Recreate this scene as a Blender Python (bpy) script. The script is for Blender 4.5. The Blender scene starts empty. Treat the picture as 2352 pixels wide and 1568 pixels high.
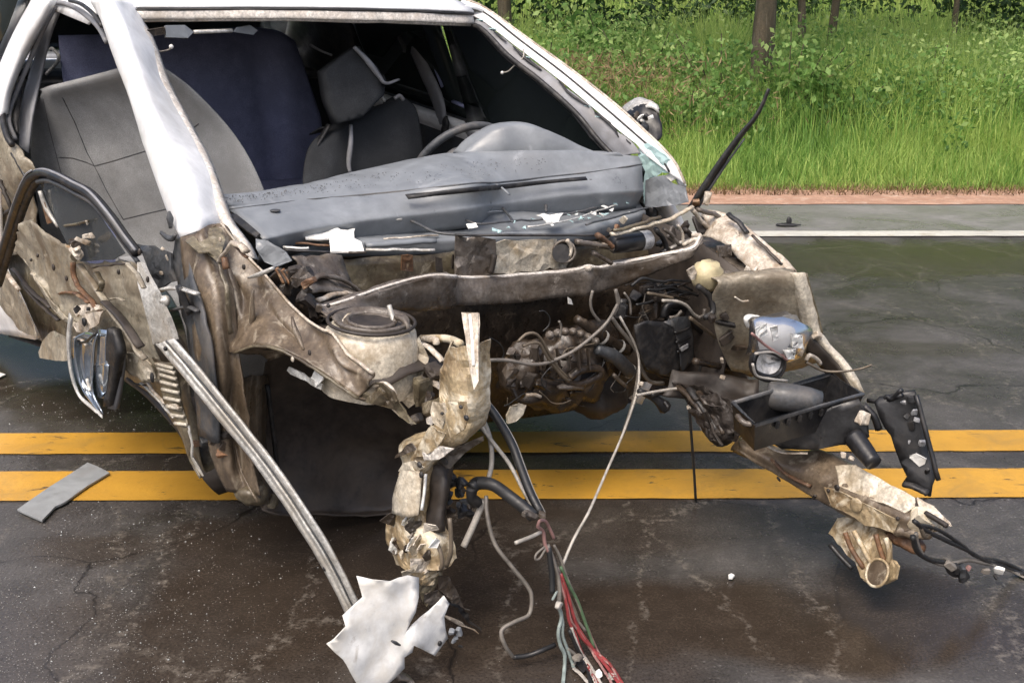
import bpy, bmesh, math, random
import numpy as np
from mathutils import Vector, Matrix, noise, geometry
from mathutils.bvhtree import BVHTree
random.seed(7); rng = np.random.default_rng(7)
scn = bpy.context.scene
COL = scn.collection
rad = math.radians

# ------------------------------------------------------------------ camera, sky, sun, exposure
CAM_H = 1.26
TILT = math.atan((784 - 102) / 2526.0)              # downward tilt of the lens
cam_d = bpy.data.cameras.new('Camera'); cam = bpy.data.objects.new('Camera', cam_d); COL.objects.link(cam)
cam.location = (0, 0, CAM_H); cam.rotation_euler = (math.pi / 2 - TILT, 0, 0)
cam_d.sensor_width = 36; cam_d.lens = 36 * 2526.0 / 2352.0; cam_d.clip_end = 500; cam_d.clip_start = 0.05
scn.camera = cam
scn.render.resolution_x = 1024; scn.render.resolution_y = 682

SUN_EL, SUN_AZ = rad(58), rad(205)
w = bpy.data.worlds.new('World'); scn.world = w; w.use_nodes = True
nt = w.node_tree; bg = nt.nodes['Background']
sky = nt.nodes.new('ShaderNodeTexSky'); sky.sky_type = 'NISHITA'; sky.sun_disc = False
sky.sun_elevation = SUN_EL; sky.sun_rotation = SUN_AZ
sky.air_density = 0.8; sky.dust_density = 6.0; sky.ozone_density = 0.6
nt.links.new(sky.outputs[0], bg.inputs[0]); bg.inputs[1].default_value = 0.15
sd = bpy.data.lights.new('Sun', 'SUN'); so = bpy.data.objects.new('Sun', sd); COL.objects.link(so)
sd.energy = 0.85; sd.angle = rad(30); sd.color = (1, .96, .9)
sdir = Vector((math.sin(SUN_AZ) * math.cos(SUN_EL), math.cos(SUN_AZ) * math.cos(SUN_EL), math.sin(SUN_EL)))
so.rotation_euler = sdir.to_track_quat('Z', 'Y').to_euler(); so.location = sdir * 30
scn.view_settings.view_transform = 'Standard'; scn.view_settings.look = 'None'
scn.view_settings.exposure = 0.82; scn.view_settings.gamma = 1

# ------------------------------------------------------------------ surveying: sight lines -> points in the car's own frame
FOC = 2526.0
YAW, PIT = .623, .131
CAR0 = Vector((-.169, 3.007, -.112))
AF = Vector((math.sin(YAW) * math.cos(PIT), -math.cos(YAW) * math.cos(PIT), -math.sin(PIT)))
AL = Vector((math.cos(YAW), math.sin(YAW), 0)); AU = AF.cross(AL)
CARM = Matrix(((AF.x, AL.x, AU.x, CAR0.x), (AF.y, AL.y, AU.y, CAR0.y), (AF.z, AL.z, AU.z, CAR0.z), (0, 0, 0, 1)))
CARI = CARM.inverted()
EYE = Vector((0, 0, CAM_H)); EYEC = CARI @ EYE
def sight(u, v):
    a = (u - 1176) / FOC; b = (v - 784) / FOC
    return Vector((a, math.cos(TILT) - b * math.sin(TILT), -math.sin(TILT) - b * math.cos(TILT)))
SH = dict(D=(1, 0, 0), r1=(.3334, 0, 0), r2=(.3334, 522.7, 0), r3=(.3334, 1045.3, 0), r4=(.3889, 1568, 0), r5=(.3333, 0, 348.4),
          r6=(.3334, 0, 696.9), r7=(.3889, 392, 479), r8=(.3334, 871, 522.7), s1=(.3889, 1306.7, 392), s2=(.3889, 1524.4, 784),
          s3=(.4444, 696.9, 871), s4=(.3889, 0, 958), s5=(.4815, 1219.6, 1132.4), s6=(.2778, 479, 348.4), s7=(.2778, 1045.3, 348.4),
          n1=(.25, 130.7, 392), n2=(.2444, 1350.2, 592.4), n3=(.25, 1088.9, 609.8), n4=(.25, 827.6, 914.7), n5=(.25, 1132.4, 1176), n6=(.2778, 1132.4, 0))
def at(sh, u, v, ax, val):
    k, ox, oy = SH[sh]
    d = CARI.to_3x3() @ sight(u * k + ox, v * k + oy); i = 'XYZ'.index(ax)
    return EYEC + d * ((val - EYEC[i]) / d[i])
def P(sh, ax, *pts, base=None):
    return [at(sh, p[0], p[1], ax, p[2] if len(p) > 2 else base) for p in pts]
def ground(sh, u, v, z=0.0):
    k, ox, oy = SH[sh]; d = sight(u * k + ox, v * k + oy)
    return EYE + d * ((z - CAM_H) / d.z)

# ------------------------------------------------------------------ materials
def new_mat(name):
    m = bpy.data.materials.new(name); m.use_nodes = True
    return m, m.node_tree, m.node_tree.nodes['Principled BSDF']
def ramp(nt, src, p0, p1, c0=(0, 0, 0, 1), c1=(1, 1, 1, 1)):
    r = nt.nodes.new('ShaderNodeValToRGB'); e = r.color_ramp.elements
    e[0].position = p0; e[1].position = p1; e[0].color = c0; e[1].color = c1
    nt.links.new(src, r.inputs[0]); return r
def mixc(nt, f, a, b, mode='MIX'):
    n = nt.nodes.new('ShaderNodeMix'); n.data_type = 'RGBA'; n.blend_type = mode
    for s, x in ((0, f), (6, a), (7, b)):
        if isinstance(x, (tuple, float, int)): n.inputs[s].default_value = x if not isinstance(x, tuple) else (*x[:3], 1)
        else: nt.links.new(x, n.inputs[s])
    return n.outputs[2]
def noi(nt, vec, scale, detail=6, rough=.6, dist=0):
    n = nt.nodes.new('ShaderNodeTexNoise'); n.inputs['Scale'].default_value = scale; n.inputs['Detail'].default_value = detail
    n.inputs['Roughness'].default_value = rough; n.inputs['Distortion'].default_value = dist
    if vec is not None: nt.links.new(vec, n.inputs['Vector'])
    return n.outputs['Fac']
def mk(name, col, rough=.5, metal=0, dirt=None, damt=.5, dsc=6, streak=False, bump=.15, bsc=60, coat=0, spec=.5, rv=.2, dirt2=None, d2amt=.35, soft=.12):
    m, nt, b = new_mat(name); L = nt.links
    tc = nt.nodes.new('ShaderNodeTexCoord'); vec = tc.outputs['Object']
    mp = nt.nodes.new('ShaderNodeMapping'); L.new(vec, mp.inputs[0])
    if streak: mp.inputs['Scale'].default_value = (1.6, 1.6, .22)
    c = (*col, 1)
    v = noi(nt, vec, dsc * 3.1, 5, .65)
    shade = ramp(nt, v, .3, .7, (.72, .72, .72, 1), (1.12, 1.12, 1.12, 1)).outputs[0]
    out = mixc(nt, 1.0, col, shade, 'MULTIPLY')
    if bump: out = mixc(nt, 1.0, out, ramp(nt, noi(nt, vec, bsc * 1.9, 4, .7), .34, .68, (.62, .62, .62, 1), (1.28, 1.28, 1.28, 1)).outputs[0], 'MULTIPLY') if bump > .1 else out
    if dirt:
        n = noi(nt, mp.outputs[0], dsc, 9, .68, .4)
        t = 1 - damt; f = ramp(nt, n, max(0, .25 + .5 * t - soft), min(1, .25 + .5 * t + soft)).outputs[0]
        out = mixc(nt, f, out, dirt)
    if dirt2:
        n2 = noi(nt, mp.outputs[0], dsc * 2.3, 9, .7, .6)
        t = 1 - d2amt; f2 = ramp(nt, n2, .25 + .5 * t - .06, .25 + .5 * t + .08).outputs[0]
        out = mixc(nt, f2, out, dirt2)
    L.new(out, b.inputs['Base Color'])
    rr = nt.nodes.new('ShaderNodeMapRange'); L.new(v, rr.inputs[0])
    rr.inputs[1].default_value = .3; rr.inputs[2].default_value = .7
    rr.inputs[3].default_value = max(.03, rough - rv); rr.inputs[4].default_value = min(1, rough + rv)
    L.new(rr.outputs[0], b.inputs['Roughness'])
    b.inputs['Metallic'].default_value = metal; b.inputs['Coat Weight'].default_value = coat
    b.inputs['Coat Roughness'].default_value = .08; b.inputs['Specular IOR Level'].default_value = spec
    if bump:
        bn = nt.nodes.new('ShaderNodeBump'); bn.inputs['Strength'].default_value = bump; bn.inputs['Distance'].default_value = .004
        L.new(noi(nt, vec, bsc, 6, .6), bn.inputs['Height']); L.new(bn.outputs[0], b.inputs['Normal'])
    return m
MUD = (.115, .078, .046); DKMUD = (.03, .023, .018)
M = {}
M['white'] = mk('white_car_paint', (.82, .83, .83), .42, dirt=(.6, .59, .56), damt=.2, dsc=3, bump=.02, coat=.12, rv=.06)
M['primer'] = mk('cream_primer_steel', (.58, .53, .43), .38, dirt=(.30, .23, .14), damt=.36, dsc=9, dirt2=(.10, .075, .048), d2amt=.16, bump=.25)
M['lip'] = mk('bare_cream_edge_steel', (.62, .56, .47), .36, dirt=(.24, .18, .12), damt=.42, dsc=22, dirt2=(.06, .045, .03), d2amt=.18, bump=.3)
M['cream'] = mk('pale_cream_flange', (.68, .64, .58), .4, dirt=(.45, .39, .32), damt=.35, dsc=16, bump=.15)
M['beige'] = mk('beige_primer_steel', (.33, .295, .225), .42, dirt=(.13, .10, .066), damt=.42, dsc=6, dirt2=(.5, .46, .37), d2amt=.22, bump=.3, bsc=45)
M['liner'] = mk('brown_arch_liner', (.042, .033, .027), .5, dirt=(.075, .058, .043), damt=.4, dsc=5, bump=.4, bsc=30)
M['scuffed'] = mk('scuffed_white_paint', (.80, .80, .77), .42, dirt=(.62, .58, .5), damt=.34, dsc=7, dirt2=(.36, .31, .25), d2amt=.13, bump=.1, coat=.1)
M['headlining'] = mk('pale_headlining', (.6, .6, .57), .95, bump=.05)
M['mirror'] = mk('blue_grey_mirror', (.50, .56, .63), .10, metal=.9, dirt=(.3, .31, .32), damt=.25, dsc=9, bump=.02, rv=.05)
M['tan'] = mk('mud_stained_steel', (.172, .132, .090), .36, dirt=(.066, .048, .032), damt=.5, dsc=8, streak=True, dirt2=(.34, .295, .225), d2amt=.3, bump=.4, bsc=60, rv=.15)
M['khaki'] = mk('khaki_primer_steel', (.175, .15, .098), .42, dirt=(.05, .036, .022), damt=.5, dsc=9, dirt2=(.36, .32, .24), d2amt=.24, bump=.3, bsc=45)
M['grey_steel'] = mk('dirty_grey_steel', (.155, .135, .115), .34, dirt=(.06, .044, .03), damt=.45, dsc=11, dirt2=(.40, .36, .31), d2amt=.2, bump=.3, rv=.15)
M['brown'] = mk('oily_brown_casting', (.058, .042, .029), .38, dirt=(.016, .012, .009), damt=.5, dsc=13, dirt2=(.15, .115, .082), d2amt=.26, bump=.5, bsc=70)
M['dark'] = mk('dark_muddy_plastic', (.028, .022, .018), .6, dirt=(.06, .047, .036), damt=.36, dsc=4, bump=.3, bsc=30)
M['black'] = mk('black_plastic', (.013, .013, .014), .38, dirt=(.05, .045, .04), damt=.28, dsc=12, bump=.15, rv=.12)
M['rubber'] = mk('black_rubber', (.012, .012, .013), .55, dirt=(.06, .055, .05), damt=.3, dsc=20, bump=.15)
M['slate'] = mk('slate_grey_plastic', (.055, .06, .066), .5, dirt=(.11, .1, .09), damt=.34, dsc=9, bump=.2)
M['seat'] = mk('grey_seat_cloth', (.30, .305, .305), .9, dirt=(.215, .215, .21), damt=.4, dsc=4, bump=.12, bsc=220, spec=.2)
M['navy'] = mk('navy_seat_cloth', (.24, .26, .41), .9, dirt=(.18, .195, .30), damt=.4, dsc=5, bump=.12, bsc=220, spec=.2)
M['dark_cloth'] = mk('dark_seat_cloth', (.045, .048, .052), .95, dirt=(.03, .032, .034), damt=.4, dsc=6, bump=.12, bsc=220, spec=.15)
M['trim'] = mk('grey_interior_trim', (.24, .245, .26), .6, dirt=(.16, .155, .15), damt=.35, dsc=6, bump=.1)
M['dash'] = mk('dusty_blue_grey_dashboard', (.205, .222, .238), .36, dirt=(.16, .172, .184), damt=.4, dsc=5, dirt2=(.29, .305, .32), d2amt=.16, bump=.08, bsc=90, rv=.1)
M['alu'] = mk('grey_white_sheet_metal', (.60, .595, .56), .38, metal=.25, dirt=(.33, .30, .25), damt=.34, dsc=8, dirt2=(.14, .11, .08), d2amt=.14, bump=.15)
M['rust'] = mk('rusty_brown_steel', (.22, .11, .05), .6, dirt=(.06, .035, .022), damt=.45, dsc=14, dirt2=(.42, .32, .2), d2amt=.25, bump=.4)
M['ochre'] = mk('ochre_mud_steel', (.42, .33, .20), .38, dirt=(.15, .10, .05), damt=.4, dsc=6, dirt2=(.64, .58, .45), d2amt=.42, bump=.4)
M['yellow_tank'] = mk('yellowed_plastic_tank', (.52, .45, .27), .45, dirt=(.30, .25, .16), damt=.38, dsc=12, bump=.1)
M['silver'] = mk('silver_reflector', (.5, .505, .51), .4, metal=.25, dirt=(.3, .29, .28), damt=.28, dsc=16, bump=.25, bsc=50)
M['off_white'] = mk('broken_white_plastic', (.78, .78, .74), .4, dirt=(.5, .46, .4), damt=.26, dsc=12, bump=.1)
M['grey_plastic'] = mk('grey_plastic_strip', (.27, .285, .29), .45, dirt=(.2, .2, .195), damt=.3, dsc=6, bump=.06)
M['bark'] = mk('tree_bark', (.12, .095, .06), .9, dirt=(.045, .038, .022), damt=.5, dsc=5, streak=True, dirt2=(.2, .18, .13), d2amt=.25, bump=.8, bsc=25)
for n, c in dict(wire_grey=(.20, .18, .155), wire_red=(.30, .05, .05), wire_green=(.10, .17, .09), wire_black=(.02, .02, .02), wire_white=(.46, .43, .38), wire_pink=(.34, .19, .17), wire_teal=(.25, .3, .28), wire_tan=(.15, .12, .085)).items():
    M[n] = mk(n, c, .45, dirt=tuple(x * .45 for x in c), damt=.36, dsc=25, bump=0)
def glass(name, tint, keep, rough=.03):
    m, nt, b = new_mat(name); nt.nodes.remove(b)
    o = nt.nodes['Material Output']; tr = nt.nodes.new('ShaderNodeBsdfTransparent'); tr.inputs[0].default_value = (*tint, 1)
    gl = nt.nodes.new('ShaderNodeBsdfGlossy'); gl.inputs[1].default_value = rough
    df = nt.nodes.new('ShaderNodeBsdfDiffuse'); df.inputs[0].default_value = (*[min(.8, x * .72 + .004) for x in tint], 1)
    fr = nt.nodes.new('ShaderNodeFresnel'); fr.inputs[0].default_value = 1.45
    a = nt.nodes.new('ShaderNodeMixShader'); a.inputs[0].default_value = keep
    nt.links.new(tr.outputs[0], a.inputs[1]); nt.links.new(df.outputs[0], a.inputs[2])
    c = nt.nodes.new('ShaderNodeMixShader'); nt.links.new(fr.outputs[0], c.inputs[0])
    nt.links.new(a.outputs[0], c.inputs[1]); nt.links.new(gl.outputs[0], c.inputs[2]); nt.links.new(c.outputs[0], o.inputs[0])
    return m
M['tint'] = glass('tinted_window_glass', (.045, .06, .058), .6)
M['doorglass'] = glass('tinted_door_glass', (.30, .32, .32), .22)
M['shard'] = glass('crazed_green_glass', (.70, .95, .95), .72, .12)
M['lens'] = glass('clear_lamp_lens', (.72, .73, .74), .55, .25)

# ------------------------------------------------------------------ mesh helpers
def link(name, me, mat, parent=None, smooth=True):
    o = bpy.data.objects.new(name, me); COL.objects.link(o)
    if mat is not None: me.materials.append(M[mat] if isinstance(mat, str) else mat)
    if smooth: me.polygons.foreach_set('use_smooth', [True] * len(me.polygons))
    if parent is not None: o.parent = parent
    return o
FLOORZ = .006
def clampz(vs):
    out = []
    for v in vs:
        wv = CARM @ Vector(v)
        if wv.z < FLOORZ:                                # what would sink into the road lies on it instead
            t = (CAM_H - FLOORZ - random.random() * .003) / (CAM_H - wv.z); out.append(CARI @ (EYE + (wv - EYE) * t))
        else: out.append(Vector(v))
    return out
def crumple(v, amp, fr, seed=0):
    if not amp: return v
    q = v * fr + Vector((seed * 3.1, seed * 1.7, seed))
    ridge = abs(noise.noise(q * .9 + Vector((4.7, 1.3, 8.1)))) + .5 * abs(noise.noise(q * 2.1)) - .32   # sharp folds, as in buckled sheet steel
    return v + noise.noise_vector(q) * amp * .7 + noise.noise_vector(q * 2.7) * amp * .35 + Vector((.5, -.62, .6)) * ridge * amp * 2.2
def cat(p, n):
    if len(p) < 2 or n <= 1: return list(p)
    out = []
    for i in range(len(p) - 1):
        a = p[i - 1] if i > 0 else p[i] * 2 - p[i + 1]; b = p[i]; c = p[i + 1]; d = p[i + 2] if i + 2 < len(p) else c * 2 - b
        for k in range(n):
            t = k / n
            out.append(.5 * ((2 * b) + (c - a) * t + (2 * a - 5 * b + 4 * c - d) * t * t + (3 * b - a - 3 * c + d) * t ** 3))
    out.append(p[-1]); return out
def solid(o, th):
    if th:
        md = o.modifiers.new('Solidify', 'SOLIDIFY'); md.thickness = th; md.offset = 0
    return o
def mesh(name, vs, fs, mat, par, smooth=True, th=0, clamp=True):
    if clamp: vs = clampz(vs)
    me = bpy.data.meshes.new(name); me.from_pydata([tuple(v) for v in vs], [], fs); me.validate(); me.update()
    return solid(link(name, me, mat, par, smooth), th)
SEED = [0]
def loft(name, rows, mat, par, nu=4, nv=4, th=.003, cr=0, fr=9, smooth=True):
    SEED[0] += 1
    rr = [cat(r, nu) for r in rows]
    cols = [cat([r[i] for r in rr], nv) for i in range(len(rr[0]))]
    nr, nc = len(cols[0]), len(cols)
    vs = [crumple(cols[j][i], cr, fr, SEED[0]) for i in range(nr) for j in range(nc)]
    fs = [(i * nc + j, i * nc + j + 1, (i + 1) * nc + j + 1, (i + 1) * nc + j) for i in range(nr - 1) for j in range(nc - 1)]
    return mesh(name, vs, fs, mat, par, smooth, th)
def tube(name, pts, r, mat, par, n=5, sides=7, flat=1.0, cr=0, fr=14):
    SEED[0] += 1
    p = [crumple(q, cr, fr, SEED[0]) for q in cat(pts, n)]; m = len(p)
    rs = r if isinstance(r, (list, tuple)) else [r, r]
    vs, fs = [], []; nrm = None
    for i, q in enumerate(p):
        t = (p[min(i + 1, m - 1)] - p[max(i - 1, 0)]).normalized()
        if nrm is None:
            nrm = t.cross(Vector((0, 0, 1)))
            if nrm.length < .1: nrm = t.cross(Vector((1, 0, 0)))
        nrm = (nrm - t * nrm.dot(t)).normalized(); bi = t.cross(nrm)
        f = i / max(1, m - 1) * (len(rs) - 1); k = min(int(f), len(rs) - 2); ra = rs[k] + (rs[k + 1] - rs[k]) * (f - k)
        for s in range(sides):
            a = 2 * math.pi * s / sides; vs.append(q + nrm * math.cos(a) * ra + bi * math.sin(a) * ra * flat)
    for i in range(m - 1):
        for s in range(sides):
            s2 = (s + 1) % sides; fs.append((i * sides + s, i * sides + s2, (i + 1) * sides + s2, (i + 1) * sides + s))
    fs.append(tuple(range(sides - 1, -1, -1))); fs.append(tuple((m - 1) * sides + s for s in range(sides)))
    return mesh(name, vs, fs, mat, par)
def sheet(name, poly, mat, par, th=.0025, cr=.006, fr=14, jag=.0025, step=.03, cuts=1, smooth=False):
    SEED[0] += 1; pts = []
    for i, a in enumerate(poly):
        b = poly[(i + 1) % len(poly)]; k = max(1, int((b - a).length / step))
        for j in range(k):
            q = a.lerp(b, j / k); pts.append(q + noise.noise_vector(q * 60) * (jag if j else jag * .3))
    o_ = sum(pts, Vector()) / len(pts); nn = Vector()
    for a, b in zip(pts, pts[1:] + pts[:1]): nn += (a - o_).cross(b - o_)
    nn = nn.normalized() if nn.length > 1e-9 else Vector((1, 0, 0)); e1 = nn.orthogonal().normalized(); e2 = nn.cross(e1)
    p2 = [Vector(((q - o_).dot(e1), (q - o_).dot(e2))) for q in pts]; hh = [(q - o_).dot(nn) for q in pts]
    x0, x1 = min(p.x for p in p2), max(p.x for p in p2); y0, y1 = min(p.y for p in p2), max(p.y for p in p2)
    gs_ = max(.005, max(x1 - x0, y1 - y0) / (6 + 7 * cuts)); inner = []
    for iy in range(int((y1 - y0) / gs_) + 1):
        for ix in range(int((x1 - x0) / gs_) + 1):
            q = Vector((x0 + (ix + .5 * (iy % 2) + random.uniform(-.2, .2)) * gs_, y0 + (iy + random.uniform(-.2, .2)) * gs_))
            ins = False; dm = 9
            for a, b in zip(p2, p2[1:] + p2[:1]):
                if (a.y > q.y) != (b.y > q.y) and q.x < (b.x - a.x) * (q.y - a.y) / (b.y - a.y) + a.x: ins = not ins
                dm = min(dm, (a - q).length)
            if ins and dm > gs_ * .45: inner.append(q)
    n0 = len(p2); v2, _e, f2, *_r = geometry.delaunay_2d_cdt(p2 + inner, [(k, (k + 1) % n0) for k in range(n0)], [], 1, 1e-6)
    vs = []
    for q in v2:
        wsum = hs = 0
        for p, hv in zip(p2, hh):
            wt = 1 / ((p - q).length_squared + 1e-7) ** 1.5; wsum += wt; hs += wt * hv
        vs.append(crumple(o_ + e1 * q.x + e2 * q.y + nn * (hs / wsum), cr, fr, SEED[0]))
    return mesh(name, vs, [tuple(f) for f in f2], mat, par, smooth, th)
def hit(o, sh, *uv, lift=.002):
    # points where sight lines meet an already built part
    me = o.data; bv = BVHTree.FromPolygons([v.co.copy() for v in me.vertices], [tuple(p.vertices) for p in me.polygons]); out = []
    k, ox, oy = SH[sh]
    for u, v in uv:
        d = (CARI.to_3x3() @ sight(u * k + ox, v * k + oy)).normalized(); r = bv.ray_cast(EYEC, d)
        if r[0] is not None: out.append(r[0] - d * lift)
    return out
def dense(uv, n=4): return [((a[0] + (b[0] - a[0]) * k / n), (a[1] + (b[1] - a[1]) * k / n)) for a, b in zip(uv, uv[1:]) for k in range(n)] + [uv[-1]]
def lathe(name, c, axis, prof, mat, par, sides=28, cr=0, fr=14, arc=1.0):
    SEED[0] += 1
    ax = axis.normalized(); u = ax.orthogonal().normalized(); v = ax.cross(u); vs, fs = [], []
    for (r, h) in prof:
        for s in range(sides):
            a = 2 * math.pi * arc * s / sides
            vs.append(crumple(c + ax * h + (u * math.cos(a) + v * math.sin(a)) * r, cr, fr, SEED[0]))
    for i in range(len(prof) - 1):
        for s in range(sides if arc == 1 else sides - 1):
            s2 = (s + 1) % sides; fs.append((i * sides + s, i * sides + s2, (i + 1) * sides + s2, (i + 1) * sides + s))
    return mesh(name, vs, fs, mat, par)
def lump(name, c, r, mat, par, amp=.25, fr=16, seg=(26, 16), rot=None, sq=1.0):
    SEED[0] += 1; vs, fs = [], []; us, vn = seg
    frag = max(r) < .045 and amp >= .3
    if frag:
        from mathutils import Euler
        rot = Euler((random.uniform(0, 6), random.uniform(0, 6), random.uniform(0, 6))); sq = .35; us, vn = 10, 6
        r = (r[0] * random.uniform(.5, 1.5), r[1] * random.uniform(.35, 1.1), r[2] * random.uniform(.3, 1.0))
    R = rot.to_matrix() if rot else Matrix.Identity(3)
    def pw(x): return math.copysign(abs(x) ** sq, x)
    for j in range(vn + 1):
        ph = math.pi * j / vn
        for i in range(us):
            a = 2 * math.pi * i / us
            d = Vector((pw(math.sin(ph)) * pw(math.cos(a)) * r[0], pw(math.sin(ph)) * pw(math.sin(a)) * r[1], pw(math.cos(ph)) * r[2]))
            k = 1 + amp * (noise.noise((c + d) * fr) + .5 * noise.noise((c + d) * fr * 2.3))
            vs.append(c + R @ (d * k))
    for j in range(vn):
        for i in range(us):
            i2 = (i + 1) % us; fs.append((j * us + i, j * us + i2, (j + 1) * us + i2, (j + 1) * us + i))
    return mesh(name, vs, fs, mat, par, not frag)
def box(name, c, size, mat, par, rot=None, bev=.004, cr=0):
    bm = bmesh.new(); bmesh.ops.create_cube(bm, size=1)
    bmesh.ops.scale(bm, vec=size, verts=bm.verts)
    if bev: bmesh.ops.bevel(bm, geom=bm.edges[:] , offset=bev, segments=2, affect='EDGES')
    if cr: bmesh.ops.subdivide_edges(bm, edges=bm.edges[:], cuts=2, use_grid_fill=True)
    R = rot.to_matrix() if rot else Matrix.Identity(3)
    pts = clampz([crumple(R @ v.co + c, cr, 20, 3) for v in bm.verts])
    for v, q in zip(bm.verts, pts): v.co = q
    me = bpy.data.meshes.new(name); bm.to_mesh(me); bm.free()
    return link(name, me, mat, par, False)
def frame(mid, along, up):
    x = along.normalized(); z = (up - x * up.dot(x)).normalized(); y = z.cross(x)
    return Matrix(((x.x, y.x, z.x), (x.y, y.y, z.y), (x.z, y.z, z.z))).to_euler()
def tag(o, label, cat_, group=None, kind=None):
    if label: o['label'] = label
    if cat_: o['category'] = cat_
    if group: o['group'] = group
    if kind: o['kind'] = kind
    return o
def off(pts, *d):
    d = Vector(d); return [p + d for p in pts]
V = Vector
# ------------------------------------------------------------------ road, shoulder, verge
def nodes_asphalt(name, dark, light, wet_shade_attr):
    m, nt, b = new_mat(name); L = nt.links
    tc = nt.nodes.new('ShaderNodeTexCoord'); vec = tc.outputs['Object']
    n1 = noi(nt, vec, 1.7, 8, .62, .5); n2 = noi(nt, vec, 95, 3, .7); n3 = noi(nt, vec, 14, 6, .7)
    base = mixc(nt, ramp(nt, n1, .35, .68).outputs[0], dark, light)
    base = mixc(nt, 1.0, base, ramp(nt, n3, .25, .75, (.68, .68, .68, 1), (1.25, 1.25, 1.25, 1)).outputs[0], 'MULTIPLY')
    vo = nt.nodes.new('ShaderNodeTexVoronoi'); vo.inputs['Scale'].default_value = 110; L.new(vec, vo.inputs['Vector'])
    cell = ramp(nt, vo.outputs['Color'], .62, .95).outputs[0]
    dot = ramp(nt, vo.outputs['Distance'], .18, .42, (1, 1, 1, 1), (0, 0, 0, 1)).outputs[0]
    spk = nt.nodes.new('ShaderNodeMath'); spk.operation = 'MULTIPLY'; L.new(cell, spk.inputs[0]); L.new(dot, spk.inputs[1])
    msk = nt.nodes.new('ShaderNodeMath'); msk.operation = 'MULTIPLY'; L.new(spk.outputs[0], msk.inputs[0])
    L.new(ramp(nt, noi(nt, vec, 2.6, 5, .6), .42, .66, (.25, .25, .25, 1), (1, 1, 1, 1)).outputs[0], msk.inputs[1])
    col = mixc(nt, msk.outputs[0], base, (.26, .25, .235))
    rough = ramp(nt, n1, .3, .7, (.2, .2, .2, 1), (.44, .44, .44, 1)).outputs[0]
    at_ = nt.nodes.new('ShaderNodeAttribute'); at_.attribute_name = 'wet'  # wet film, plus the car's shade painted below its door
    if wet_shade_attr:
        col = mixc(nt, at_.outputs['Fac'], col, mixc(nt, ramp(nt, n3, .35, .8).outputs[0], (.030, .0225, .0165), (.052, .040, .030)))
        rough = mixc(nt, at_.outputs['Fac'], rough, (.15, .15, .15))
    # pale sediment left in wandering broken lines where the water drained
    if wet_shade_attr:
        nzs = nt.nodes.new('ShaderNodeTexNoise'); nzs.inputs['Scale'].default_value = 6.0; nzs.inputs['Detail'].default_value = 7; nzs.inputs['Roughness'].default_value = .7; L.new(vec, nzs.inputs['Vector'])
        mps = nt.nodes.new('ShaderNodeMapping'); mps.inputs['Scale'].default_value = (2.3, .75, 1); mps.inputs['Rotation'].default_value = (0, 0, .45); L.new(mixc(nt, .16, vec, nzs.outputs['Color']), mps.inputs[0])
        vs_ = nt.nodes.new('ShaderNodeTexVoronoi'); vs_.feature = 'DISTANCE_TO_EDGE'; vs_.inputs['Scale'].default_value = 1.5; L.new(mps.outputs[0], vs_.inputs['Vector'])
        sm = nt.nodes.new('ShaderNodeMath'); sm.operation = 'MULTIPLY'; L.new(ramp(nt, vs_.outputs['Distance'], .002, .03, (.75, .75, .75, 1), (0, 0, 0, 1)).outputs[0], sm.inputs[0])
        L.new(ramp(nt, noi(nt, vec, 34, 5, .75), .47, .62).outputs[0], sm.inputs[1])
        col = mixc(nt, sm.outputs[0], col, (.17, .15, .125))
        gr_ = ramp(nt, noi(nt, vec, 150, 3, .8), .30, .72, (.55, .55, .55, 1), (1.5, 1.5, 1.5, 1)).outputs[0]
        col = mixc(nt, 1.0, col, gr_, 'MULTIPLY')
    # hairline cracks
    if wet_shade_attr:
        nz = nt.nodes.new('ShaderNodeTexNoise'); nz.inputs['Scale'].default_value = 3.0; nz.inputs['Detail'].default_value = 5; L.new(vec, nz.inputs['Vector'])
        wv = mixc(nt, .22, vec, nz.outputs['Color'])
        vc = nt.nodes.new('ShaderNodeTexVoronoi'); vc.feature = 'DISTANCE_TO_EDGE'; vc.inputs['Scale'].default_value = 1.15; L.new(wv, vc.inputs['Vector'])
        ck = ramp(nt, vc.outputs['Distance'], .001, .0045, (1, 1, 1, 1), (0, 0, 0, 1)).outputs[0]
        cm = nt.nodes.new('ShaderNodeMath'); cm.operation = 'MULTIPLY'; L.new(ck, cm.inputs[0]); L.new(ramp(nt, noi(nt, vec, .9, 2), .43, .52).outputs[0], cm.inputs[1])
        col = mixc(nt, cm.outputs[0], col, (.012, .010, .009))
    L.new(col, b.inputs['Base Color']); L.new(rough, b.inputs['Roughness'])
    bn = nt.nodes.new('ShaderNodeBump'); bn.inputs['Distance'].default_value = .004
    inv = nt.nodes.new('ShaderNodeMapRange'); inv.inputs[3].default_value = .65; inv.inputs[4].default_value = .2
    if wet_shade_attr: L.new(at_.outputs['Fac'], inv.inputs[0])
    L.new(inv.outputs[0], bn.inputs['Strength']); L.new(n2, bn.inputs['Height']); L.new(bn.outputs[0], b.inputs['Normal'])
    return m
M['asphalt'] = nodes_asphalt('wet_asphalt', (.036, .032, .029), (.098, .091, .085), True)
M['asphalt2'] = nodes_asphalt('shoulder_asphalt', (.15, .145, .141), (.235, .226, .218), False)
def grid(name, xs, ys, zf, mat, attr=None):
    nx, ny = len(xs), len(ys)
    vs = [(x, y, zf(x, y)) for y in ys for x in xs]
    fs = [(j * nx + i, j * nx + i + 1, (j + 1) * nx + i + 1, (j + 1) * nx + i) for j in range(ny - 1) for i in range(nx - 1)]
    me = bpy.data.meshes.new(name); me.from_pydata(vs, [], fs)
    if attr:
        a = me.attributes.new('wet', 'FLOAT', 'POINT'); a.data.foreach_set('value', [attr(v[0], v[1]) for v in vs])
    return link(name, me, mat)
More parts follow.
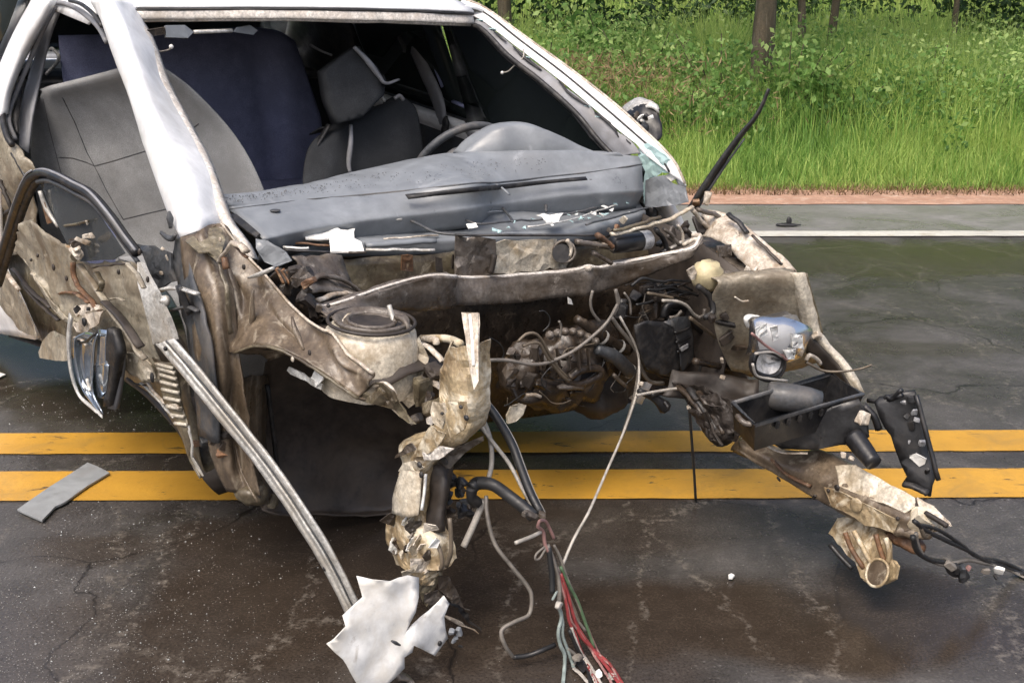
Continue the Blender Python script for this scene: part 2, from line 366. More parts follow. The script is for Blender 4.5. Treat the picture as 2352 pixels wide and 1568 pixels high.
WET_SHADE = []   # oily and muddy wet stains, some also painting the car's shade: centre, radii, weight
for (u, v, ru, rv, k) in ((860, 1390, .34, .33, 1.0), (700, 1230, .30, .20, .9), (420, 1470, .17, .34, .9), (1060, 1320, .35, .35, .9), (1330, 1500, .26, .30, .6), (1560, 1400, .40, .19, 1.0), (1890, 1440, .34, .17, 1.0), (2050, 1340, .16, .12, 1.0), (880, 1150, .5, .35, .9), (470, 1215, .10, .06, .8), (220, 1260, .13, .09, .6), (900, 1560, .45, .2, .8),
                          (700, 1000, .6, .5, .7), (1300, 1060, .45, .22, .45), (1950, 800, .8, .12, .35), (1900, 585, 3.2, .42, .75), (1000, 585, 3.2, .42, .75), (2300, 600, 2.5, .45, .7), (60, 850, .5, .4, .9), (260, 900, .4, .35, .9), (1250, 1200, .5, .3, .6), (2250, 1450, .3, .2, .4), (150, 1480, .3, .25, .55)):  # the two blobs below the crushed door also paint in the car's shadow
    g = ground('D', u, v); WET_SHADE.append((g.x, g.y, ru, rv, k))
def wet_shade(x, y):
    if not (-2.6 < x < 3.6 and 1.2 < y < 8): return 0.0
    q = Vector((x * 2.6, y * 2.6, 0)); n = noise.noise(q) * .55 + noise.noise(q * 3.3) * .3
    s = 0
    for (cx, cy, rx, ry, k) in WET_SHADE:
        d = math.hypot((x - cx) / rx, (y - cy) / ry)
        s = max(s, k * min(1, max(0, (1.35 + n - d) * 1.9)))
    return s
R0 = .0087                                           # the road is turned half a degree against the lens
def ry(x, y): return y + x * R0
# far ground sheet, road surface, shoulder, dirt
bank = lambda y: 0 if y < 9.9 else min(3.5, .085 * (y - 9.9))
M['soil'] = mk('grass_soil', (.055, .075, .025), .95, dirt=(.10, .062, .035), damt=.45, dsc=1.5, bump=.5, bsc=12)
M['dirt'] = mk('red_dirt', (.46, .28, .19), .95, dirt=(.30, .17, .11), damt=.42, dsc=4, dirt2=(.5, .38, .29), d2amt=.3, bump=.6, bsc=40)
xs = list(np.arange(-60, 60.1, 2.0)); ys = list(np.arange(-40, 9, 4.0)) + list(np.arange(9.2, 14, .4)) + list(np.arange(14, 90, 3.0))
g = grid('ground', xs, ys, lambda x, y: (bank(y) + (.06 * noise.noise(Vector((x * .6, y * .6, 0))) if y > 10.4 else 0) - .012), 'soil'); tag(g, 'earth ground under the grass beyond the road', 'ground', kind='structure')
xs = list(np.arange(-2.6, 3.6, .03)); xs = [-60, -30, -12, -6] + xs + [6, 12, 30, 60]
ys = [-12, -4] + list(np.arange(1.2, 7.62, .03)) + [8.2, 8.66]
rd = grid('road', xs, ys, lambda x, y: 0.0, 'asphalt', wet_shade); tag(rd, 'wet dark grey asphalt carriageway with oily stains, painted car shade and cracks', 'road', kind='structure')
def strip(name, y0, y1, z, mat, jit=.006, fr=9, st=.05, x0=-14, x1=16, kind='structure', label=None, cat_=None, par=None, rows=2):
    vs, fs = [], []; X = list(np.arange(x0, x1, st))
    for x in X:
        for r in range(rows):
            y = y0 + (y1 - y0) * r / (rows - 1)
            j = noise.noise(Vector((x * fr, r * 9.1 + y0, 2))) * jit if r in (0, rows - 1) else 0
            vs.append((x, ry(x, y) + j, z))
    for i in range(len(X) - 1):
        for r in range(rows - 1): a = i * rows + r; fs.append((a, a + rows, a + rows + 1, a + 1))
    me = bpy.data.meshes.new(name); me.from_pydata(vs, [], fs); o = link(name, me, mat, par)
    return tag(o, label, cat_, kind=kind) if par is None else o
def gy(v): return ground('D', 1176, v).y
ysh0, ydirt0, yveg = gy(545), gy(472), gy(441)
strip('shoulder', ysh0, ydirt0, .004, 'asphalt2', .03, 2.5, label='lighter grey asphalt shoulder outside the white edge line', cat_='shoulder')
strip('dirt_verge', ydirt0 - .03, yveg + .5, .009, 'dirt', .14, 1.3, label='strip of bare red dirt between shoulder and grass', cat_='dirt')
def paint(name, col, worn):
    m, nt, b = new_mat(name); tc = nt.nodes.new('ShaderNodeTexCoord'); vec = tc.outputs['Object']
    mp = nt.nodes.new('ShaderNodeMapping'); mp.inputs['Scale'].default_value = (.6, 1.6, 1); nt.links.new(vec, mp.inputs[0])
    n = noi(nt, mp.outputs[0], 17, 9, .72, .7); n2 = noi(nt, vec, 2.2, 5, .6); n3 = noi(nt, vec, 70, 4, .7)
    c = mixc(nt, ramp(nt, n2, .35, .7).outputs[0], col, tuple(x * .62 for x in col))
    c = mixc(nt, ramp(nt, n3, .45, .75).outputs[0], c, tuple(x * .78 for x in col))
    f = ramp(nt, n, worn, worn + .05).outputs[0]
    c = mixc(nt, ramp(nt, noi(nt, vec, 5.5, 7, .7, .6), .5, .75, (0, 0, 0, 1), (.6, .6, .6, 1)).outputs[0], c, (.22, .15, .06))
    c = mixc(nt, f, c, (.045, .038, .032))
    nt.links.new(c, b.inputs['Base Color']); nt.links.new(ramp(nt, n2, .3, .7, (.35, .35, .35, 1), (.5, .5, .5, 1)).outputs[0], b.inputs['Roughness'])
    bn = nt.nodes.new('ShaderNodeBump'); bn.inputs['Strength'].default_value = .4; bn.inputs['Distance'].default_value = .003
    nt.links.new(n3, bn.inputs['Height']); nt.links.new(bn.outputs[0], b.inputs['Normal'])
    return m
M['ypaint'] = paint('yellow_road_paint', (.62, .335, .045), .60)
M['wpaint'] = paint('white_road_paint', (.66, .65, .58), .66)
strip('yellow_line', gy(1041), gy(993), .004, 'ypaint', .005, label='yellow centre line of the pair, on the side of the white edge line', cat_='road line')
strip('yellow_line', gy(1148), gy(1081), .004, 'ypaint', .005, label='yellow centre line of the pair, on which the grey plastic strip lies', cat_='road line')
strip('edge_line', gy(546), gy(534), .008, 'wpaint', .01, label='white edge line between the lane and the grey shoulder', cat_='road line')
# ------------------------------------------------------------------ vegetation
def leafmat(name, c0, c1, c2, trans=.35):
    m, nt, b = new_mat(name); L = nt.links
    a = nt.nodes.new('ShaderNodeAttribute'); a.attribute_name = 'tone'
    r = nt.nodes.new('ShaderNodeValToRGB'); e = r.color_ramp.elements; e[0].color = (*c0, 1); e[1].color = (*c2, 1)
    e2 = r.color_ramp.elements.new(.55); e2.color = (*c1, 1); L.new(a.outputs['Fac'], r.inputs[0])
    L.new(r.outputs[0], b.inputs['Base Color']); b.inputs['Roughness'].default_value = .55; b.inputs['Specular IOR Level'].default_value = .3
    t = nt.nodes.new('ShaderNodeBsdfTranslucent'); L.new(r.outputs[0], t.inputs[0])
    mx = nt.nodes.new('ShaderNodeMixShader'); mx.inputs[0].default_value = trans
    L.new(b.outputs[0], mx.inputs[1]); L.new(t.outputs[0], mx.inputs[2]); L.new(mx.outputs[0], nt.nodes['Material Output'].inputs[0])
    return m
M['grass'] = leafmat('grass_blades', (.08, .17, .04), (.20, .37, .075), (.46, .58, .16), .5)
M['weed'] = leafmat('weed_leaves', (.06, .14, .038), (.18, .33, .08), (.42, .54, .19), .45)
M['leaf'] = leafmat('tree_leaves', (.016, .042, .012), (.04, .088, .022), (.10, .155, .04), .3)
M['drygrass'] = leafmat('dry_grass', (.10, .062, .035), (.20, .14, .07), (.34, .25, .13), .25)
def cloud_mesh(name, V4, tone, mat, parent=None):
    n = len(V4); k = V4.shape[1]
    me = bpy.data.meshes.new(name); me.vertices.add(n * k); me.vertices.foreach_set('co', V4.reshape(-1))
    me.loops.add(n * k); me.polygons.add(n)
    me.loops.foreach_set('vertex_index', np.arange(n * k, dtype=np.int32))
    me.polygons.foreach_set('loop_start', np.arange(0, n * k, k, dtype=np.int32)); 
    a = me.attributes.new('tone', 'FLOAT', 'POINT'); a.data.foreach_set('value', np.repeat(np.clip(tone, 0, 1), k).astype(np.float32))
    me.update(calc_edges=True); me.validate()
    return link(name, me, mat, parent, False)
def leaves(name, pos, size, mat, parent=None, tone=None, droop=.3, asp=.5):
    n = len(pos); d = rng.normal(size=(n, 3)); d[:, 2] -= droop; d /= np.linalg.norm(d, axis=1)[:, None]
    s = np.cross(d, rng.normal(size=(n, 3))); s /= np.linalg.norm(s, axis=1)[:, None]
    sz = (size * rng.uniform(.55, 1.35, n))[:, None]
    up = np.cross(d, s)
    a = pos; b = pos + d * sz * .45 + s * sz * asp * .5 + up * sz * .08; c = pos + d * sz; e = pos + d * sz * .45 - s * sz * asp * .5 + up * sz * .08
    if tone is None: tone = rng.uniform(0, 1, n)
    return cloud_mesh(name, np.stack([a, b, c, e], 1), tone, mat, parent)
def nz2(x, y, s, o=0):
    return np.array([noise.noise(Vector((a * s + o, b * s - o, o))) for a, b in zip(x, y)])
def grass(name, n, xr, yr, hf, wdt, mat, toneb=0, tonev=.5, lean=.35):
    x = rng.uniform(*xr, n); y = rng.uniform(*yr, n); z = np.where(y < 9.9, 0, np.minimum(3.5, .085 * (y - 9.9))) - .01
    cl = nz2(x, y, .55, 3.3); cl2 = nz2(x, y, 1.9, 8.1)
    h = hf(x, y) * (1 + .45 * cl + .25 * cl2) * rng.uniform(.6, 1.3, n)
    a = rng.uniform(0, 2 * np.pi, n); lx, ly = np.cos(a), np.sin(a); ln = rng.uniform(.05, 1, n) ** 1.3 * lean * h
    px, py = -ly * wdt / 2, lx * wdt / 2; fa = rng.uniform(.3, 1, n)
    px *= fa; py *= fa
    def pt(f, g, wd): return np.stack([x + lx * ln * g + px * wd, y + ly * ln * g + py * wd, z + h * f], 1)
    tone = .45 + toneb + .45 * cl + .2 * cl2 + rng.normal(0, tonev * .4, n)
    q1 = np.stack([pt(0, 0, 1), pt(0, 0, -1), pt(.55, .35, -.9), pt(.55, .35, .9)], 1)
    q2 = np.stack([pt(.55, .35, .9), pt(.55, .35, -.9), pt(.93, 1.0, -.15), pt(.93, 1.0, .15)], 1)
    return cloud_mesh(name, np.concatenate([q1, q2]), np.concatenate([tone, tone + .08]), mat)
o = grass('short_grass', 80000, (-13, 12), (yveg + .02, yveg + 1.9), lambda x, y: .10 + .22 * np.clip((y - yveg) / .9, 0, 1), .012, 'grass', .22, .45, .9)
tag(o, 'short bright green grass edging the red dirt', 'grass', kind='stuff')
o = grass('tall_grass', 105000, (-14, 14), (yveg + 1.1, 17.5), lambda x, y: .50 + .30 * np.clip((y - yveg - 1.1) / 1.6, 0, 1), .014, 'grass', .14, .85, .8)
tag(o, 'tall dense green grass on the bank behind the short grass', 'grass', kind='stuff')
o = grass('meadow_grass', 40000, (-16, 22), (17, 34), lambda x, y: .75 + 0 * x, .035, 'grass', .30, .4, .6)
tag(o, 'pale sunlit grass of the clearing among the trees', 'grass', kind='stuff')
o = grass('dry_grass', 13000, (-13, 12), (yveg - .30, yveg + .3), lambda x, y: .075 + 0 * x, .012, 'drygrass', 0, .6, 2.6)
tag(o, 'brown dead grass stalks lying over the edge of the dirt', 'dead grass', kind='stuff')
def scale_cloud(c, r, n, fr=1.5, thr=-.12, flat=1):
    p = rng.normal(size=(n * 4, 3)); p /= np.linalg.norm(p, axis=1)[:, None]; p *= rng.uniform(.25, 1, (n * 4, 1)) ** .5
    p = p * np.array(r); k = np.array([noise.noise(Vector(q) * fr + Vector(c)) for q in p]); p = p[k > thr][:n]
    return p + np.array(c)
def shrub(name, gx, gyy, h, rr, n, label, size=.09, mat='weed', toneb=0.):
    z0 = bank(gyy); e = bpy.data.objects.new(name, None); COL.objects.link(e); e.location = (gx, gyy, z0)
    tag(e, label, 'shrub', 'broad leaved weeds on the grass bank')
    stems = []
    pos = []
    for k in range(9):
        a = random.uniform(0, 6.28); r = random.uniform(.1, 1) * rr; top = V((math.cos(a) * r, math.sin(a) * r, h * random.uniform(.6, 1.05)))
        st = [V((0, 0, -.03)), V((top.x * .35, top.y * .35, top.z * .5)), top]; stems.append(st)
        for t in rng.uniform(.15, 1, n // 9):
            q = cat(st, 6)[min(12, int(t * 12))]; sp = .16 * (1.1 - t * .6)
            pos.append((q.x + random.gauss(0, sp), q.y + random.gauss(0, sp), q.z + random.gauss(0, sp * .7)))
    pos = np.array(pos); pos[:, 2] = np.maximum(pos[:, 2], .03)
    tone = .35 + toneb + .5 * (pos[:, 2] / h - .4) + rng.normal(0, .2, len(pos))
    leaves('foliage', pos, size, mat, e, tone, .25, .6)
    bm_v, bm_f = [], []
    for st in stems:
        p = cat(st, 3)
        for i, q in enumerate(p):
            for s in range(4): bm_v.append((q.x + .006 * math.cos(s * 1.57), q.y + .006 * math.sin(s * 1.57), q.z))
        b0 = len(bm_v) - 4 * len(p)
        for i in range(len(p) - 1):
            for s in range(4): bm_f.append((b0 + i * 4 + s, b0 + i * 4 + (s + 1) % 4, b0 + i * 4 + 4 + (s + 1) % 4, b0 + i * 4 + 4 + s))
    me = bpy.data.meshes.new('stems'); me.from_pydata(bm_v, [], bm_f); link('stems', me, 'bark', e)
    return e
def dx(u, y): return (u - 1176) / FOC * (y * math.cos(TILT) + .35)
for (u, y, h, r_, n, lab, sz, tb) in (
        (1250, 12.9, 1.0, .7, 1300, 'bushy weed with yellowish leaves behind the roof edge of the wrecked car', .085, .12),
        (1470, 13.2, 1.15, .8, 1500, 'leafy weed behind the upright wiper arm and the broken black mirror', .085, .1),
        (1650, 12.4, 1.15, .7, 1500, 'leafy weed growing against the foot of the thick tree trunk, on its car side', .08, .0),
        (1800, 12.2, 1.15, .75, 1700, 'tall weed in front of the thick tree trunk with pale leaf tips', .08, .12),
        (1960, 12.0, .95, .7, 1700, 'rounded broad leaved weed next to the thick tree trunk, dark below', .08, .0),
        (2120, 12.3, 1.0, .7, 1500, 'weed in the middle of the tall grass beyond the black debris', .075, -.02),
        (2260, 11.9, .8, .6, 1300, 'low weed in the tall grass furthest from the thick trunk', .075, .1),
        (1560, 11.7, .75, .6, 1300, 'low weed at the front of the tall grass behind the wiper arm tip', .075, .05),
        (1390, 16.5, 1.5, 1.2, 1500, 'big loose bush at the back of the clearing beside the roof', .11, .05)):
    shrub('weed_shrub', dx(u, y), y, h, r_, n, lab, sz, 'weed', tb)
# mixed low weeds growing through the tall grass
nW = 90000
wx = rng.uniform(-6, 9, nW); wy = yveg + .9 + rng.uniform(0, 1, nW) ** 1.2 * 7.5
wk = nz2(wx, wy, .8, 21.0) + .5 * nz2(wx, wy, 2.3, 5.0); keep = wk > -.05
wx, wy, wk = wx[keep], wy[keep], wk[keep]
wz = np.where(wy < 9.9, 0, .085 * (wy - 9.9)) + rng.uniform(.12, 1, len(wx)) * (.35 + .75 * np.clip(wk + .25, 0, 1) + .25 * np.clip((wy - yveg - 1) / 2, 0, 1))
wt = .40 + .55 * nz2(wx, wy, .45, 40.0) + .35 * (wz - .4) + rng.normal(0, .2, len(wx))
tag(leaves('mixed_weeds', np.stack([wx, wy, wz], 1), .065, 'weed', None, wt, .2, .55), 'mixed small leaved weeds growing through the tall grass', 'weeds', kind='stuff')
nD = 5000
wx = rng.normal(dx(1330, 11.8), .8, nD); wy = rng.uniform(yveg + 1.0, 13.2, nD)
wz = .085 * (wy - 9.9) + rng.uniform(.2, .95, nD)
tag(leaves('dry_weeds', np.stack([wx, wy, wz], 1), .10, 'drygrass', None, rng.uniform(.3, 1, nD), -.6, .12), 'tan dead weed stalks behind the roof edge of the wreck', 'dead weeds', kind='stuff')
def tree(name, gx, gyy, r0, hgt, lean, crown_r, n, label, fork=None, tone=0., lsize=.17, crown_z=None):
    z0 = bank(gyy); e = bpy.data.objects.new(name, None); COL.objects.link(e); e.location = (gx, gyy, z0)
    tag(e, label, 'tree', 'trees behind the grass bank')
    top = V((lean, .2, hgt)); vs = []
    def lim(nm, pts, rs, par): 
        SEED[0] += 1; p = cat(pts, 8); S = 12; v, f = [], []
        for i, q in enumerate(p):
            t = i / (len(p) - 1); ra = rs[0] + (rs[1] - rs[0]) * t
            if rs[0] == r0: ra *= 1 + .5 * max(0, .12 - t) / .12
            for s in range(S):
                a = 6.283 * s / S; k = 1 + .16 * noise.noise(V((math.cos(a) * 1.5, math.sin(a) * 1.5, q.z * 1.3 + SEED[0])))
                v.append((q.x + ra * k * math.cos(a), q.y + ra * k * math.sin(a), q.z))
        for i in range(len(p) - 1):
            for s in range(S): f.append((i * S + s, i * S + (s + 1) % S, (i + 1) * S + (s + 1) % S, (i + 1) * S + s))
        me = bpy.data.meshes.new(nm); me.from_pydata(v, [], f); return link(nm, me, 'bark', par)
    tr = lim('trunk', [V((0, 0, -.1)), V((lean * .2, 0, hgt * .3)), V((lean * .6, .1, hgt * .65)), top], (r0, r0 * .45), e)
    cs = []
    for k in range(6):
        a = 1.05 * k + random.uniform(-.3, .3); st = V((lean * .5, .08, hgt * random.uniform(.5, .8)))
        en = V((lean + math.cos(a) * crown_r * .75, math.sin(a) * crown_r * .75, hgt * random.uniform(.9, 1.25)))
        lim('limb', [st, (st + en) * .5 + V((0, 0, .15)), en], (r0 * .38, r0 * .1), e); cs.append(en)
    cs.append(top + V((0, 0, .6)))
    pos = np.concatenate([scale_cloud(tuple(c), (crown_r * .62, crown_r * .62, crown_r * .45), n // len(cs), 2.2 / crown_r * 1.6) for c in cs])
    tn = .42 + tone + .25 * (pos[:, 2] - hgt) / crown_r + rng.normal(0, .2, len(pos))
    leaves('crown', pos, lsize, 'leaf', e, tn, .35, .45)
    return e
tree('bank_tree', dx(1735, 13.4), 13.4, .15, 4.6, .12, 2.4, 9000, 'tree with the thick bare trunk standing among the weeds on the bank')
tree('bank_tree', dx(1832, 17.5), 17.5, .07, 4.2, -.35, 1.8, 5000, 'slim tree behind the thick trunk, leaning towards it')
tree('bank_tree', dx(1888, 17.9), 17.9, .075, 4.8, .45, 1.9, 5000, 'slim tree behind the thick trunk, leaning away from it')
tree('bank_tree', dx(2168, 20), 20, .06, 4.4, .1, 2.2, 5000, 'thin straight sapling standing in front of the pale clearing')
tree('bank_tree', dx(1165, 19), 19, .14, 4.2, -.3, 3.0, 8000, 'dark leafed tree standing behind the roof of the wrecked car', tone=-.12)
tree('bank_tree', dx(2420, 22), 22, .16, 4.6, .2, 3.2, 8000, 'broad dark tree closing the clearing at its open end', tone=-.1)
# wood behind and on both sides: a continuous mass of foliage
pos = []
for k in range(95):
    a = -26 + 62 * k / 94 + random.uniform(-.6, .6); y = 33 + 7 * random.random(); z = bank(y)
    for q in range(2):
        c = (a + random.uniform(-1, 1), y + random.uniform(-1, 1), z + random.uniform(.6, 4.2) + q * 2.6)
        pos.append(scale_cloud(c, (1.9, 1.6, 1.7), 280, 1.1))
pos = np.concatenate(pos); tn = .36 + .06 * (pos[:, 2] - 4) + rng.normal(0, .2, len(pos))
tag(leaves('far_wood', pos, .44, 'leaf', None, tn, .3, .5), 'dark continuous wood behind the clearing', 'wood', kind='stuff')
pos = []
for k in range(40):
    x = -7 + 20 * k / 39 + random.uniform(-.3, .3); y = 20.5 + 3 * random.random() + (3.5 if 3.2 < x < 8.5 else 0)
    pos.append(scale_cloud((x, y, bank(y) + .55), (.9, .7, .75), 260, 1.8))
pos = np.concatenate(pos); tn = .36 + rng.normal(0, .22, len(pos))
tag(leaves('undergrowth', pos, .15, 'leaf', None, tn, .3, .5), 'dark undergrowth at the foot of the wood', 'undergrowth', kind='stuff')
# ------------------------------------------------------------------ the wrecked car
car = bpy.data.objects.new('wrecked_car', None); COL.objects.link(car); car.matrix_world = CARM
tag(car, 'white sedan wreck with its whole front torn off, standing across the yellow centre lines', 'car')
def lab(o, t): o['label'] = t; return o
# ---- roof and windscreen frame
r0 = P('D', 'Y', (297, 17, -.55), (420, 17, -.41), (600, 16, -.2), (800, 18, .05), (960, 22, .28), (1088, 28, .5))
def crown_row(dx_, dz, sag): return [p + V((dx_, 0, dz - sag * (i - 2.5) ** 2 / 6.25)) for i, p in enumerate(r0)]
roof = loft('roof', [r0, crown_row(-.06, .018, 0), crown_row(-.3, .055, .01), crown_row(-.9, .075, .02), crown_row(-1.35, .03, .02)], 'white', car, 4, 3, .006)
tube('roof_groove', P('D', 'Y', (303, 23, -.55), (420, 22, -.41), (600, 21, -.2), (800, 23, .05), (960, 27, .28), (1088, 33, .5)), .0035, 'rubber', roof, 3, 6)
hd = [(306, 28, -.548), (420, 27, -.41), (600, 26, -.2), (800, 29, .05), (960, 33, .28), (1086, 38, .5)]
h1 = P('D', 'Y', *hd); h2 = P('D', 'Y', *[(u, v + 15, y) for u, v, y in hd]); h3 = off(P('D', 'Y', *[(u + 2, v + 24, y) for u, v, y in hd]), -.02, 0, 0)
header = loft('windscreen_header', [off(h1, -.004, 0, .004), h1, off(h2, .006, 0, 0), h2, h3, off(h3, -.09, 0, .01)], 'cream', car, 4, 3, .003, .002, 14)
# headliner under the roof
loft('headlining', [off(crown_row(-.1, -.02, 0), 0, 0, 0), off(crown_row(-.7, .035, .02), 0, 0, 0), off(crown_row(-1.3, .0, .02), 0, 0, 0)], 'headlining', roof, 3, 2, .004)
for s, e0 in ((1, .5), (-1, -.55)):
    x_ = r0[-1].x if s > 0 else r0[0].x; z_ = (r0[-1] if s > 0 else r0[0]).z
    loft('roof_rail', [[V((x_ - d, e0 - s * .01, z_ + .012 + .04 * min(1, d))) for d in (.03, .4, .8, 1.3)], [V((x_ - d, e0 + s * .06, z_ + .0 + .03 * min(1, d))) for d in (.03, .4, .8, 1.3)], [V((x_ - d, e0 + s * .10, z_ - .06)) for d in (.08, .4, .8, 1.3)]], 'white', roof, 3, 3, .008)
# ---- A pillar on the passenger side (torn door side)
po = P('D', 'Y', (207, 0, -.66), (233, 47, -.67), (263, 133, -.69), (300, 233, -.715), (337, 350, -.74), (383, 477, -.76), (416, 545, -.775))
pm = P('D', 'Y', (255, -3, -.655), (283, 52, -.655), (306, 118, -.668), (338, 210, -.69), (382, 318, -.712), (430, 432, -.735), (464, 530, -.745))
pi = P('D', 'Y', (292, 0, -.56), (322, 60, -.56), (340, 100, -.57), (367, 183, -.59), (417, 283, -.61), (467, 383, -.64), (505, 514, -.675))
ap = loft('a_pillar', [off(po, -.03, .03, -.01), po, off(pm, 0, -.008, .0), pi, off(pi, -.03, .03, -.015)], 'white', car, 5, 4, .004, .002, 10)
lab(ap, 'bright white windscreen pillar beside the open doorway')
f1 = P('D', 'Y', (300, 28, -.555), (324, 62, -.555), (342, 103, -.565), (370, 186, -.585), (420, 286, -.605), (470, 386, -.635), (508, 512, -.67), (545, 556, -.655), (570, 600, -.65))
f2 = P('D', 'Y', (309, 28, -.54), (333, 62, -.54), (352, 103, -.55), (382, 186, -.57), (433, 284, -.59), (484, 384, -.62), (524, 500, -.655), (560, 548, -.645), (586, 598, -.64))
loft('windscreen_flange', [f1, off(f2, -.01, 0, 0), off(f2, -.03, .02, -.01)], 'cream', ap, 3, 2, .003, .003, 25)
tube('pillar_dent_crease', P('r1', 'Y', (880, 200, -.645), (860, 330, -.655), (848, 440, -.668), (862, 540, -.682)), [.004, .007, .003], 'alu', ap, 4, 6)
# ---- A pillar on the driver side
qo = P('r3', 'Y', (60, 0, .56), (210, 62, .57), (500, 270, .6), (800, 485, .63), (1100, 720, .66), (1300, 900, .68), (1500, 1100, .70), (1590, 1275, .71))
qm = P('r3', 'Y', (22, 30, .55), (195, 92, .56), (452, 290, .585), (735, 505, .613), (1030, 752, .645), (1230, 925, .665), (1400, 1080, .685), (1470, 1190, .69))
qi = P('r3', 'Y', (0, 92, .515), (165, 130, .525), (400, 305, .555), (660, 505, .585), (930, 725, .615), (1110, 885, .635), (1240, 985, .65), (1290, 1050, .66))
qt = P('r3', 'Y', (0, 165, .50), (180, 190, .51), (375, 385, .53), (600, 560, .56), (845, 780, .59), (985, 950, .615), (1080, 1052, .63), (1110, 1075, .63))
ap2 = loft('a_pillar', [off(qo, -.03, .01, -.02), qo, qm, qi], 'white', car, 5, 4, .004, .001, 12)
tube('pillar_edge_seal', off(qo, -.004, 0, .003), .0045, 'lip', ap2, 4, 6)
tube('pillar_groove', off(qm, .004, 0, .003), .0032, 'rubber', ap2, 4, 6)
loft('pillar_inner_trim', [off(qi, -.005, 0, -.004), qt, off(qt, -.06, .02, -.01)], 'trim', ap2, 5, 3, .003, .004, 22)
tube('pillar_seal', off(qt, -.006, -.004, 0), .009, 'rubber', ap2, 4, 8)
for (a, b, r_) in ((.06, .16, .008), (.2, .27, .006), (.3, .42, .009), (.47, .58, .007), (.62, .78, .008), (.8, .9, .006)):
    k0, k1 = int(a * 35), int(b * 35); ln = cat(qi, 5); lt = cat(qt, 5)
    tube('windscreen_glue_remnant', [ln[k].lerp(lt[k], .15 + .3 * random.random()) + V((.006, 0, .004)) for k in range(k0, k1 + 1, 2)], [r_ * .4, r_, r_ * .5], 'rubber', ap2, 3, 6, .5, .004, 40)
for i in range(5):
    k = random.randint(1, 26); q = cat(qi, 5)[k].lerp(cat(qt, 5)[k], .3); s = random.uniform(.008, .016)
    sheet('windscreen_glass_splinter', [q + V((.008, 0, .006)), q + V((.01, s, .004)), q + V((.008 - s, s * 1.1, -.006)), q + V((-s, -.003, .004))], 'shard', ap2, .003, 0, 10, .001, .02, 0)
wr = P('r3', 'Y', (470, 340, .56), (470, 395, .55), (420, 440, .54), (370, 490, .53), (325, 502, .52)); tube('loose_pillar_wire', wr, .0025, 'wire_white', ap2, 4, 6); lump('wire_clip', wr[-1], (.006, .006, .006), 'off_white', ap2, .1, 30, (10, 6))
# ---- driver side: doors, glass, B pillar trim
def side(y_of_z, xs_, zs_): return [[V((x, y_of_z(z), z)) for x in xs_] for z in zs_]
dl = loft('driver_door', side(lambda z: .84 - .9 * (z - .62) ** 2 - (.05 if z > .9 else 0), [-1.12, -.8, -.4, -.15, -.02], [.24, .45, .62, .8, .94]), 'white', car, 3, 3, .03)
loft('door_trim', side(lambda z: .74, [-1.1, -.6, -.08], [.4, .7, .93]), 'slate', dl, 3, 2, .012)
loft('window_glass', [[V((-1.14 + (xe + 1.14) * t, y, z)) for t in (0, .35, .7, 1)] for z, y, xe in ((.92, .73, .02), (1.02, .70, -.18), (1.15, .65, -.46), (1.28, .60, -.72), (1.37, .56, -.9))], 'tint', dl, 2, 2, .004)
tube('door_top_rail', P('r3', 'Y', (-10, 700, .72), (140, 765, .72), (380, 865, .72)), .012, 'navy', dl, 4, 8, .6)
rl = loft('rear_door', side(lambda z: .84 - .9 * (z - .62) ** 2 - (.05 if z > .9 else 0), [-2.0, -1.6, -1.14], [.24, .45, .62, .8, .94]), 'white', car, 3, 3, .03)
loft('window_glass', side(lambda z: .76 - (z - .93) * .46, [-2.0, -1.6, -1.16], [.92, 1.1, 1.38]), 'tint', rl, 3, 2, .004)
loft('b_pillar', [[V((-1.02, .815, .9)), V((-1.02, .745, 1.1)), V((-1.02, .67, 1.3))], [V((-1.2, .815, .9)), V((-1.22, .745, 1.1)), V((-1.22, .67, 1.3))]], 'slate', car, 3, 2, .02)
bt = loft('b_pillar_trim', [P('r2', 'Y', (1190, 180, .64), (1290, 430, .66), (1385, 640, .68), (1440, 790, .69), (1465, 860, .69)), P('r2', 'Y', (1215, 180, .63), (1330, 430, .65), (1440, 640, .67), (1480, 790, .68), (1490, 855, .68)), P('r2', 'Y', (1250, 180, .645), (1375, 430, .665), (1475, 640, .685), (1508, 790, .69), (1500, 850, .69))], 'trim', car, 4, 4, .004)
tube('seat_belt_edge', P('r2', 'Y', (1290, 180, .66), (1400, 400, .67), (1480, 600, .69)), .006, 'navy', bt, 4, 6)
tube('belt_anchor', P('r2', 'Y', (1180, 255, .6), (1215, 320, .6), (1218, 365, .6)), [.008, .01, .006], 'slate', bt, 4, 6)
lump('belt_height_adjuster', at('r2', 1500, 880, 'Y', .67), (.02, .015, .045), 'rubber', bt, .3, 30)
loft('door_trim', side(lambda z: .745, [-2.1, -1.6, -1.13], [.4, .7, .95]), 'slate', rl, 3, 2, .012)
loft('quarter_lining', side(lambda z: .73, [-2.75, -2.4, -2.05], [.5, .7, .97]), 'slate', rl, 3, 2, .012)
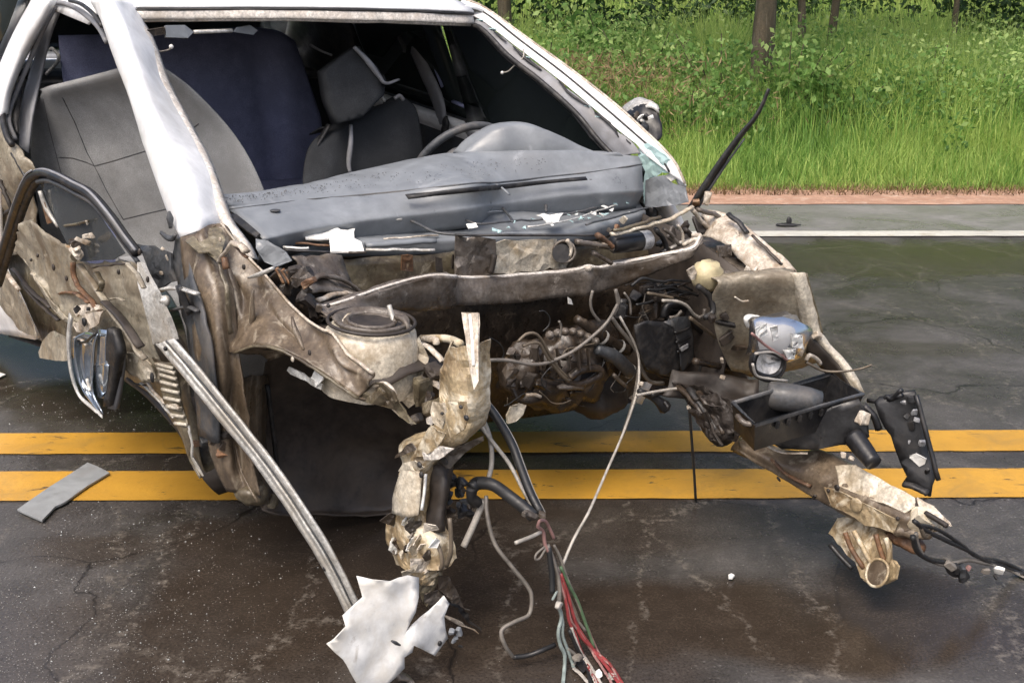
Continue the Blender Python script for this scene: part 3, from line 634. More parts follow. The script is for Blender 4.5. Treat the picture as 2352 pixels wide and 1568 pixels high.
# ---- rear body: quarter panels, boot, rear glass, floor, wheels
def rear_side(s, x0):
    xs_ = list(np.linspace(-3.05, x0, 24)); rows = []
    for k in range(6):
        row = []
        for x in xs_:
            a = .36 ** 2 - (x + 2.42) ** 2; zl = .25 + (max(0, math.sqrt(a)) if a > 0 else 0) * .98
            z = zl + (.93 - zl) * k / 5; row.append(V((x, s * (.83 - .55 * max(0, z - .62) ** 1.6 - .25 * max(0, .45 - z) ** 1.5 - .06 * max(0, -2.7 - x)), z)))
        rows.append(row)
    return loft('quarter_panel', rows, 'white', car, 1, 2, .006)
rear_side(1, -2.02)
qp = rear_side(-1, -2.0)
boot = loft('boot_lid', [[V((x, y, z - .02 * y * y)) for y in (-.74, -.4, 0, .4, .74)] for x, z in ((-2.3, .96), (-2.6, .98), (-2.95, .96), (-3.04, .85), (-3.06, .6), (-3.02, .3))], 'white', car, 3, 3, .006)
loft('rear_window', [[V((-2.15 - .02 * abs(y), y, 1.385 - .03 * y * y)) for y in (-.5, 0, .5)], [V((-2.38, y, 1.18)) for y in (-.56, 0, .56)], [V((-2.6, y, .985)) for y in (-.62, 0, .62)]], 'doorglass', car, 3, 3, .004)
for s in (-1, 1):
    loft('c_pillar_lining', [[V((-1.9, s * .575, 1.36)), V((-1.95, s * .675, 1.1)), V((-1.95, s * .745, .9))], [V((-2.2, s * .50, 1.37)), V((-2.45, s * .57, 1.16)), V((-2.7, s * .63, .94))]], 'slate', car, 3, 2, .006)
    loft('c_pillar', [[V((-1.95, s * .60, 1.35)), V((-2.0, s * .70, 1.1)), V((-2.0, s * .77, .93))], [V((-2.2, s * .53, 1.38)), V((-2.45, s * .60, 1.16)), V((-2.7, s * .66, .96))]], 'white', car, 3, 2, .01)
    wh = lathe('rear_wheel', V((-2.42, s * .73, .29)), V((0, s, 0)), [(.17, .06), (.19, .085), (.25, .09), (.28, .06), (.285, 0), (.28, -.06), (.25, -.09), (.17, -.08), (.05, -.02), (.05, .03), (.15, .045), (.17, .06)], 'rubber', car, 32)
    lathe('rim', V((-2.42, s * .73, .29)), V((0, s, 0)), [(.0, .06), (.05, .062), (.08, .045), (.15, .05), (.178, .075)], 'silver', wh, 24)
fl = P('D', 'Y', (20, 770, -.76), (200, 835, -.74), (300, 878, -.74), (360, 930, -.73), (420, 1010, -.72), (468, 1100, -.70), (500, 1130, -.66))
loft('floor_pan', [fl, [V((p.x, -.2, p.z + .02)) for p in fl], [V((p.x, .4, p.z + .02)) for p in fl], [V((p.x, .76, p.z)) for p in fl]], 'dark', car, 3, 3, .01, .01, 6)
loft('floor_pan', [[V((-1.7, y, .34)) for y in (-.74, 0, .74)], [V((-2.3, y, .40)) for y in (-.6, 0, .6)], [V((-3.0, y, .36)) for y in (-.7, 0, .7)]], 'dark', car, 3, 3, .01)
loft('parcel_shelf', [[V((-1.95, y, .99)) for y in (-.62, 0, .62)], [V((-2.5, y, .96)) for y in (-.62, 0, .62)]], 'slate', car, 3, 3, .01)
# ---- passenger side: B pillar, rear door
bp_o = P('r1', 'Y', (220, 0, -.70), (120, 180, -.735), (40, 350, -.775), (-40, 560, -.82), (-60, 700, -.85))
bp_i = P('r1', 'Y', (345, 0, -.69), (250, 180, -.725), (130, 400, -.765), (30, 640, -.82), (0, 800, -.85))
bp = loft('b_pillar', [off(bp_o, -.02, .02, 0), bp_o, [a.lerp(b, .5) + V((0, -.012, 0)) for a, b in zip(bp_o, bp_i)], bp_i, off(bp_i, -.03, .03, 0)], 'white', car, 4, 3, .004)
tube('door_seal', P('r1', 'Y', (352, 20, -.67), (255, 200, -.705), (150, 410, -.745), (48, 650, -.80), (18, 800, -.84), (45, 930, -.855), (85, 1000, -.85)), .010, 'rubber', bp, 5, 8)
tube('door_seal', P('r1', 'Y', (380, 40, -.655), (300, 200, -.69), (205, 420, -.725), (95, 680, -.78), (60, 830, -.82), (105, 960, -.82)), .008, 'trim', bp, 5, 8)
tube('door_seal', P('r1', 'Y', (150, 600, -.74), (110, 800, -.79), (120, 920, -.80)), [.004, .011, .004], 'rubber', bp, 5, 8)
bi = loft('b_pillar_inner_trim', [P('r1', 'Y', (370, 50, -.64), (290, 260, -.67), (200, 540, -.71), (140, 800, -.76), (130, 1010, -.80)), P('r1', 'Y', (420, 60, -.63), (345, 260, -.655), (280, 540, -.69), (225, 800, -.74), (200, 1060, -.77))], 'trim', bp, 4, 4, .008)
tube('belt_guide_loop', P('r1', 'Y', (320, 510, -.62), (385, 440, -.61), (405, 390, -.61), (362, 338, -.615), (345, 345, -.62)), .006, 'alu', bp, 5, 8)
tube('door_arch_seal', P('r1', 'Y', (350, 15, -.655), (430, 22, -.645), (520, 55, -.64), (600, 110, -.645), (680, 190, -.652), (735, 290, -.66)), .008, 'trim', ap, 5, 8)
tube('door_arch_seal', P('r1', 'Y', (480, 5, -.66), (560, 30, -.66), (640, 95, -.665), (700, 180, -.672)), .006, 'rubber', ap, 5, 8)
rd2 = loft('rear_door', [P('D', 'Y', (-140, 640, -.87), (-60, 640, -.87), (8, 610, -.87)), P('D', 'Y', (-140, 720, -.87), (-40, 715, -.87), (52, 695, -.865)), P('D', 'Y', (-140, 750, -.84), (-40, 757, -.845), (88, 778, -.84))], 'white', car, 4, 4, .02, .006, 6)
lab(rd2, 'buckled white lower rear door panel')
loft('window_glass', [P('D', 'Y', (-160, -60, -.72), (60, -60, -.71)), P('D', 'Y', (-160, 60, -.76), (18, 60, -.755)), P('D', 'Y', (-160, 150, -.80), (-25, 150, -.80))], 'tint', rd2, 3, 3, .004)
loft('door_upper', [P('D', 'Y', (-160, 150, -.84), (-25, 150, -.835)), P('D', 'Y', (-160, 400, -.87), (-2, 400, -.865)), P('D', 'Y', (-140, 640, -.86), (5, 600, -.86))], 'white', rd2, 3, 3, .01)
bl = loft('b_pillar_base', [P('r1', 'Y', (-60, 720, -.86), (-50, 1000, -.87), (-40, 1300, -.87), (-20, 1568, -.86), (60, 1750, -.84)), P('r1', 'Y', (5, 860, -.855), (70, 1010, -.85), (110, 1250, -.845), (100, 1500, -.83), (140, 1750, -.82)), P('r1', 'Y', (85, 990, -.83), (170, 1060, -.82), (240, 1170, -.81), (250, 1400, -.80), (260, 1700, -.79))], 'beige', car, 6, 6, .004, .010, 16)
lab(bl, 'crumpled cream lower door post')
tube('torn_seam', P('r5', 'Y', (80, 10, -.85), (130, 90, -.84), (180, 190, -.83)), .006, 'rubber', bl, 4, 6, 1, .005, 30)
tube('torn_seam', P('r5', 'Y', (0, 200, -.87), (30, 290, -.87), (70, 380, -.86), (40, 440, -.87)), .007, 'dark', bl, 4, 6, 1, .008, 30)
# ---- seats
def seat_back(name, lft, rgt, depth, mat, bulge=.05):
    n = len(lft); rows = []
    for i in range(n):
        a, b = lft[i], rgt[i]; row = []
        nr = (b - a).cross(V((0, 0, 1))).normalized(); nr = nr if nr.x > 0 else -nr
        for t, d in ((-.03, -.14), (-.005, -.05), (.05, .0), (.16, .35), (.28, .1), (.5, .0), (.72, .1), (.84, .35), (.95, .0), (1.005, -.05), (1.03, -.14)):
            row.append(a.lerp(b, t) + nr * (d * bulge if d > 0 else d * depth))
        rows.append(row)
    top = [p + V((-.05, 0, -.0)) for p in rows[0]]; top2 = [p + V((-.14, 0, -.04)) for p in rows[0]]
    return loft(name, [top2, top] + rows, mat, car, 2, 4, .006)
sl = P('r1', 'Y', (290, 640, -.70), (240, 760, -.705), (225, 1000, -.705), (260, 1300, -.70), (330, 1700, -.68), (420, 1950, -.66))
sr = P('D', 'X', (345, 150, -1.12), (415, 200, -1.10), (500, 290, -1.06), (552, 370, -1.0), (590, 460, -.95), (620, 560, -.9))
s1_ = seat_back('front_seat', sl, sr, .12, 'seat'); lab(s1_, 'grey cloth passenger seat with stitched panels')
def lift(pts, d=.012): return [p + V((d, 0, d * .4)) for p in pts]
def on_seat(*uv):
    out = []
    for (u, v) in uv:
        k = u * .3334; vv = v * .3334
        best = None
        d = CARI.to_3x3() @ sight(k, vv)
        # plane of the seat face
        n_ = (sr[3] - sl[3]).cross(sl[5] - sl[1]); t = (sl[3] - EYEC).dot(n_) / d.dot(n_); out.append(EYEC + d * t)
    return out
for ln in ([(430, 670), (520, 850), (600, 1050), (655, 1150), (740, 1320), (850, 1510)], [(390, 1085), (500, 1090), (600, 1120), (655, 1145)], [(655, 1145), (800, 1105), (1010, 1040), (1250, 950), (1370, 850)], [(850, 1512), (1000, 1475), (1150, 1440)], [(300, 680), (345, 900), (395, 1085), (450, 1300), (520, 1500)]):
    q = hit(s1_, 'r1', *dense(ln)); 
    if len(q) > 2: tube('seat_seam', q, .0028, 'slate', s1_, 2, 6)
cu = P('D', 'Z', (300, 640, .62), (420, 640, .60), (560, 560, .62))
loft('seat_cushion', [[V((-.95, y, .62)) for y in (-.66, -.4, -.14)], [V((-.75, y, .66)) for y in (-.67, -.4, -.13)], [V((-.45, y, .66)) for y in (-.67, -.4, -.13)], [V((-.36, y, .55)) for y in (-.66, -.4, -.14)], [V((-.36, y, .40)) for y in (-.66, -.4, -.14)]], 'seat', s1_, 4, 4, .01)
rs = loft('rear_seat', [P('r2', 'X', (-1160, 280, -1.82), (-100, 215, -1.82), (130, 200, -1.82), (330, 225, -1.82), (450, 290, -1.82)), P('r2', 'X', (-1160, 300, -1.74), (-80, 300, -1.74), (190, 330, -1.76), (390, 300, -1.74), (500, 430, -1.78)), P('r2', 'X', (-1110, 700, -1.68), (-20, 700, -1.68), (240, 700, -1.72), (420, 680, -1.68), (600, 720, -1.74)), P('r2', 'X', (-1060, 1000, -1.64), (40, 1000, -1.64), (280, 1000, -1.68), (440, 980, -1.64), (640, 900, -1.70)), P('r2', 'X', (-1010, 1330, -1.6), (80, 1330, -1.6), (310, 1330, -1.63), (450, 1330, -1.6), (620, 1330, -1.64))], 'navy', car, 6, 5, .02)
lab(rs, 'dark blue rear bench seat')
for ln in ([(190, 320), (225, 520), (255, 760), (285, 1020), (310, 1240)], [(0, 640), (120, 668), (245, 690)], [(20, 960), (150, 955), (290, 970)], [(330, 560), (460, 720), (620, 860)]):
    q = hit(rs, 'r2', *dense(ln))
    if len(q) > 2: tube('seat_seam', q, .005, 'rubber', rs, 2, 6)
loft('rear_cushion', [[V((-1.66, y, .62)) for y in (-.65, 0, .65)], [V((-1.56, y, .66)) for y in (-.65, 0, .65)], [V((-1.47, y, .60)) for y in (-.65, 0, .65)], [V((-1.45, y, .4)) for y in (-.65, 0, .65)]], 'navy', rs, 4, 4, .01)
dsl = P('r2', 'X', (720, 900, -1.02), (640, 960, -1.0), (585, 1060, -.98), (560, 1250, -.95), (580, 1400, -.93)); dsr = P('r2', 'X', (1215, 690, -1.02), (1290, 760, -1.0), (1320, 900, -.98), (1340, 1100, -.95), (1350, 1300, -.93))
ds = seat_back('front_seat', dsl, dsr, .12, 'dark_cloth', .04); lab(ds, 'dark driver seat with its headrest knocked askew')
hr = sheet('headrest', P('r2', 'X', (640, 500, -.99), (760, 400, -.99), (870, 325, -.99), (1000, 460, -.97), (1065, 560, -.96), (1052, 665, -.95), (900, 800, -.95), (735, 852, -.96), (680, 720, -.98)), 'dark_cloth', ds, .07, .004, 10, .001, .03, 1, True)
tube('headrest_edge', P('r2', 'X', (872, 325, -.94), (960, 415, -.93), (1040, 520, -.92), (1090, 575, -.91), (1180, 548, -.93)), [.010, .017, .010, .006], 'trim', hr, 5, 8, .6)
tube('headrest_post', P('r2', 'X', (1040, 630, -.94), (1060, 670, -.94), (1080, 695, -.95)), .006, 'alu', hr, 4, 6)
tube('headrest_post', P('r2', 'X', (1150, 680, -.95), (1185, 660, -.95), (1212, 690, -.95)), .007, 'trim', hr, 4, 6)
tube('seat_seam', P('r2', 'X', (850, 860, -.96), (850, 980, -.94), (835, 1120, -.93), (845, 1190, -.92)), [.006, .010, .006], 'trim', ds, 4, 6)
tube('headrest_highlight', P('r2', 'X', (570, 310, -1.4), (640, 350, -1.4), (715, 380, -1.4)), .009, 'trim', car, 4, 6, .5)  # pale tube painting the highlight on a second headrest
tube('belt_buckle_strap', P('r2', 'X', (700, 860, -1.0), (640, 960, -1.0), (580, 1060, -1.0)), .014, 'rubber', ds, 4, 6, .5)
sv = sheet('sun_visor', P('r1', 'X', (1138, 180, -.98), (1270, 178, -.98), (1330, 225, -.98), (1290, 265, -.97), (1140, 262, -.97)), 'dash', car, .012, .002, 10, .001, .05, 0)
tube('visor_rod', P('r1', 'X', (1335, 222, -.98), (1450, 218, -.98), (1600, 212, -.98)), .006, 'alu', sv, 3, 8)
sheet('visor_bracket', P('r1', 'X', (1640, 190, -.98), (1720, 175, -.98), (1770, 210, -.98), (1740, 240, -.98), (1600, 220, -.98)), 'dash', sv, .01, .002, 10, .001, .05, 0)
sheet('mirror_mount', P('r1', 'X', (1000, 210, -.97), (1130, 185, -.97), (1135, 235, -.97), (1010, 255, -.97)), 'brown', car, .01, .003, 14, .002, .03, 0)
tube('dangling_wire', P('r1', 'X', (1020, 260, -.96), (1030, 330, -.95), (1090, 355, -.94), (1160, 345, -.94), (1180, 325, -.94)), .0025, 'wire_grey', sv, 5, 6); lump('bulb', at('r1', 1180, 323, 'X', -.94), (.007, .007, .007), 'off_white', sv, .05, 20, (10, 6))
# ---- dashboard
dfe = P('s6', 'Y', (430, 705, -.585), (700, 645, -.49), (1000, 590, -.38), (1300, 540, -.28), (1750, 490, -.13), (2195, 432, .02)) + P('r3', 'Y', (300, 1385, .16), (700, 1335, .34), (1000, 1310, .47), (1290, 1288, .62))
dgr = P('s6', 'Y', (170, 480, -.60), (480, 440, -.50), (800, 400, -.39), (1150, 370, -.28), (1650, 322, -.13), (2195, 262, .02)) + P('r3', 'Y', (300, 1258, .17), (650, 1218, .35), (950, 1185, .48), (1285, 1133, .63))
dbk = P('s6', 'Y', (60, 368, -.62), (330, 350, -.52), (640, 300, -.40), (900, 250, -.30), (1300, 150, -.13), (1780, 50, .04)) + P('r3', 'Y', (110, 1050, .18), (600, 1040, .36), (940, 1045, .52), (1250, 1095, .65))
db = loft('dashboard', [[p + V((-.02, 0, -.07)) for p in dfe], [p + V((.004, 0, -.016)) for p in dfe], dfe, [a.lerp(b, .5) + V((0, 0, .004)) for a, b in zip(dfe, dgr)], dgr, [a.lerp(b, .25) + V((0, 0, .004)) for a, b in zip(dgr, dbk)], [a.lerp(b, .7) + V((0, 0, .01)) for a, b in zip(dgr, dbk)], dbk, [p + V((-.03, 0, -.02)) for p in dbk], [p + V((-.06, 0, -.10)) for p in dbk], [p + V((-.07, 0, -.40)) for p in dbk]], 'dash', car, 4, 4, .004, .0022, 22)
tube('dash_groove', [p + V((.002, 0, .0005)) for p in dgr], .0028, 'slate', db, 4, 6)
sl_t = P('s6', 'Y', (1600, 378, -.165), (1900, 345, -.08), (2195, 312, .02)) + P('r3', 'Y', (300, 1288, .155), (600, 1258, .3), (870, 1236, .42))
sl_b = P('s6', 'Y', (1625, 412, -.165), (1900, 383, -.08), (2195, 352, .02)) + P('r3', 'Y', (300, 1322, .155), (600, 1285, .3), (885, 1256, .42))
loft('demister_slot', [off(sl_t, .016, 0, .011), off(sl_b, .016, 0, .011)], 'rubber', db, 4, 2, .004)
tube('slot_bridge', P('r3', 'Y', (285, 1270, .15), (330, 1300, .15), (375, 1340, .155)), .0045, 'dash', db, 3, 6, .5)
lump('dash_button', at('r3', 920, 1238, 'Y', .46) + V((.004, 0, .003)), (.012, .012, .003), 'slate', db, .05, 20, (12, 6))
lump('dash_button', at('s6', 545, 492, 'Y', -.5) + V((.004, 0, .003)), (.011, .014, .003), 'slate', db, .05, 20, (12, 6))
hb = P('r3', 'Y', (40, 1065, .17), (140, 965, .21), (280, 885, .26), (420, 860, .32), (580, 880, .38), (760, 960, .45), (940, 1050, .52), (1080, 1060, .57))
hf = P('r3', 'Y', (0, 1180, .13), (120, 1165, .19), (280, 1150, .25), (420, 1145, .31), (600, 1140, .38), (780, 1135, .46), (960, 1125, .53), (1150, 1110, .61))
loft('instrument_hood', [off(hf, .0, 0, -.01), [a.lerp(b, .35) + V((.02, 0, .012)) for a, b in zip(hf, hb)], [a.lerp(b, .75) + V((.012, 0, .012)) for a, b in zip(hf, hb)], hb, off(hb, -.05, 0, -.012), off(hb, -.06, 0, -.12)], 'dash', db, 5, 4, .004, .002, 14)
sheet('dash_end_gap', P('s6', 'Y', (180, 520, -.62), (240, 530, -.61), (430, 690, -.60), (400, 720, -.61), (200, 570, -.63)), 'rubber', db, .006, .003, 20, .001, .03, 0)
# water drops and grit on the dash top
dv, df = [], []
for k in range(380):
    i = random.randint(0, 6); t = random.random(); s = random.random() ** .8 * .55
    a = dgr[i].lerp(dgr[i + 1], t); b = dbk[i].lerp(dbk[i + 1], t); c = a.lerp(b, .08 + s) + V((0, 0, .011)); r_ = random.uniform(.001, .0026); n0 = len(dv)
    dv += [c + V((r_, 0, 0)), c + V((-r_ * .5, r_ * .87, 0)), c + V((-r_ * .5, -r_ * .87, 0)), c + V((0, 0, r_))]; df += [(n0, n0 + 1, n0 + 3), (n0 + 1, n0 + 2, n0 + 3), (n0 + 2, n0, n0 + 3), (n0, n0 + 2, n0 + 1)]
o = mesh('glass_grit', dv, df, 'slate', db, False); o['kind'] = 'stuff'
# steering wheel
axw = V((-.88, 0, .47)).normalized(); uu = V((0, 1, 0)); vv_ = axw.cross(uu); cw = at('r2', 1720, 866, 'X', -.42) + vv_ * .165
sw = tube('steering_wheel', [cw + (uu * math.cos(a) + vv_ * math.sin(a)) * .165 for a in np.linspace(0, 6.283, 37)], .0125, 'slate', car, 2, 10)
for a in (.35, 2.79, 4.71): tube('spoke', [cw, cw + (uu * math.cos(a) + vv_ * -math.sin(a)) * .155], [.026, .013], 'slate', sw, 3, 8, .5)
lump('hub', cw, (.03, .075, .065), 'slate', sw, .05, 10)
tube('steering_column', [cw, cw - axw * .22], .04, 'slate', sw, 2, 12)
# ---- scuttle: tray, broken pieces, wiper gear
ct = P('s6', 'Z', (600, 640, .90), (900, 600, .905), (1500, 560, .905), (2195, 500, .905)) + P('s7', 'Z', (500, 460, .905), (1000, 400, .905), (1500, 320, .91))
cb = P('s6', 'Z', (640, 760, .885), (950, 730, .885), (1500, 725, .885), (2195, 700, .885)) + P('s7', 'Z', (520, 668, .885), (1000, 640, .885), (1560, 480, .895))
tray = loft('scuttle_tray', [off(ct, -.05, 0, -.03), ct, [a.lerp(b, .5) + V((0, 0, -.012)) for a, b in zip(ct, cb)], cb, off(cb, .012, 0, -.02), off(cb, .004, 0, -.045)], 'dash', car, 5, 4, .003, .004, 26)
lab(tray, 'wet grey plastic scuttle tray full of splinters')
fw = P('D', 'X', (690, 600, .0), (800, 592, .01), (1000, 582, .02), (1200, 562, .02), (1400, 548, .02), (1560, 522, .02)); fw2 = P('D', 'X', (640, 660, .03), (800, 680, .03), (1000, 680, .04), (1200, 665, .04), (1400, 640, .04), (1560, 600, .04)); fw3 = P('D', 'X', (640, 860, -.02), (800, 880, -.02), (1000, 900, -.02), (1200, 900, -.02), (1400, 880, -.02), (1560, 850, -.02)); fw4 = P('D', 'X', (700, 1010, -.05), (820, 1010, -.06), (1000, 980, -.08), (1200, 960, -.1), (1400, 930, -.1), (1560, 900, -.1))
loft('firewall', [fw, fw2], 'khaki', car, 6, 5, .004, .010, 12)
loft('lower_firewall', [off(fw2, 0, 0, .01), fw3, fw4], 'brown', car, 6, 4, .004, .012, 8)
for (x0, y0, x1, y1, mt) in ((1590, 850, 1690, 990, 'rust'), (1880, 870, 1930, 1000, 'dark'), (2010, 850, 2150, 980, 'dark')):
    sheet('firewall_hole', P('s6', 'X', (x0, y0, .046), (x1, y0 + 10, .046), (x1, y1, .046), (x0, y1 - 8, .046)), mt, car, .004, .003, 30, .002, .03, 0)
sheet('firewall_plate', P('s7', 'X', (0, 700, .06), (330, 720, .06), (330, 1010, .07), (200, 1030, .07), (0, 1020, .07)), 'grey_steel', car, .003, .008, 24, .003, .03)
sheet('firewall_plate', P('s7', 'X', (330, 740, .06), (700, 720, .06), (900, 740, .05), (930, 960, .07), (560, 1000, .07), (330, 1010, .07)), 'primer', car, .003, .010, 22, .003, .03)
tube('firewall_slot', P('s7', 'X', (325, 850, .085), (310, 930, .085), (290, 1005, .085)), .008, 'dark', car, 3, 6)
lathe('heater_duct', at('s7', 900, 830, 'X', .07), V((.75, -.55, .35)), [(.026, -.05), (.029, .012), (.033, .016), (.033, .022), (.027, .022), (.024, -.03), (.0, -.04)], 'grey_steel', car, 24, .002, 30)
lathe('duct_bore', at('s7', 880, 840, 'X', .085), V((.75, -.55, .35)), [(.026, 0), (.0, .001)], 'rubber', car, 20)
tube('duct_rim', P('s7', 'X', (925, 730, .095), (960, 790, .095), (945, 860, .095), (910, 930, .09)), .006, 'lip', car, 5, 6, 1, .002, 40)
wp = sheet('broken_white_panel', P('s6', 'Z', (770, 655, .915), (800, 610, .915), (850, 590, .917), (1010, 600, .917), (1090, 645, .915), (1205, 640, .912), (1200, 720, .905), (1260, 750, .903), (1290, 830, .89), (1010, 832, .89), (1000, 725, .905), (800, 722, .905)), 'off_white', car, .004, .004, 30, .002, .02)
for (a, b, r_, mt) in (((620, 790), (830, 800), .0045, 'off_white'), ((640, 712), (1000, 745), .004, 'lip'), ((660, 750), (1000, 775), .005, 'rust'), ((620, 815), (1000, 830), .005, 'rubber'), ((1450, 722), (1900, 690), .0035, 'lip'), ((1300, 812), (1870, 812), .006, 'alu'), ((1300, 775), (1880, 735), .012, 'dash'), ((1160, 835), (1300, 836), .005, 'dark')):
    tube('scuttle_strip', P('s6', 'Z', (*a, .893), ((a[0] + b[0]) / 2, (a[1] + b[1]) / 2, .895), (*b, .893)), r_, mt, tray, 5, 7, .6, .003, 26)
wl = P('s6', 'Z', (1430, 565, .925), (1620, 555, .925), (1740, 600, .92), (1900, 670, .915), (2195, 692, .915)) + P('s7', 'Z', (300, 690, .91), (700, 690, .91), (1180, 690, .905))
lk = tube('wiper_linkage', wl, .0055, 'slate', car, 5, 8, .7); tube('linkage_end', P('s6', 'Z', (1430, 562, .93), (1520, 556, .93), (1600, 556, .93)), .0065, 'alu', lk, 3, 8, .6)
for ln, mt, r_ in (([(30, 530), (190, 595), (500, 570), (740, 555), (1000, 500), (1180, 460)], 'slate', .004), ([(390, 460), (440, 520), (480, 580)], 'slate', .0045), ([(750, 420), (755, 495)], 'slate', .0045), ([(40, 500), (180, 510), (400, 490)], 'dash', .003), ([(1080, 600), (1400, 520), (1600, 460)], 'slate', .004), ([(600, 620), (900, 575), (1150, 500), (1330, 440)], 'alu', .003), ([(1380, 405), (1450, 385), (1550, 375)], 'rubber', .007), ([(1000, 420), (1100, 370), (1400, 340), (1390, 320)], 'rubber', .009), ([(0, 690), (600, 690), (1180, 690)], 'rubber', .0045), ([(1560, 290), (1570, 340), (1580, 370)], 'slate', .004)):
    tube('tray_rib', P('s7', 'Z', *ln, base=.918), r_, mt, tray, 5, 6, .7, .003, 30)
sheet('white_scrap', P('s7', 'Z', (665, 525, .925), (730, 515, .93), (780, 530, .925), (840, 520, .93), (892, 505, .93), (850, 580, .92), (755, 590, .92), (720, 545, .92)), 'off_white', car, .003, .003, 50, .002, .015)
sheet('white_scrap', P('s7', 'Z', (90, 600, .92), (170, 590, .925), (190, 625, .915), (110, 635, .915)), 'off_white', car, .003, .003, 50, .002, .012)
for i in range(26):   # splinters of windscreen glass lying in the tray
    u, v = random.uniform(300, 1500), 0; v = 640 - .19 * (u - 500) * .9 + random.uniform(-70, 30); c = at('s7', u, v, 'Z', .915); s = random.uniform(.006, .016); a = random.uniform(0, 6.28)
    sheet('glass_splinter', [c + V((math.cos(a + q) * s * random.uniform(.5, 1), math.sin(a + q) * s * random.uniform(.5, 1), random.uniform(-.003, .006))) for q in (0, 1.6, 3.2, 4.7)], 'shard' if i % 3 else 'off_white', tray, .002, 0, 10, 0, .05, 0)
# wiper motor and linkage on the driver side
c0, c1 = at('s7', 1290, 770, 'X', .20), at('s7', 1660, 720, 'X', .20)
wm = lathe('wiper_motor', c0, (c1 - c0), [(.0, 0), (.018, .001), (.024, .008), (.026, .05), (.0265, .10), (.024, .108), (.0, .11)], 'black', car, 24)
lathe('motor_cap', c0 + (c1 - c0) * .62, (c1 - c0), [(.0272, 0), (.0272, .032), (.022, .038), (.0, .04)], 'silver', wm, 24)
for ln, r_, mt in (([(1300, 690), (1480, 640), (1750, 570), (1960, 455)], .0075, 'primer'), ([(1310, 655), (1500, 600), (1700, 540)], .006, 'khaki'), ([(1660, 640), (1720, 720), (1740, 800), (1700, 830)], .009, 'black'), ([(1730, 640), (1800, 700), (1850, 770)], .007, 'grey_steel'), ([(1840, 600), (1880, 680), (1880, 770)], .006, 'lip'), ([(1960, 480), (2050, 580), (2110, 650)], .009, 'lip'), ([(2000, 480), (2150, 520), (2250, 600)], .010, 'grey_steel'), ([(1130, 840), (1200, 870), (1290, 920)], .010, 'grey_steel'), ([(1180, 690), (1250, 740), (1290, 790)], .012, 'rust'), ([(1000, 740), (1100, 760), (1260, 790)], .011, 'grey_steel'), ([(1170, 780), (1240, 770), (1300, 800)], .008, 'lip'), ([(1900, 640), (1960, 700), (2000, 760)], .010, 'dark'), ([(1780, 800), (1850, 760), (1960, 720)], .006, 'wire_white')):
    tube('wiper_gear_piece', P('s7', 'X', *ln, base=.22), r_, mt, wm, 5, 7, .7, .005, 22)
for (u, v, r_, mt) in ((1800, 690, .018, 'grey_steel'), (1400, 560, .012, 'primer'), (1330, 640, .012, 'rust'), (1900, 620, .02, 'brown'), (2030, 600, .022, 'dark'), (1620, 480, .008, 'rubber'), (1280, 650, .010, 'dark'), (1700, 760, .017, 'black')):
    lump('crushed_bracket', at('s7', u, v, 'X', .2), (r_, r_ * 1.2, r_ * .8), mt, wm, .5, 40, (14, 9))
wa = P('D', 'Y', (1588, 478, .70), (1612, 440, .71), (1655, 375, .74), (1700, 312, .77), (1732, 274, .79), (1750, 243, .80), (1766, 204, .81))
wi = tube('wiper_arm', wa, [.021, .023, .021, .016, .012, .010, .009], 'rubber', car, 5, 8, .5); lab(wi, 'black wiper arm standing straight up')
tube('arm_rib', off(wa[:4], .012, .006, -.006), [.006, .003], 'slate', wi, 4, 6)
lump('wiper_pivot', at('s1', 750, 190, 'Y', .69), (.016, .016, .02), 'rust', car, .4, 40, (14, 9)); lump('pivot_nut', at('s1', 818, 165, 'Y', .70), (.014, .014, .012), 'lip', car, .35, 50, (12, 8))
gs = sheet('windscreen_shard', P('r3', 'Y', (1270, 1000, .665), (1330, 985, .67), (1440, 1060, .685), (1510, 1115, .70), (1545, 1190, .705), (1490, 1200, .695), (1430, 1190, .69), (1340, 1225, .68), (1308, 1290, .67), (1300, 1420, .66), (1290, 1290, .665), (1310, 1180, .668), (1265, 1100, .66)), 'shard', car, .004, .006, 26, .004, .02); lab(gs, 'pale turquoise crazed shard of windscreen at the pillar foot')
sheet('scuttle_end_panel', P('r3', 'Y', (1310, 1240, .665), (1440, 1205, .68), (1500, 1260, .69), (1585, 1290, .70), (1610, 1390, .70), (1480, 1420, .68), (1310, 1430, .66)), 'dash', car, .003, .004, 20, .002, .03)
sheet('white_chip', P('r3', 'Y', (1440, 1210, .70), (1500, 1190, .705), (1530, 1230, .71), (1480, 1260, .70)), 'off_white', car, .003, .003, 40, .001, .02, 0)
# ---- dented cross beam
bt_ = P('s6', 'Y', (880, 1270, -.585), (960, 1285, -.565), (1060, 1262, -.54), (1300, 1182, -.46), (1600, 1085, -.35), (1880, 1030, -.25), (2050, 1040, -.18)) + P('s7', 'Y', (0, 1045, -.12), (200, 1048, -.03), (400, 1035, .05), (700, 1015, .15), (1000, 985, .24), (1100, 955, .27), (1200, 965, .3), (1400, 925, .36), (1750, 855, .46), (1850, 835, .48), (1980, 795, .51), (2030, 705, .535))
bb = P('D', 'Y', (748, 728, -.585), (775, 732, -.565), (810, 735, -.54), (850, 728, -.46), (915, 712, -.35), (990, 712, -.25), (1035, 705, -.18), (1060, 700, -.12), (1110, 700, -.03), (1160, 696, .05), (1240, 688, .15), (1310, 680, .24), (1345, 676, .27), (1370, 670, .3), (1425, 655, .36), (1525, 618, .46), (1560, 602, .48), (1590, 590, .51), (1612, 560, .535))
bm_ = [a.lerp(b, .45) + V((.006 + .006 * math.sin(i * 1.7), 0, 0)) for i, (a, b) in enumerate(zip(bt_, bb))]
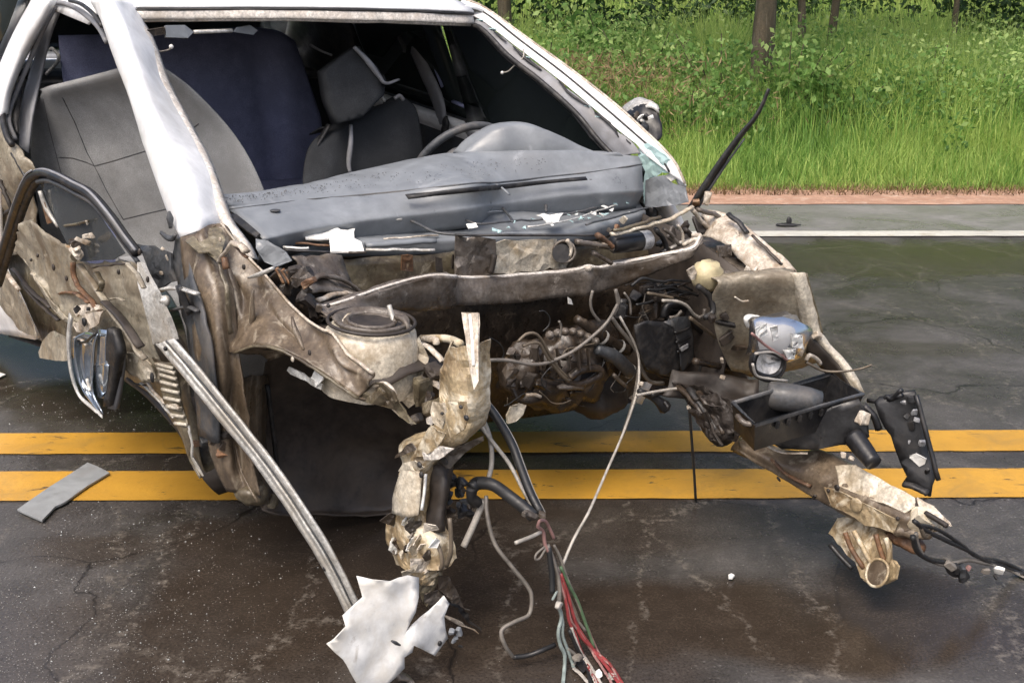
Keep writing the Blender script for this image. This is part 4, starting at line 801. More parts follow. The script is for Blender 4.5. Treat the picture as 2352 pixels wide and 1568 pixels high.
cb_ = loft('cross_beam', [off(bt_, -.035, 0, -.03), off(bt_, -.028, 0, -.002), bt_, [a.lerp(b, .1) + V((.004, 0, 0)) for a, b in zip(bt_, bb)], bm_, bb, off(bb, -.03, 0, -.004)], 'grey_steel', car, 5, 3, .003, .005, 24)
lab(cb_, 'dented grey cross beam with bright bare upper edge')
tube('beam_lip', off(bt_, -.004, 0, .002), [.0045] * 3 + [.0065] * 6, 'cream', cb_, 4, 7, .7, .0025, 30)
tube('beam_curl', P('s7', 'Y', (1880, 770, .50), (1960, 730, .52), (2010, 720, .53), (2020, 690, .535), (1960, 690, .53)), .006, 'lip', cb_, 5, 6, 1, .002, 30)
lump('beam_knuckle', at('s6', 920, 1290, 'Y', -.585), (.010, .009, .009), 'grey_steel', cb_, .5, 40, (14, 9)); lump('beam_bolt', at('s6', 970, 1280, 'Y', -.57) + V((.012, 0, .006)), (.005, .005, .005), 'rubber', cb_, .1, 20, (10, 6))
lump('beam_kink', at('s7', 1110, 965, 'Y', .27), (.009, .012, .008), 'lip', cb_, .2, 60, (14, 9))
for i in range(7): lump('beam_bracket', at('s6', 880 + i * 60 + random.uniform(-20, 20), 1330 + i * 22, 'Y', -.585 + i * .03), (.012, .012, .012), random.choice(('brown', 'dark', 'grey_steel')), cb_, .6, 50, (12, 8))
# ---- passenger side front: strut tower, apron, hinge post, wheel well
tc_ = at('r7', 1185, 690, 'Y', -.52); ax_ = (V((-.03, .03, 1))).normalized()
tw = lathe('strut_tower', tc_, ax_, [(.062, .002), (.075, .006), (.088, -.002), (.098, -.012), (.104, -.035), (.108, -.07), (.112, -.105), (.108, -.14)], 'primer', car, 60, .006, 16); lab(tw, 'cream suspension strut tower')
lathe('tower_ring', tc_ + ax_ * .008, ax_, [(.080, 0), (.084, .006), (.080, .010), (.072, .008), (.068, .0), (.062, -.004), (.058, -.002), (.054, .004), (.048, .003), (.042, -.008), (.0, -.016)], 'grey_steel', tw, 44, .002, 30)
tube('tower_seal', [tc_ + ax_ * .010 + (ax_.orthogonal().normalized() * math.cos(a) + ax_.cross(ax_.orthogonal().normalized()) * math.sin(a)) * .094 for a in np.linspace(0, 6.283, 25)], .004, 'dark', tw, 2, 7)
tube('mount_cup', [tc_ + ax_ * .012 + (ax_.orthogonal().normalized() * math.cos(a) + ax_.cross(ax_.orthogonal().normalized()) * math.sin(a)) * .052 for a in np.linspace(0, 6.283, 25)], .0045, 'grey_steel', tw, 2, 7)
lathe('cup_bore', tc_ + ax_ * .010, ax_, [(.047, 0), (.03, -.006), (.0, -.008)], 'dark', tw, 30)
for ln, r_, mt in (([(1290, 570), (1310, 640), (1330, 690)], .006, 'alu'), ([(1330, 640), (1380, 660), (1400, 720), (1330, 740)], .006, 'grey_steel')): tube('tower_clip', P('r7', 'Y', *ln, base=-.47), r_, mt, tw, 4, 6)
tf = P('r7', 'Y', (1470, 760, -.44), (1525, 880, -.43), (1500, 960, -.44), (1440, 1150, -.47), (1400, 1170, -.48), (1350, 1110, -.5), (1330, 1000, -.49), (1400, 820, -.46))
sheet('tower_skirt', tf, 'primer', tw, .003, .008, 16, .003, .03)
arT = P('r7', 'Y', (100, 175, -.765), (300, 90, -.70), (390, 205, -.675), (490, 325, -.66), (590, 430, -.65), (700, 560, -.64), (850, 695, -.63), (960, 745, -.62), (1050, 865, -.61), (1200, 975, -.60))
arM = P('r7', 'Y', (190, 420, -.765), (350, 400, -.72), (420, 500, -.70), (500, 560, -.69), (600, 650, -.68), (720, 740, -.66), (850, 820, -.645), (960, 870, -.63), (1050, 960, -.62), (1180, 1020, -.605))
arB = P('r7', 'Y', (330, 850, -.76), (390, 845, -.75), (450, 815, -.74), (530, 805, -.73), (620, 815, -.715), (730, 862, -.69), (850, 935, -.67), (950, 1000, -.65), (1040, 1060, -.635), (1110, 1110, -.62))
aj = loft('inner_wing', [arT, [a.lerp(b, .5) + V((0, -.012 * (i % 3 - .6), 0)) for i, (a, b) in enumerate(zip(arT, arM))], arM, [a.lerp(b, .55) + V((0, .008 * (i % 2), 0)) for i, (a, b) in enumerate(zip(arM, arB))], arB], 'tan', car, 7, 6, .003, .0038, 11); lab(aj, 'mud brown inner wing panel above the missing wheel')
tube('wing_edge', off(arT[1:], .003, -.002, .003), [.004, .0045, .006], 'lip', aj, 4, 6, .7, .003, 30)
fg0 = arB[1:]; fgl = [p + V((.01, .05 + .01 * i / 3, -.012)) for i, p in enumerate(fg0)]; fgm = [p + V((.004, .012, -.004)) for p in fg0]
loft('arch_flange', [fg0, fgm, fgl, off(fgl, 0, .02, -.02)], 'tan', aj, 4, 3, .003, .006, 18)
tube('arch_edge', off(fg0, .002, -.003, -.002), .005, 'khaki', aj, 4, 6, .7, .003, 30)
for (u, v) in ((430, 345), (820, 850), (720, 890)): lump('rivet', at('r7', u, v, 'Y', -.70), (.006, .003, .006), 'dark' if v != 890 else 'lip', aj, .1, 20, (10, 6))
for ln in ([(500, 480), (495, 620), (490, 780)], [(340, 500), (370, 650), (350, 830)], [(730, 640), (760, 740), (800, 830)]): tube('panel_swage', off(P('r7', 'Y', *ln, base=-.705), .0, -.006, 0), [.003, .007, .003], 'tan', aj, 4, 6, 1, .003, 20)
sheet('torn_arch_tab', P('r7', 'Y', (820, 1010, -.655), (860, 950, -.655), (910, 965, -.65), (905, 1010, -.65), (860, 1050, -.655)), 'off_white', aj, .003, .003, 40, .002, .015)
sheet('torn_arch_strip', P('r7', 'Y', (700, 930, -.67), (830, 1000, -.655), (900, 1040, -.65), (890, 1070, -.65), (800, 1020, -.66), (690, 960, -.67)), 'alu', aj, .003, .004, 40, .003, .015)
tp = P('r7', 'Y', (1200, 1030, -.59), (1260, 1030, -.585), (1320, 1075, -.58), (1345, 1130, -.575), (1400, 1210, -.56), (1450, 1270, -.55), (1400, 1260, -.56), (1300, 1180, -.58), (1180, 1140, -.6), (1100, 1130, -.61), (1120, 1090, -.61))
sheet('torn_tower_flange', tp, 'khaki', tw, .003, .010, 30, .004, .02); tube('flange_curl', P('r7', 'Y', (1195, 1050, -.585), (1250, 1035, -.58), (1300, 1060, -.575), (1335, 1110, -.57)), [.010, .008, .004], 'lip', tw, 4, 7, .6, .003, 30)
hp = [P('D', 'Y', (418, 547, -.778), (425, 640, -.79), (440, 740, -.80), (455, 850, -.80), (468, 960, -.79), (490, 1060, -.78), (520, 1125, -.76)), P('D', 'Y', (460, 532, -.755), (475, 640, -.775), (490, 740, -.785), (505, 850, -.785), (510, 960, -.775), (525, 1060, -.765), (545, 1130, -.75)), P('D', 'Y', (506, 515, -.685), (515, 640, -.74), (522, 740, -.755), (530, 850, -.755), (532, 960, -.75), (545, 1060, -.74), (572, 1135, -.73)), P('D', 'Y', (530, 560, -.67), (535, 660, -.72), (545, 760, -.735), (555, 860, -.74), (570, 960, -.735), (580, 1060, -.73), (600, 1140, -.72))]
hpo = loft('hinge_post', hp, 'tan', car, 7, 7, .004, .0055, 14); lab(hpo, 'mud stained hinge post under the white pillar')
sheet('hinge_post_face', P('n1', 'Y', (1180, 640, -.79), (1500, 490, -.70), (1560, 640, -.71), (1500, 840, -.75), (1400, 760, -.765), (1300, 760, -.78)), 'khaki', hpo, .003, .006, 22, .003, .03)
for ln, mt, r_ in (([(1390, 740), (1480, 830), (1520, 960), (1570, 1100), (1580, 1300), (1600, 1500)], 'khaki', .006), ([(1600, 670), (1520, 780), (1490, 840)], 'lip', .006), ([(1210, 780), (1310, 950), (1400, 1060)], 'khaki', .009), ([(1250, 880), (1320, 940)], 'dark', .006), ([(1620, 660), (1690, 690), (1742, 740)], 'lip', .010), ([(1640, 700), (1742, 790)], 'rust', .005), ([(1540, 800), (1560, 900)], 'rust', .008)): tube('post_seam', P('n1', 'Y', *ln, base=-.755), r_, mt, hpo, 4, 6, .6, .003, 26)
for (u, v) in ((1695, 682), (1720, 885), (1500, 635)): lump('post_hole', at('n1', u, v, 'Y', -.735), (.005, .003, .006), 'dark' if u != 1500 else 'lip', hpo, .1, 20, (10, 6))
kp = sheet('kick_panel', P('n1', 'Y', (740, 690, -.80), (900, 690, -.79), (1040, 760, -.785), (1060, 900, -.785), (1100, 1010, -.785), (940, 1080, -.80), (860, 920, -.81), (790, 760, -.81)), 'slate', car, .006, .006, 14, .003, .03)
for (u, v) in ((970, 720), (1010, 800), (960, 940)): lump('panel_clip', at('n1', u, v, 'Y', -.80), (.006, .004, .005), 'lip', kp, .3, 40, (10, 6))
loft('post_rubber_boot', [P('D', 'Y', (402, 540, -.77), (400, 600, -.775), (415, 700, -.79), (435, 800, -.80), (448, 900, -.80), (455, 1000, -.79)), P('D', 'Y', (420, 545, -.778), (440, 620, -.785), (470, 720, -.80), (490, 820, -.80), (500, 920, -.795), (505, 1020, -.785))], 'slate', car, 4, 4, .006, .008, 14)
tube('door_check_strap', P('n1', 'Y', (930, 1110, -.83), (1000, 1085, -.83), (1120, 1080, -.82), (1290, 1130, -.81)), [.010, .010, .008], 'alu', car, 5, 8, .5)
hg = lump('door_hinge', at('n1', 1170, 1190, 'Y', -.815), (.035, .02, .024), 'rubber', car, .35, 30); lathe('hinge_pin', at('n1', 990, 1195, 'Y', -.84), V((.3, -1, .2)), [(.0, .012), (.005, .011), (.006, .006), (.012, .004), (.013, -.006), (0, -.008)], 'alu', hg, 16)
tube('hinge_leaf', P('n1', 'Y', (1060, 1280, -.82), (1200, 1250, -.81), (1300, 1290, -.805)), .008, 'slate', hg, 4, 7, .5)
tube('torn_hook', P('n1', 'Y', (960, 570, -.79), (1010, 610, -.79), (1060, 625, -.785), (1090, 590, -.785)), [.005, .008, .004], 'slate', car, 4, 7); tube('trim_blade', P('n1', 'Y', (1030, 370, -.785), (1040, 440, -.785), (1045, 530, -.785)), [.003, .009, .004], 'slate', car, 4, 7, .4)
ww = P('D', 'X', (600, 850, .03), (760, 880, .04), (900, 960, .06), (950, 1010, .08)); ww2 = P('D', 'X', (600, 1000, .03), (760, 1010, .03), (900, 1050, .05), (945, 1080, .07)); ww3 = P('D', 'X', (600, 1155, .03), (760, 1165, .03), (880, 1160, .04), (935, 1150, .06))
wl_ = loft('wheel_well_liner', [off(ww, .10, 0, .10), off(ww, .03, 0, .02), off(ww2, -.05, 0, 0), off(ww3, -.01, 0, 0), off(ww3, .03, 0, -.012)], 'liner', car, 6, 6, .004, .016, 9)
loft('wheel_well_roof', [[p + V((0, .03, -.01)) for p in arB[1:]], [V((p.x - .02, p.y + .16, p.z + .02)) for p in arB[1:]], [V((p.x - .06, p.y + .30, p.z - .04)) for p in arB[1:]]], 'dark', wl_, 3, 4, .004, .01, 10)
tube('liner_crease', off(P('D', 'X', (610, 880, .05), (625, 1000, .05), (640, 1140, .05)), .01, 0, 0), .006, 'rubber', wl_, 4, 6); loft('liner_side', [P('D', 'Y', (540, 870, -.745), (530, 960, -.745), (555, 1080, -.74), (590, 1150, -.73)), P('D', 'X', (615, 860, .03), (610, 1000, .03), (615, 1080, .03), (625, 1160, .03))], 'tan', wl_, 4, 4, .004, .008, 14)
lump('sill_end', at('D', 575, 1128, 'Y', -.72), (.05, .03, .03), 'khaki', car, .4, 22)
for i in range(7): lump('sill_fragment', at('D', 600 + 30 * i, 1150 + random.uniform(-6, 8), 'Y', -.66 + .05 * i), (.018, .016, .012), random.choice(('dark', 'khaki', 'brown')), car, .6, 40, (12, 8))
for ln, r_ in (([(1475, 770), (1560, 775), (1568, 800)], .008),): tube('yellow_pipe', P('r7', 'Y', *ln, base=-.40), r_, 'lip', car, 4, 8)
tube('yellow_pipe', P('r8', 'Y', (290, 765, -.40), (470, 765, -.38), (560, 800, -.40)), .009, 'ochre', car, 4, 8)
tube('torn_brace', P('r8', 'Y', (290, 800, -.42), (360, 840, -.42), (440, 920, -.42)), [.010, .008, .008], 'lip', car, 4, 7, .5, .003, 30); tube('torn_brace', P('r8', 'Y', (320, 1040, -.43), (380, 1070, -.43), (430, 1110, -.43)), [.006, .012, .006], 'lip', car, 4, 7, .4, .003, 30)
for (u, v, r_, mt) in ((390, 1240, .02, 'khaki'), (340, 1200, .022, 'brown'), (380, 980, .02, 'dark'), (375, 1300, .009, 'off_white'), (250, 1320, .014, 'grey_steel'), (300, 1130, .022, 'khaki')): lump('crushed_bracket', at('r8', u, v, 'Y', -.46), (r_, r_, r_ * 1.2), mt, car, .5, 40, (14, 9))
# ---- torn front rail on the passenger side
wpst = sheet('white_rail_post', P('r8', 'Y', (570, 590, -.47), (682, 592, -.47), (690, 800, -.49), (692, 1060, -.515), (660, 1120, -.525), (630, 1000, -.525), (605, 830, -.505)), 'lip', car, .004, .003, 20, .002, .03); lab(wpst, 'upright splinter of cream painted rail')
tube('post_fold', P('r8', 'Y', (625, 600, -.475), (640, 760, -.495), (650, 950, -.515)), .0035, 'off_white', wpst, 4, 6)
RL = [(1032, 800, -.47), (1008, 872, -.475), (1012, 930, -.48), (985, 998, -.49), (922, 1032, -.52), (926, 1068, -.52), (914, 1140, -.53), (888, 1232, -.54), (910, 1292, -.54)]
RR = [(1090, 792, -.46), (1092, 900, -.465), (1087, 958, -.47), (1066, 1006, -.48), (996, 1062, -.50), (984, 1120, -.51), (976, 1190, -.52), (1000, 1255, -.53), (1012, 1308, -.53)]
rl_, rr_ = P('D', 'Y', *RL), P('D', 'Y', *RR)
m1 = [a.lerp(b, .33) + V((.016 * ((i * 7) % 3 - .5), -.012, 0)) for i, (a, b) in enumerate(zip(rl_, rr_))]; m2 = [a.lerp(b, .68) + V((.016 * ((i * 5) % 3 - .7), -.016, 0)) for i, (a, b) in enumerate(zip(rl_, rr_))]
rt = loft('front_rail', [off(rl_, -.03, .03, 0), rl_, m1, m2, rr_, off(rr_, -.02, .05, 0)], 'ochre', car, 7, 6, .003, .0085, 17, False); lab(rt, 'bent and torn cream front chassis rail hanging to the road')
loft('rail_face', [off(P('n4', 'Y', (420, 650, -.535), (350, 900, -.545), (340, 1040, -.55)), 0, -.012, 0), off(P('n4', 'Y', (520, 640, -.53), (480, 880, -.54), (470, 1060, -.545)), .004, -.016, 0), off(P('n4', 'Y', (620, 660, -.52), (600, 900, -.53), (580, 1060, -.535)), 0, -.012, 0)], 'primer', rt, 4, 4, .003, .003, 20)
tube('rail_bright_edge', off(P('n4', 'Y', (632, 670, -.515), (620, 830, -.52), (595, 1000, -.53)), .006, -.012, 0), .0035, 'off_white', rt, 4, 6)
ri = loft('rail_inner_box', [P('n4', 'Y', (640, 620, -.50), (640, 850, -.51), (610, 1080, -.52), (610, 1230, -.52)), P('n4', 'Y', (760, 600, -.48), (790, 800, -.49), (770, 1000, -.50), (750, 1220, -.51)), P('n4', 'Y', (850, 560, -.44), (820, 800, -.45), (790, 1000, -.46), (770, 1200, -.47))], 'dark', rt, 4, 4, .004, .006, 18)
sheet('rail_gusset', P('n4', 'Y', (640, 560, -.49), (800, 470, -.48), (950, 420, -.46), (1130, 350, -.44), (1130, 385, -.44), (950, 500, -.45), (830, 640, -.47), (700, 640, -.485)), 'grey_steel', rt, .003, .005, 24, .003, .03)
lump('rail_hole', at('n4', 770, 545, 'Y', -.49) + V((.008, -.006, 0)), (.016, .004, .009), 'rubber', rt, .15, 30, (14, 8)); lump('rail_hole', at('n4', 595, 672, 'Y', -.53) + V((.008, -.014, 0)), (.006, .004, .007), 'rubber', rt, .1, 20, (10, 6))
for i in range(16):
    u, v = random.uniform(790, 1010), random.uniform(660, 1090); lump('shredded_foam', at('n4', u, v, 'Y', -.43), (random.uniform(.006, .016), .010, random.uniform(.008, .018)), random.choice(('rubber', 'dark', 'slate', 'black')), rt, .7, 60, (12, 8))
for i in range(20):
    u, v = random.uniform(300, 700), random.uniform(1090, 1460); c = at('n4', u, v, 'Y', -.545); s = random.uniform(.010, .026); a = random.uniform(0, 6.28)
    sheet('torn_metal_flake', [c + V((random.uniform(-1, 1) * s * .6, math.cos(a + q) * s * random.uniform(.5, 1.2), math.sin(a + q) * s * random.uniform(.5, 1.2))) for q in (0, 1.2, 2.5, 3.7, 5)], random.choice(('primer', 'lip', 'grey_steel', 'brown', 'ochre', 'dark', 'off_white')), rt, .002, .006, 50, .002, .02, 1)
for ln, mt in (([(690, 1290, ), (740, 1420), (750, 1530), (730, 1568)], 'wire_tan'), ([(820, 1100), (835, 1300), (830, 1420), (790, 1540)], 'wire_tan')): tube('rail_wire', P('n4', 'Y', *ln, base=-.53), .005, mt, rt, 4, 6)

# corner of the scuttle above the inner wing
sc = sheet('scuttle_corner', P('s6', 'Y', (395, 720, -.655), (480, 730, -.64), (640, 830, -.61), (692, 900, -.60), (560, 950, -.63), (470, 905, -.645), (400, 800, -.66)), 'dash', car, .004, .003, 16, .002, .03)
for k in range(9):
    u, v = 560 + k * 24, 960 + k * 6; tube('bellows_fold', P('s6', 'Y', (u, v, -.63 + k * .004), (u + 30, v + 50, -.625 + k * .004), (u + 70, v + 130 - k * 6, -.62 + k * .004)), .006, 'dark' if k % 2 else 'rust', sc, 4, 6)
for k in range(14): lump('crushed_corner_bit', at('s6', random.uniform(560, 880), random.uniform(1000, 1270), 'Y', -.60), (random.uniform(.010, .022),) * 3, random.choice(('dark', 'brown', 'rust', 'dark')), sc, .5, 40)
tube('corner_peg', P('s6', 'Y', (335, 1040, -.69), (430, 1010, -.68), (540, 960, -.66)), [.005, .008, .006], 'alu', sc, 4, 8, .7)
loft('scuttle_wall', [P('s6', 'X', (690, 860, .10), (860, 870, .06), (1100, 860, .04)), P('s6', 'X', (800, 1040, .14), (950, 1010, .10), (1180, 1100, .08)), P('s6', 'X', (860, 1180, .18), (1000, 1150, .16), (1280, 1190, .14))], 'grey_steel', car, 4, 4, .004, .010, 20)
tube('wall_fold', P('s6', 'X', (820, 1100, .16), (900, 1030, .14), (1000, 1030, .13), (1120, 1070, .12), (1270, 1165, .12)), [.006, .012, .010, .006], 'grey_steel', car, 5, 7, .6, .004, 30)
tube('wall_fold', P('s6', 'X', (900, 1230, .22), (1010, 1190, .2), (1120, 1170, .18), (1210, 1180, .17)), .009, 'lip', car, 5, 7, .6, .004, 30)
loft('bay_inner_side', [[V((-.15, .62, .88)), V((.1, .62, .88)), V((.42, .60, .84))], [V((-.15, .62, .6)), V((.1, .62, .6)), V((.42, .60, .6))], [V((-.15, .6, .34)), V((.1, .58, .40)), V((.42, .56, .46))]], 'dark', car, 4, 4, .005, .014, 12)

sb = [P('D', 'Y', (-40, 560, -.80), (60, 600, -.79), (180, 660, -.78), (300, 720, -.77), (400, 790, -.765), (440, 880, -.76)), P('D', 'Y', (-40, 660, -.81), (60, 690, -.80), (180, 755, -.79), (290, 810, -.78), (380, 870, -.775), (450, 960, -.77)), P('D', 'Y', (-40, 745, -.80), (60, 765, -.79), (180, 820, -.78), (290, 868, -.77), (365, 925, -.765), (470, 1080, -.76))]
sb_ = loft('sill_panel', [off(sb[0], 0, .02, .01)] + sb + [off(sb[2], -.02, .06, -.005)], 'khaki', car, 5, 5, .004, .010, 13); lab(sb_, 'muddy sill panel behind the crushed door')
# ---- white torn wing skin at the foot of the rail, and the long sill strip
WSX = .80
sk = sheet('torn_wing_skin', P('s3', 'X', (270, 1018, .74), (360, 1042, .76), (450, 1046, .77), (540, 1012, .76), (590, 1028, .75), (590, 1130, .78), (570, 1210, .79), (522, 1318, .79), (600, 1240, .78), (690, 1150, .77), (722, 1118, .77), (748, 1158, .77), (722, 1225, .78), (735, 1280, .78), (748, 1330, .78), (682, 1422, .79), (640, 1408, .79), (572, 1378, .80), (566, 1410, .80), (528, 1436, .80), (525, 1490, .80), (440, 1562, .80), (400, 1640, .79), (320, 1640, .79), (200, 1450, .79), (120, 1374, .78), (150, 1350, .78), (212, 1282, .78), (196, 1222, .77), (300, 1130, .76)), 'scuffed', car, .003, .009, 7, .0025, .02, 2, True); lab(sk, 'bright white torn sheet of wing skin on the road')
lump('skin_hole', at('s3', 705, 1363, 'X', .792), (.004, .005, .006), 'rubber', sk, .1, 20, (10, 6)); tube('skin_crease', P('s3', 'X', (455, 1350, .80), (500, 1372, .80)), [.002, .004, .002], 'slate', sk, 4, 6)
for pl, mt in (([(605, 1040), (700, 1020), (640, 1180), (610, 1150)], 'khaki'), ([(690, 1010), (760, 1020), (830, 1180), (860, 1195), (770, 1150), (700, 1080)], 'grey_steel'), ([(740, 1135), (800, 1160), (920, 1300), (830, 1230)], 'rubber'), ([(720, 1215), (790, 1235), (912, 1308), (800, 1265)], 'lip'), ([(620, 1100), (690, 1090), (730, 1125), (650, 1180)], 'grey_steel'), ([(640, 930), (680, 950), (640, 1010), (560, 1000), (540, 930)], 'lip'), ([(500, 1000), (590, 960), (580, 1040), (520, 1040)], 'primer'), ([(700, 870), (725, 960), (720, 1010), (680, 1010)], 'khaki'), ([(560, 1000), (700, 985), (690, 1060), (600, 1060)], 'ochre')):
    sheet('torn_metal_flake', P('s3', 'X', *pl, base=.70), mt, car, .0025, .008, 40, .003, .02)
tube('strip_tail', P('s3', 'X', (480, 1530, .78), (540, 1545, .78), (600, 1640, .78)), .016, 'grey_steel', sk, 4, 8, .4)
for i in range(6): lump('plastic_crumb', at('s3', 790 + random.uniform(-25, 25), 1340 + random.uniform(-40, 40), 'X', .80), (.006, .006, .006), random.choice(('dash', 'rubber')), sk, .5, 50, (10, 6))
SL = P('D', 'Y', (357, 790, -.87), (410, 850, -.85), (480, 937, -.815), (600, 1085, -.75), (700, 1235, -.70), (760, 1340, -.665), (800, 1420, -.64))
SR = P('D', 'Y', (398, 778, -.865), (440, 825, -.845), (505, 905, -.81), (634, 1068, -.745), (738, 1222, -.695), (795, 1325, -.66), (832, 1402, -.635))
def sl_row(t, d): return [a.lerp(b, t) + V((d, -d * .5, d * .3)) for a, b in zip(SL, SR)]
st = loft('sill_strip', [sl_row(0, -.012), sl_row(0, 0), sl_row(.16, .006), sl_row(.30, -.001), sl_row(.42, .007), sl_row(.52, .006), sl_row(.58, -.006), sl_row(.66, -.005), sl_row(.74, .006), sl_row(.9, .005), sl_row(1, 0), sl_row(1, -.012)], 'alu', car, 5, 2, .002, .002, 14); lab(st, 'long pale ribbed metal strip hanging from the door')
tube('strip_groove', sl_row(.61, -.001), .0032, 'slate', st, 5, 6)
for (u, v) in ((383, 800), (747, 1302)): lump('strip_hole', at('D', u, v, 'Y', -.865 if u < 500 else -.672) + V((.010, -.006, .004)), (.005, .005, .006), 'rubber', st, .1, 20, (10, 6))
# ---- crushed passenger door, its mirror
dr = P('D', 'Y', (40, 580, -.945), (55, 505, -.95)); 
pn_rows = [P('r5', 'Y', (120, 560, -.955), (180, 470, -.955), (320, 560, -.94), (470, 660, -.92), (560, 760, -.90), (760, 760, -.875), (945, 755, -.86)),
           P('r5', 'Y', (105, 645, -.95), (200, 690, -.94), (330, 780, -.925), (450, 830, -.91), (560, 900, -.895), (760, 900, -.875), (975, 880, -.855)),
           P('r5', 'Y', (160, 760, -.945), (250, 860, -.935), (350, 950, -.92), (450, 1010, -.91), (600, 1060, -.89), (800, 1050, -.87), (1010, 1080, -.85)),
           P('r5', 'Y', (230, 870, -.94), (330, 990, -.93), (400, 1080, -.915), (480, 1160, -.905), (640, 1200, -.885), (830, 1220, -.865), (1060, 1260, -.845)),
           P('r6', 'Y', (400, 80, -.92), (480, 140, -.91), (620, 200, -.90), (780, 240, -.88), (860, 330, -.87), (960, 340, -.855), (1080, 330, -.84)),
           P('r6', 'Y', (800, 260, -.885), (840, 330, -.88), (870, 420, -.875), (890, 480, -.87), (960, 530, -.86), (1060, 540, -.84), (1150, 560, -.825))]
pn = loft('passenger_door', pn_rows, 'beige', car, 7, 7, .003, .011, 19); lab(pn, 'crushed passenger door stripped of its skin, showing its bare inner panel')
fo = P('r5', 'Y', (-40, 900, -.96), (0, 770, -.96), (60, 570, -.96), (130, 355, -.96), (200, 200, -.955), (250, 155, -.95), (310, 142, -.945), (400, 172, -.935), (510, 230, -.92), (625, 295, -.905), (760, 450, -.885), (860, 590, -.87), (945, 700, -.86))
wf = tube('window_frame', fo, .014, 'black', pn, 4, 8, .8); lab(wf, 'black window frame of the crushed door')
tube('frame_highlight', off(fo[4:], .008, -.006, .010), .0035, 'trim', wf, 4, 6); tube('frame_inner_seal', [p + V((.004, 0, -.02)) for p in fo[5:]], .006, 'slate', wf, 4, 6); tube('frame_inner_seal', [p + V((.01, .012, -.004)) for p in fo[:6]], .012, 'rubber', wf, 4, 6); tube('frame_edge_line', [p + V((.006, -.012, .012)) for p in fo[:6]], .003, 'trim', wf, 4, 6)
sheet('window_glass', P('r5', 'Y', (275, 205, -.935), (400, 205, -.925), (520, 270, -.912), (620, 345, -.90), (740, 520, -.885), (860, 700, -.872), (780, 745, -.88), (560, 755, -.905), (470, 640, -.915), (400, 500, -.925), (330, 330, -.93)), 'doorglass', pn, .004, .001, 8, .001, .05)
tube('window_divider', P('r5', 'Y', (275, 270, -.945), (320, 390, -.935), (400, 520, -.92)), [.006, .007, .004], 'alu', pn, 4, 6); sheet('divider_gap', P('r5', 'Y', (275, 300, -.94), (300, 330, -.94), (360, 490, -.928), (330, 500, -.932)), 'rust', pn, .004, .003, 30, .002, .03, 0)
for ln, r_, mt in (([(180, 475), (300, 560), (440, 640)], .008, 'beige'), ([(200, 520), (330, 600), (460, 670)], .007, 'khaki'), ([(600, 770), (720, 930), (850, 1120), (960, 1270), (1060, 1420)], .009, 'beige'), ([(560, 760), (570, 860), (620, 950), (760, 1100)], .007, 'rust'), ([(820, 1010), (870, 1000), (910, 1020)], .006, 'beige'), ([(720, 830), (760, 900), (740, 960)], .008, 'khaki'), ([(200, 900), (330, 1050), (460, 1150)], .007, 'dark'), ([(140, 800), (250, 940), (400, 1060)], .008, 'dark'), ([(470, 970), (560, 960), (680, 1030)], .010, 'rust'), ([(780, 1020), (930, 1180), (1030, 1330)], .011, 'dark'), ([(950, 760), (1000, 830), (1060, 930)], .006, 'beige'), ([(700, 790), (860, 770), (940, 760)], .006, 'dark')): tube('door_brace', off(P('r5', 'Y', *ln, base=-.895), .0, -.02, 0), r_, mt, pn, 4, 6, .35, .005, 24)
for i in range(9): lump('crushed_latch', at('r5', random.uniform(460, 620), random.uniform(580, 720), 'Y', -.925), (random.uniform(.006, .016), .010, random.uniform(.008, .014)), random.choice(('khaki', 'rust', 'brown', 'lip', 'dark')), pn, .6, 50, (12, 8))
for (u, v, r_) in ((290, 705, .005), (400, 785, .008), (490, 860, .006), (850, 815, .006), (245, 735, .004)): lump('panel_hole', at('r5', u, v, 'Y', -.93 if u < 600 else -.885) + V((.01, -.014, 0)), (r_, .004, r_ * 1.2), 'dark', pn, .1, 20, (10, 6))
lump('rubbed_spot', at('r5', 600, 490, 'Y', -.91), (.012, .005, .010), 'lip', pn, .5, 50, (12, 8)); tube('rubbed_streak', P('r5', 'Y', (450, 510, -.92), (520, 500, -.915), (600, 480, -.91)), .006, 'khaki', pn, 4, 6, .6)
de = sheet('door_front_edge', P('r5', 'Y', (955, 760, -.865), (985, 770, -.86), (1030, 860, -.855), (1090, 970, -.85), (1170, 1140, -.84), (1215, 1290, -.835), (1070, 1320, -.85), (1040, 1200, -.86), (985, 1010, -.87), (955, 900, -.87)), 'alu', pn, .01, .003, 14, .002, .03); lab(de, 'pale flat front edge of the crushed door')
for (u, v) in ((1018, 880), (962, 690)): lump('edge_hole', at('r5', u, v, 'Y', -.875), (.005, .004, .008), 'dark', de, .1, 20, (10, 6))
zs = P('r6', 'Y', (1050, 370, -.845), (1090, 440, -.84), (1110, 560, -.835), (1150, 700, -.83), (1220, 840, -.82), (1270, 980, -.815), (1310, 1070, -.81), (1370, 1170, -.80)); zr = P('r6', 'Y', (1190, 400, -.825), (1220, 480, -.82), (1240, 590, -.818), (1260, 720, -.815), (1310, 850, -.81), (1320, 980, -.81), (1330, 1060, -.805), (1395, 1190, -.80))
zz = loft('ribbed_door_edge', [zs, [a.lerp(b, .5) + V((.012, -.006, 0)) for a, b in zip(zs, zr)], zr], 'khaki', pn, 5, 4, .004, .004, 24)
for k in range(9): t = .06 + k * .06; i = int(t * 7); a = zs[i].lerp(zs[i + 1], t * 7 - i); b = zr[i].lerp(zr[i + 1], t * 7 - i); tube('rib', off([a.lerp(b, .1), a.lerp(b, .5) + V((.008, -.004, .004)), b], .008, -.006, 0), .0045, 'primer', zz, 3, 6)
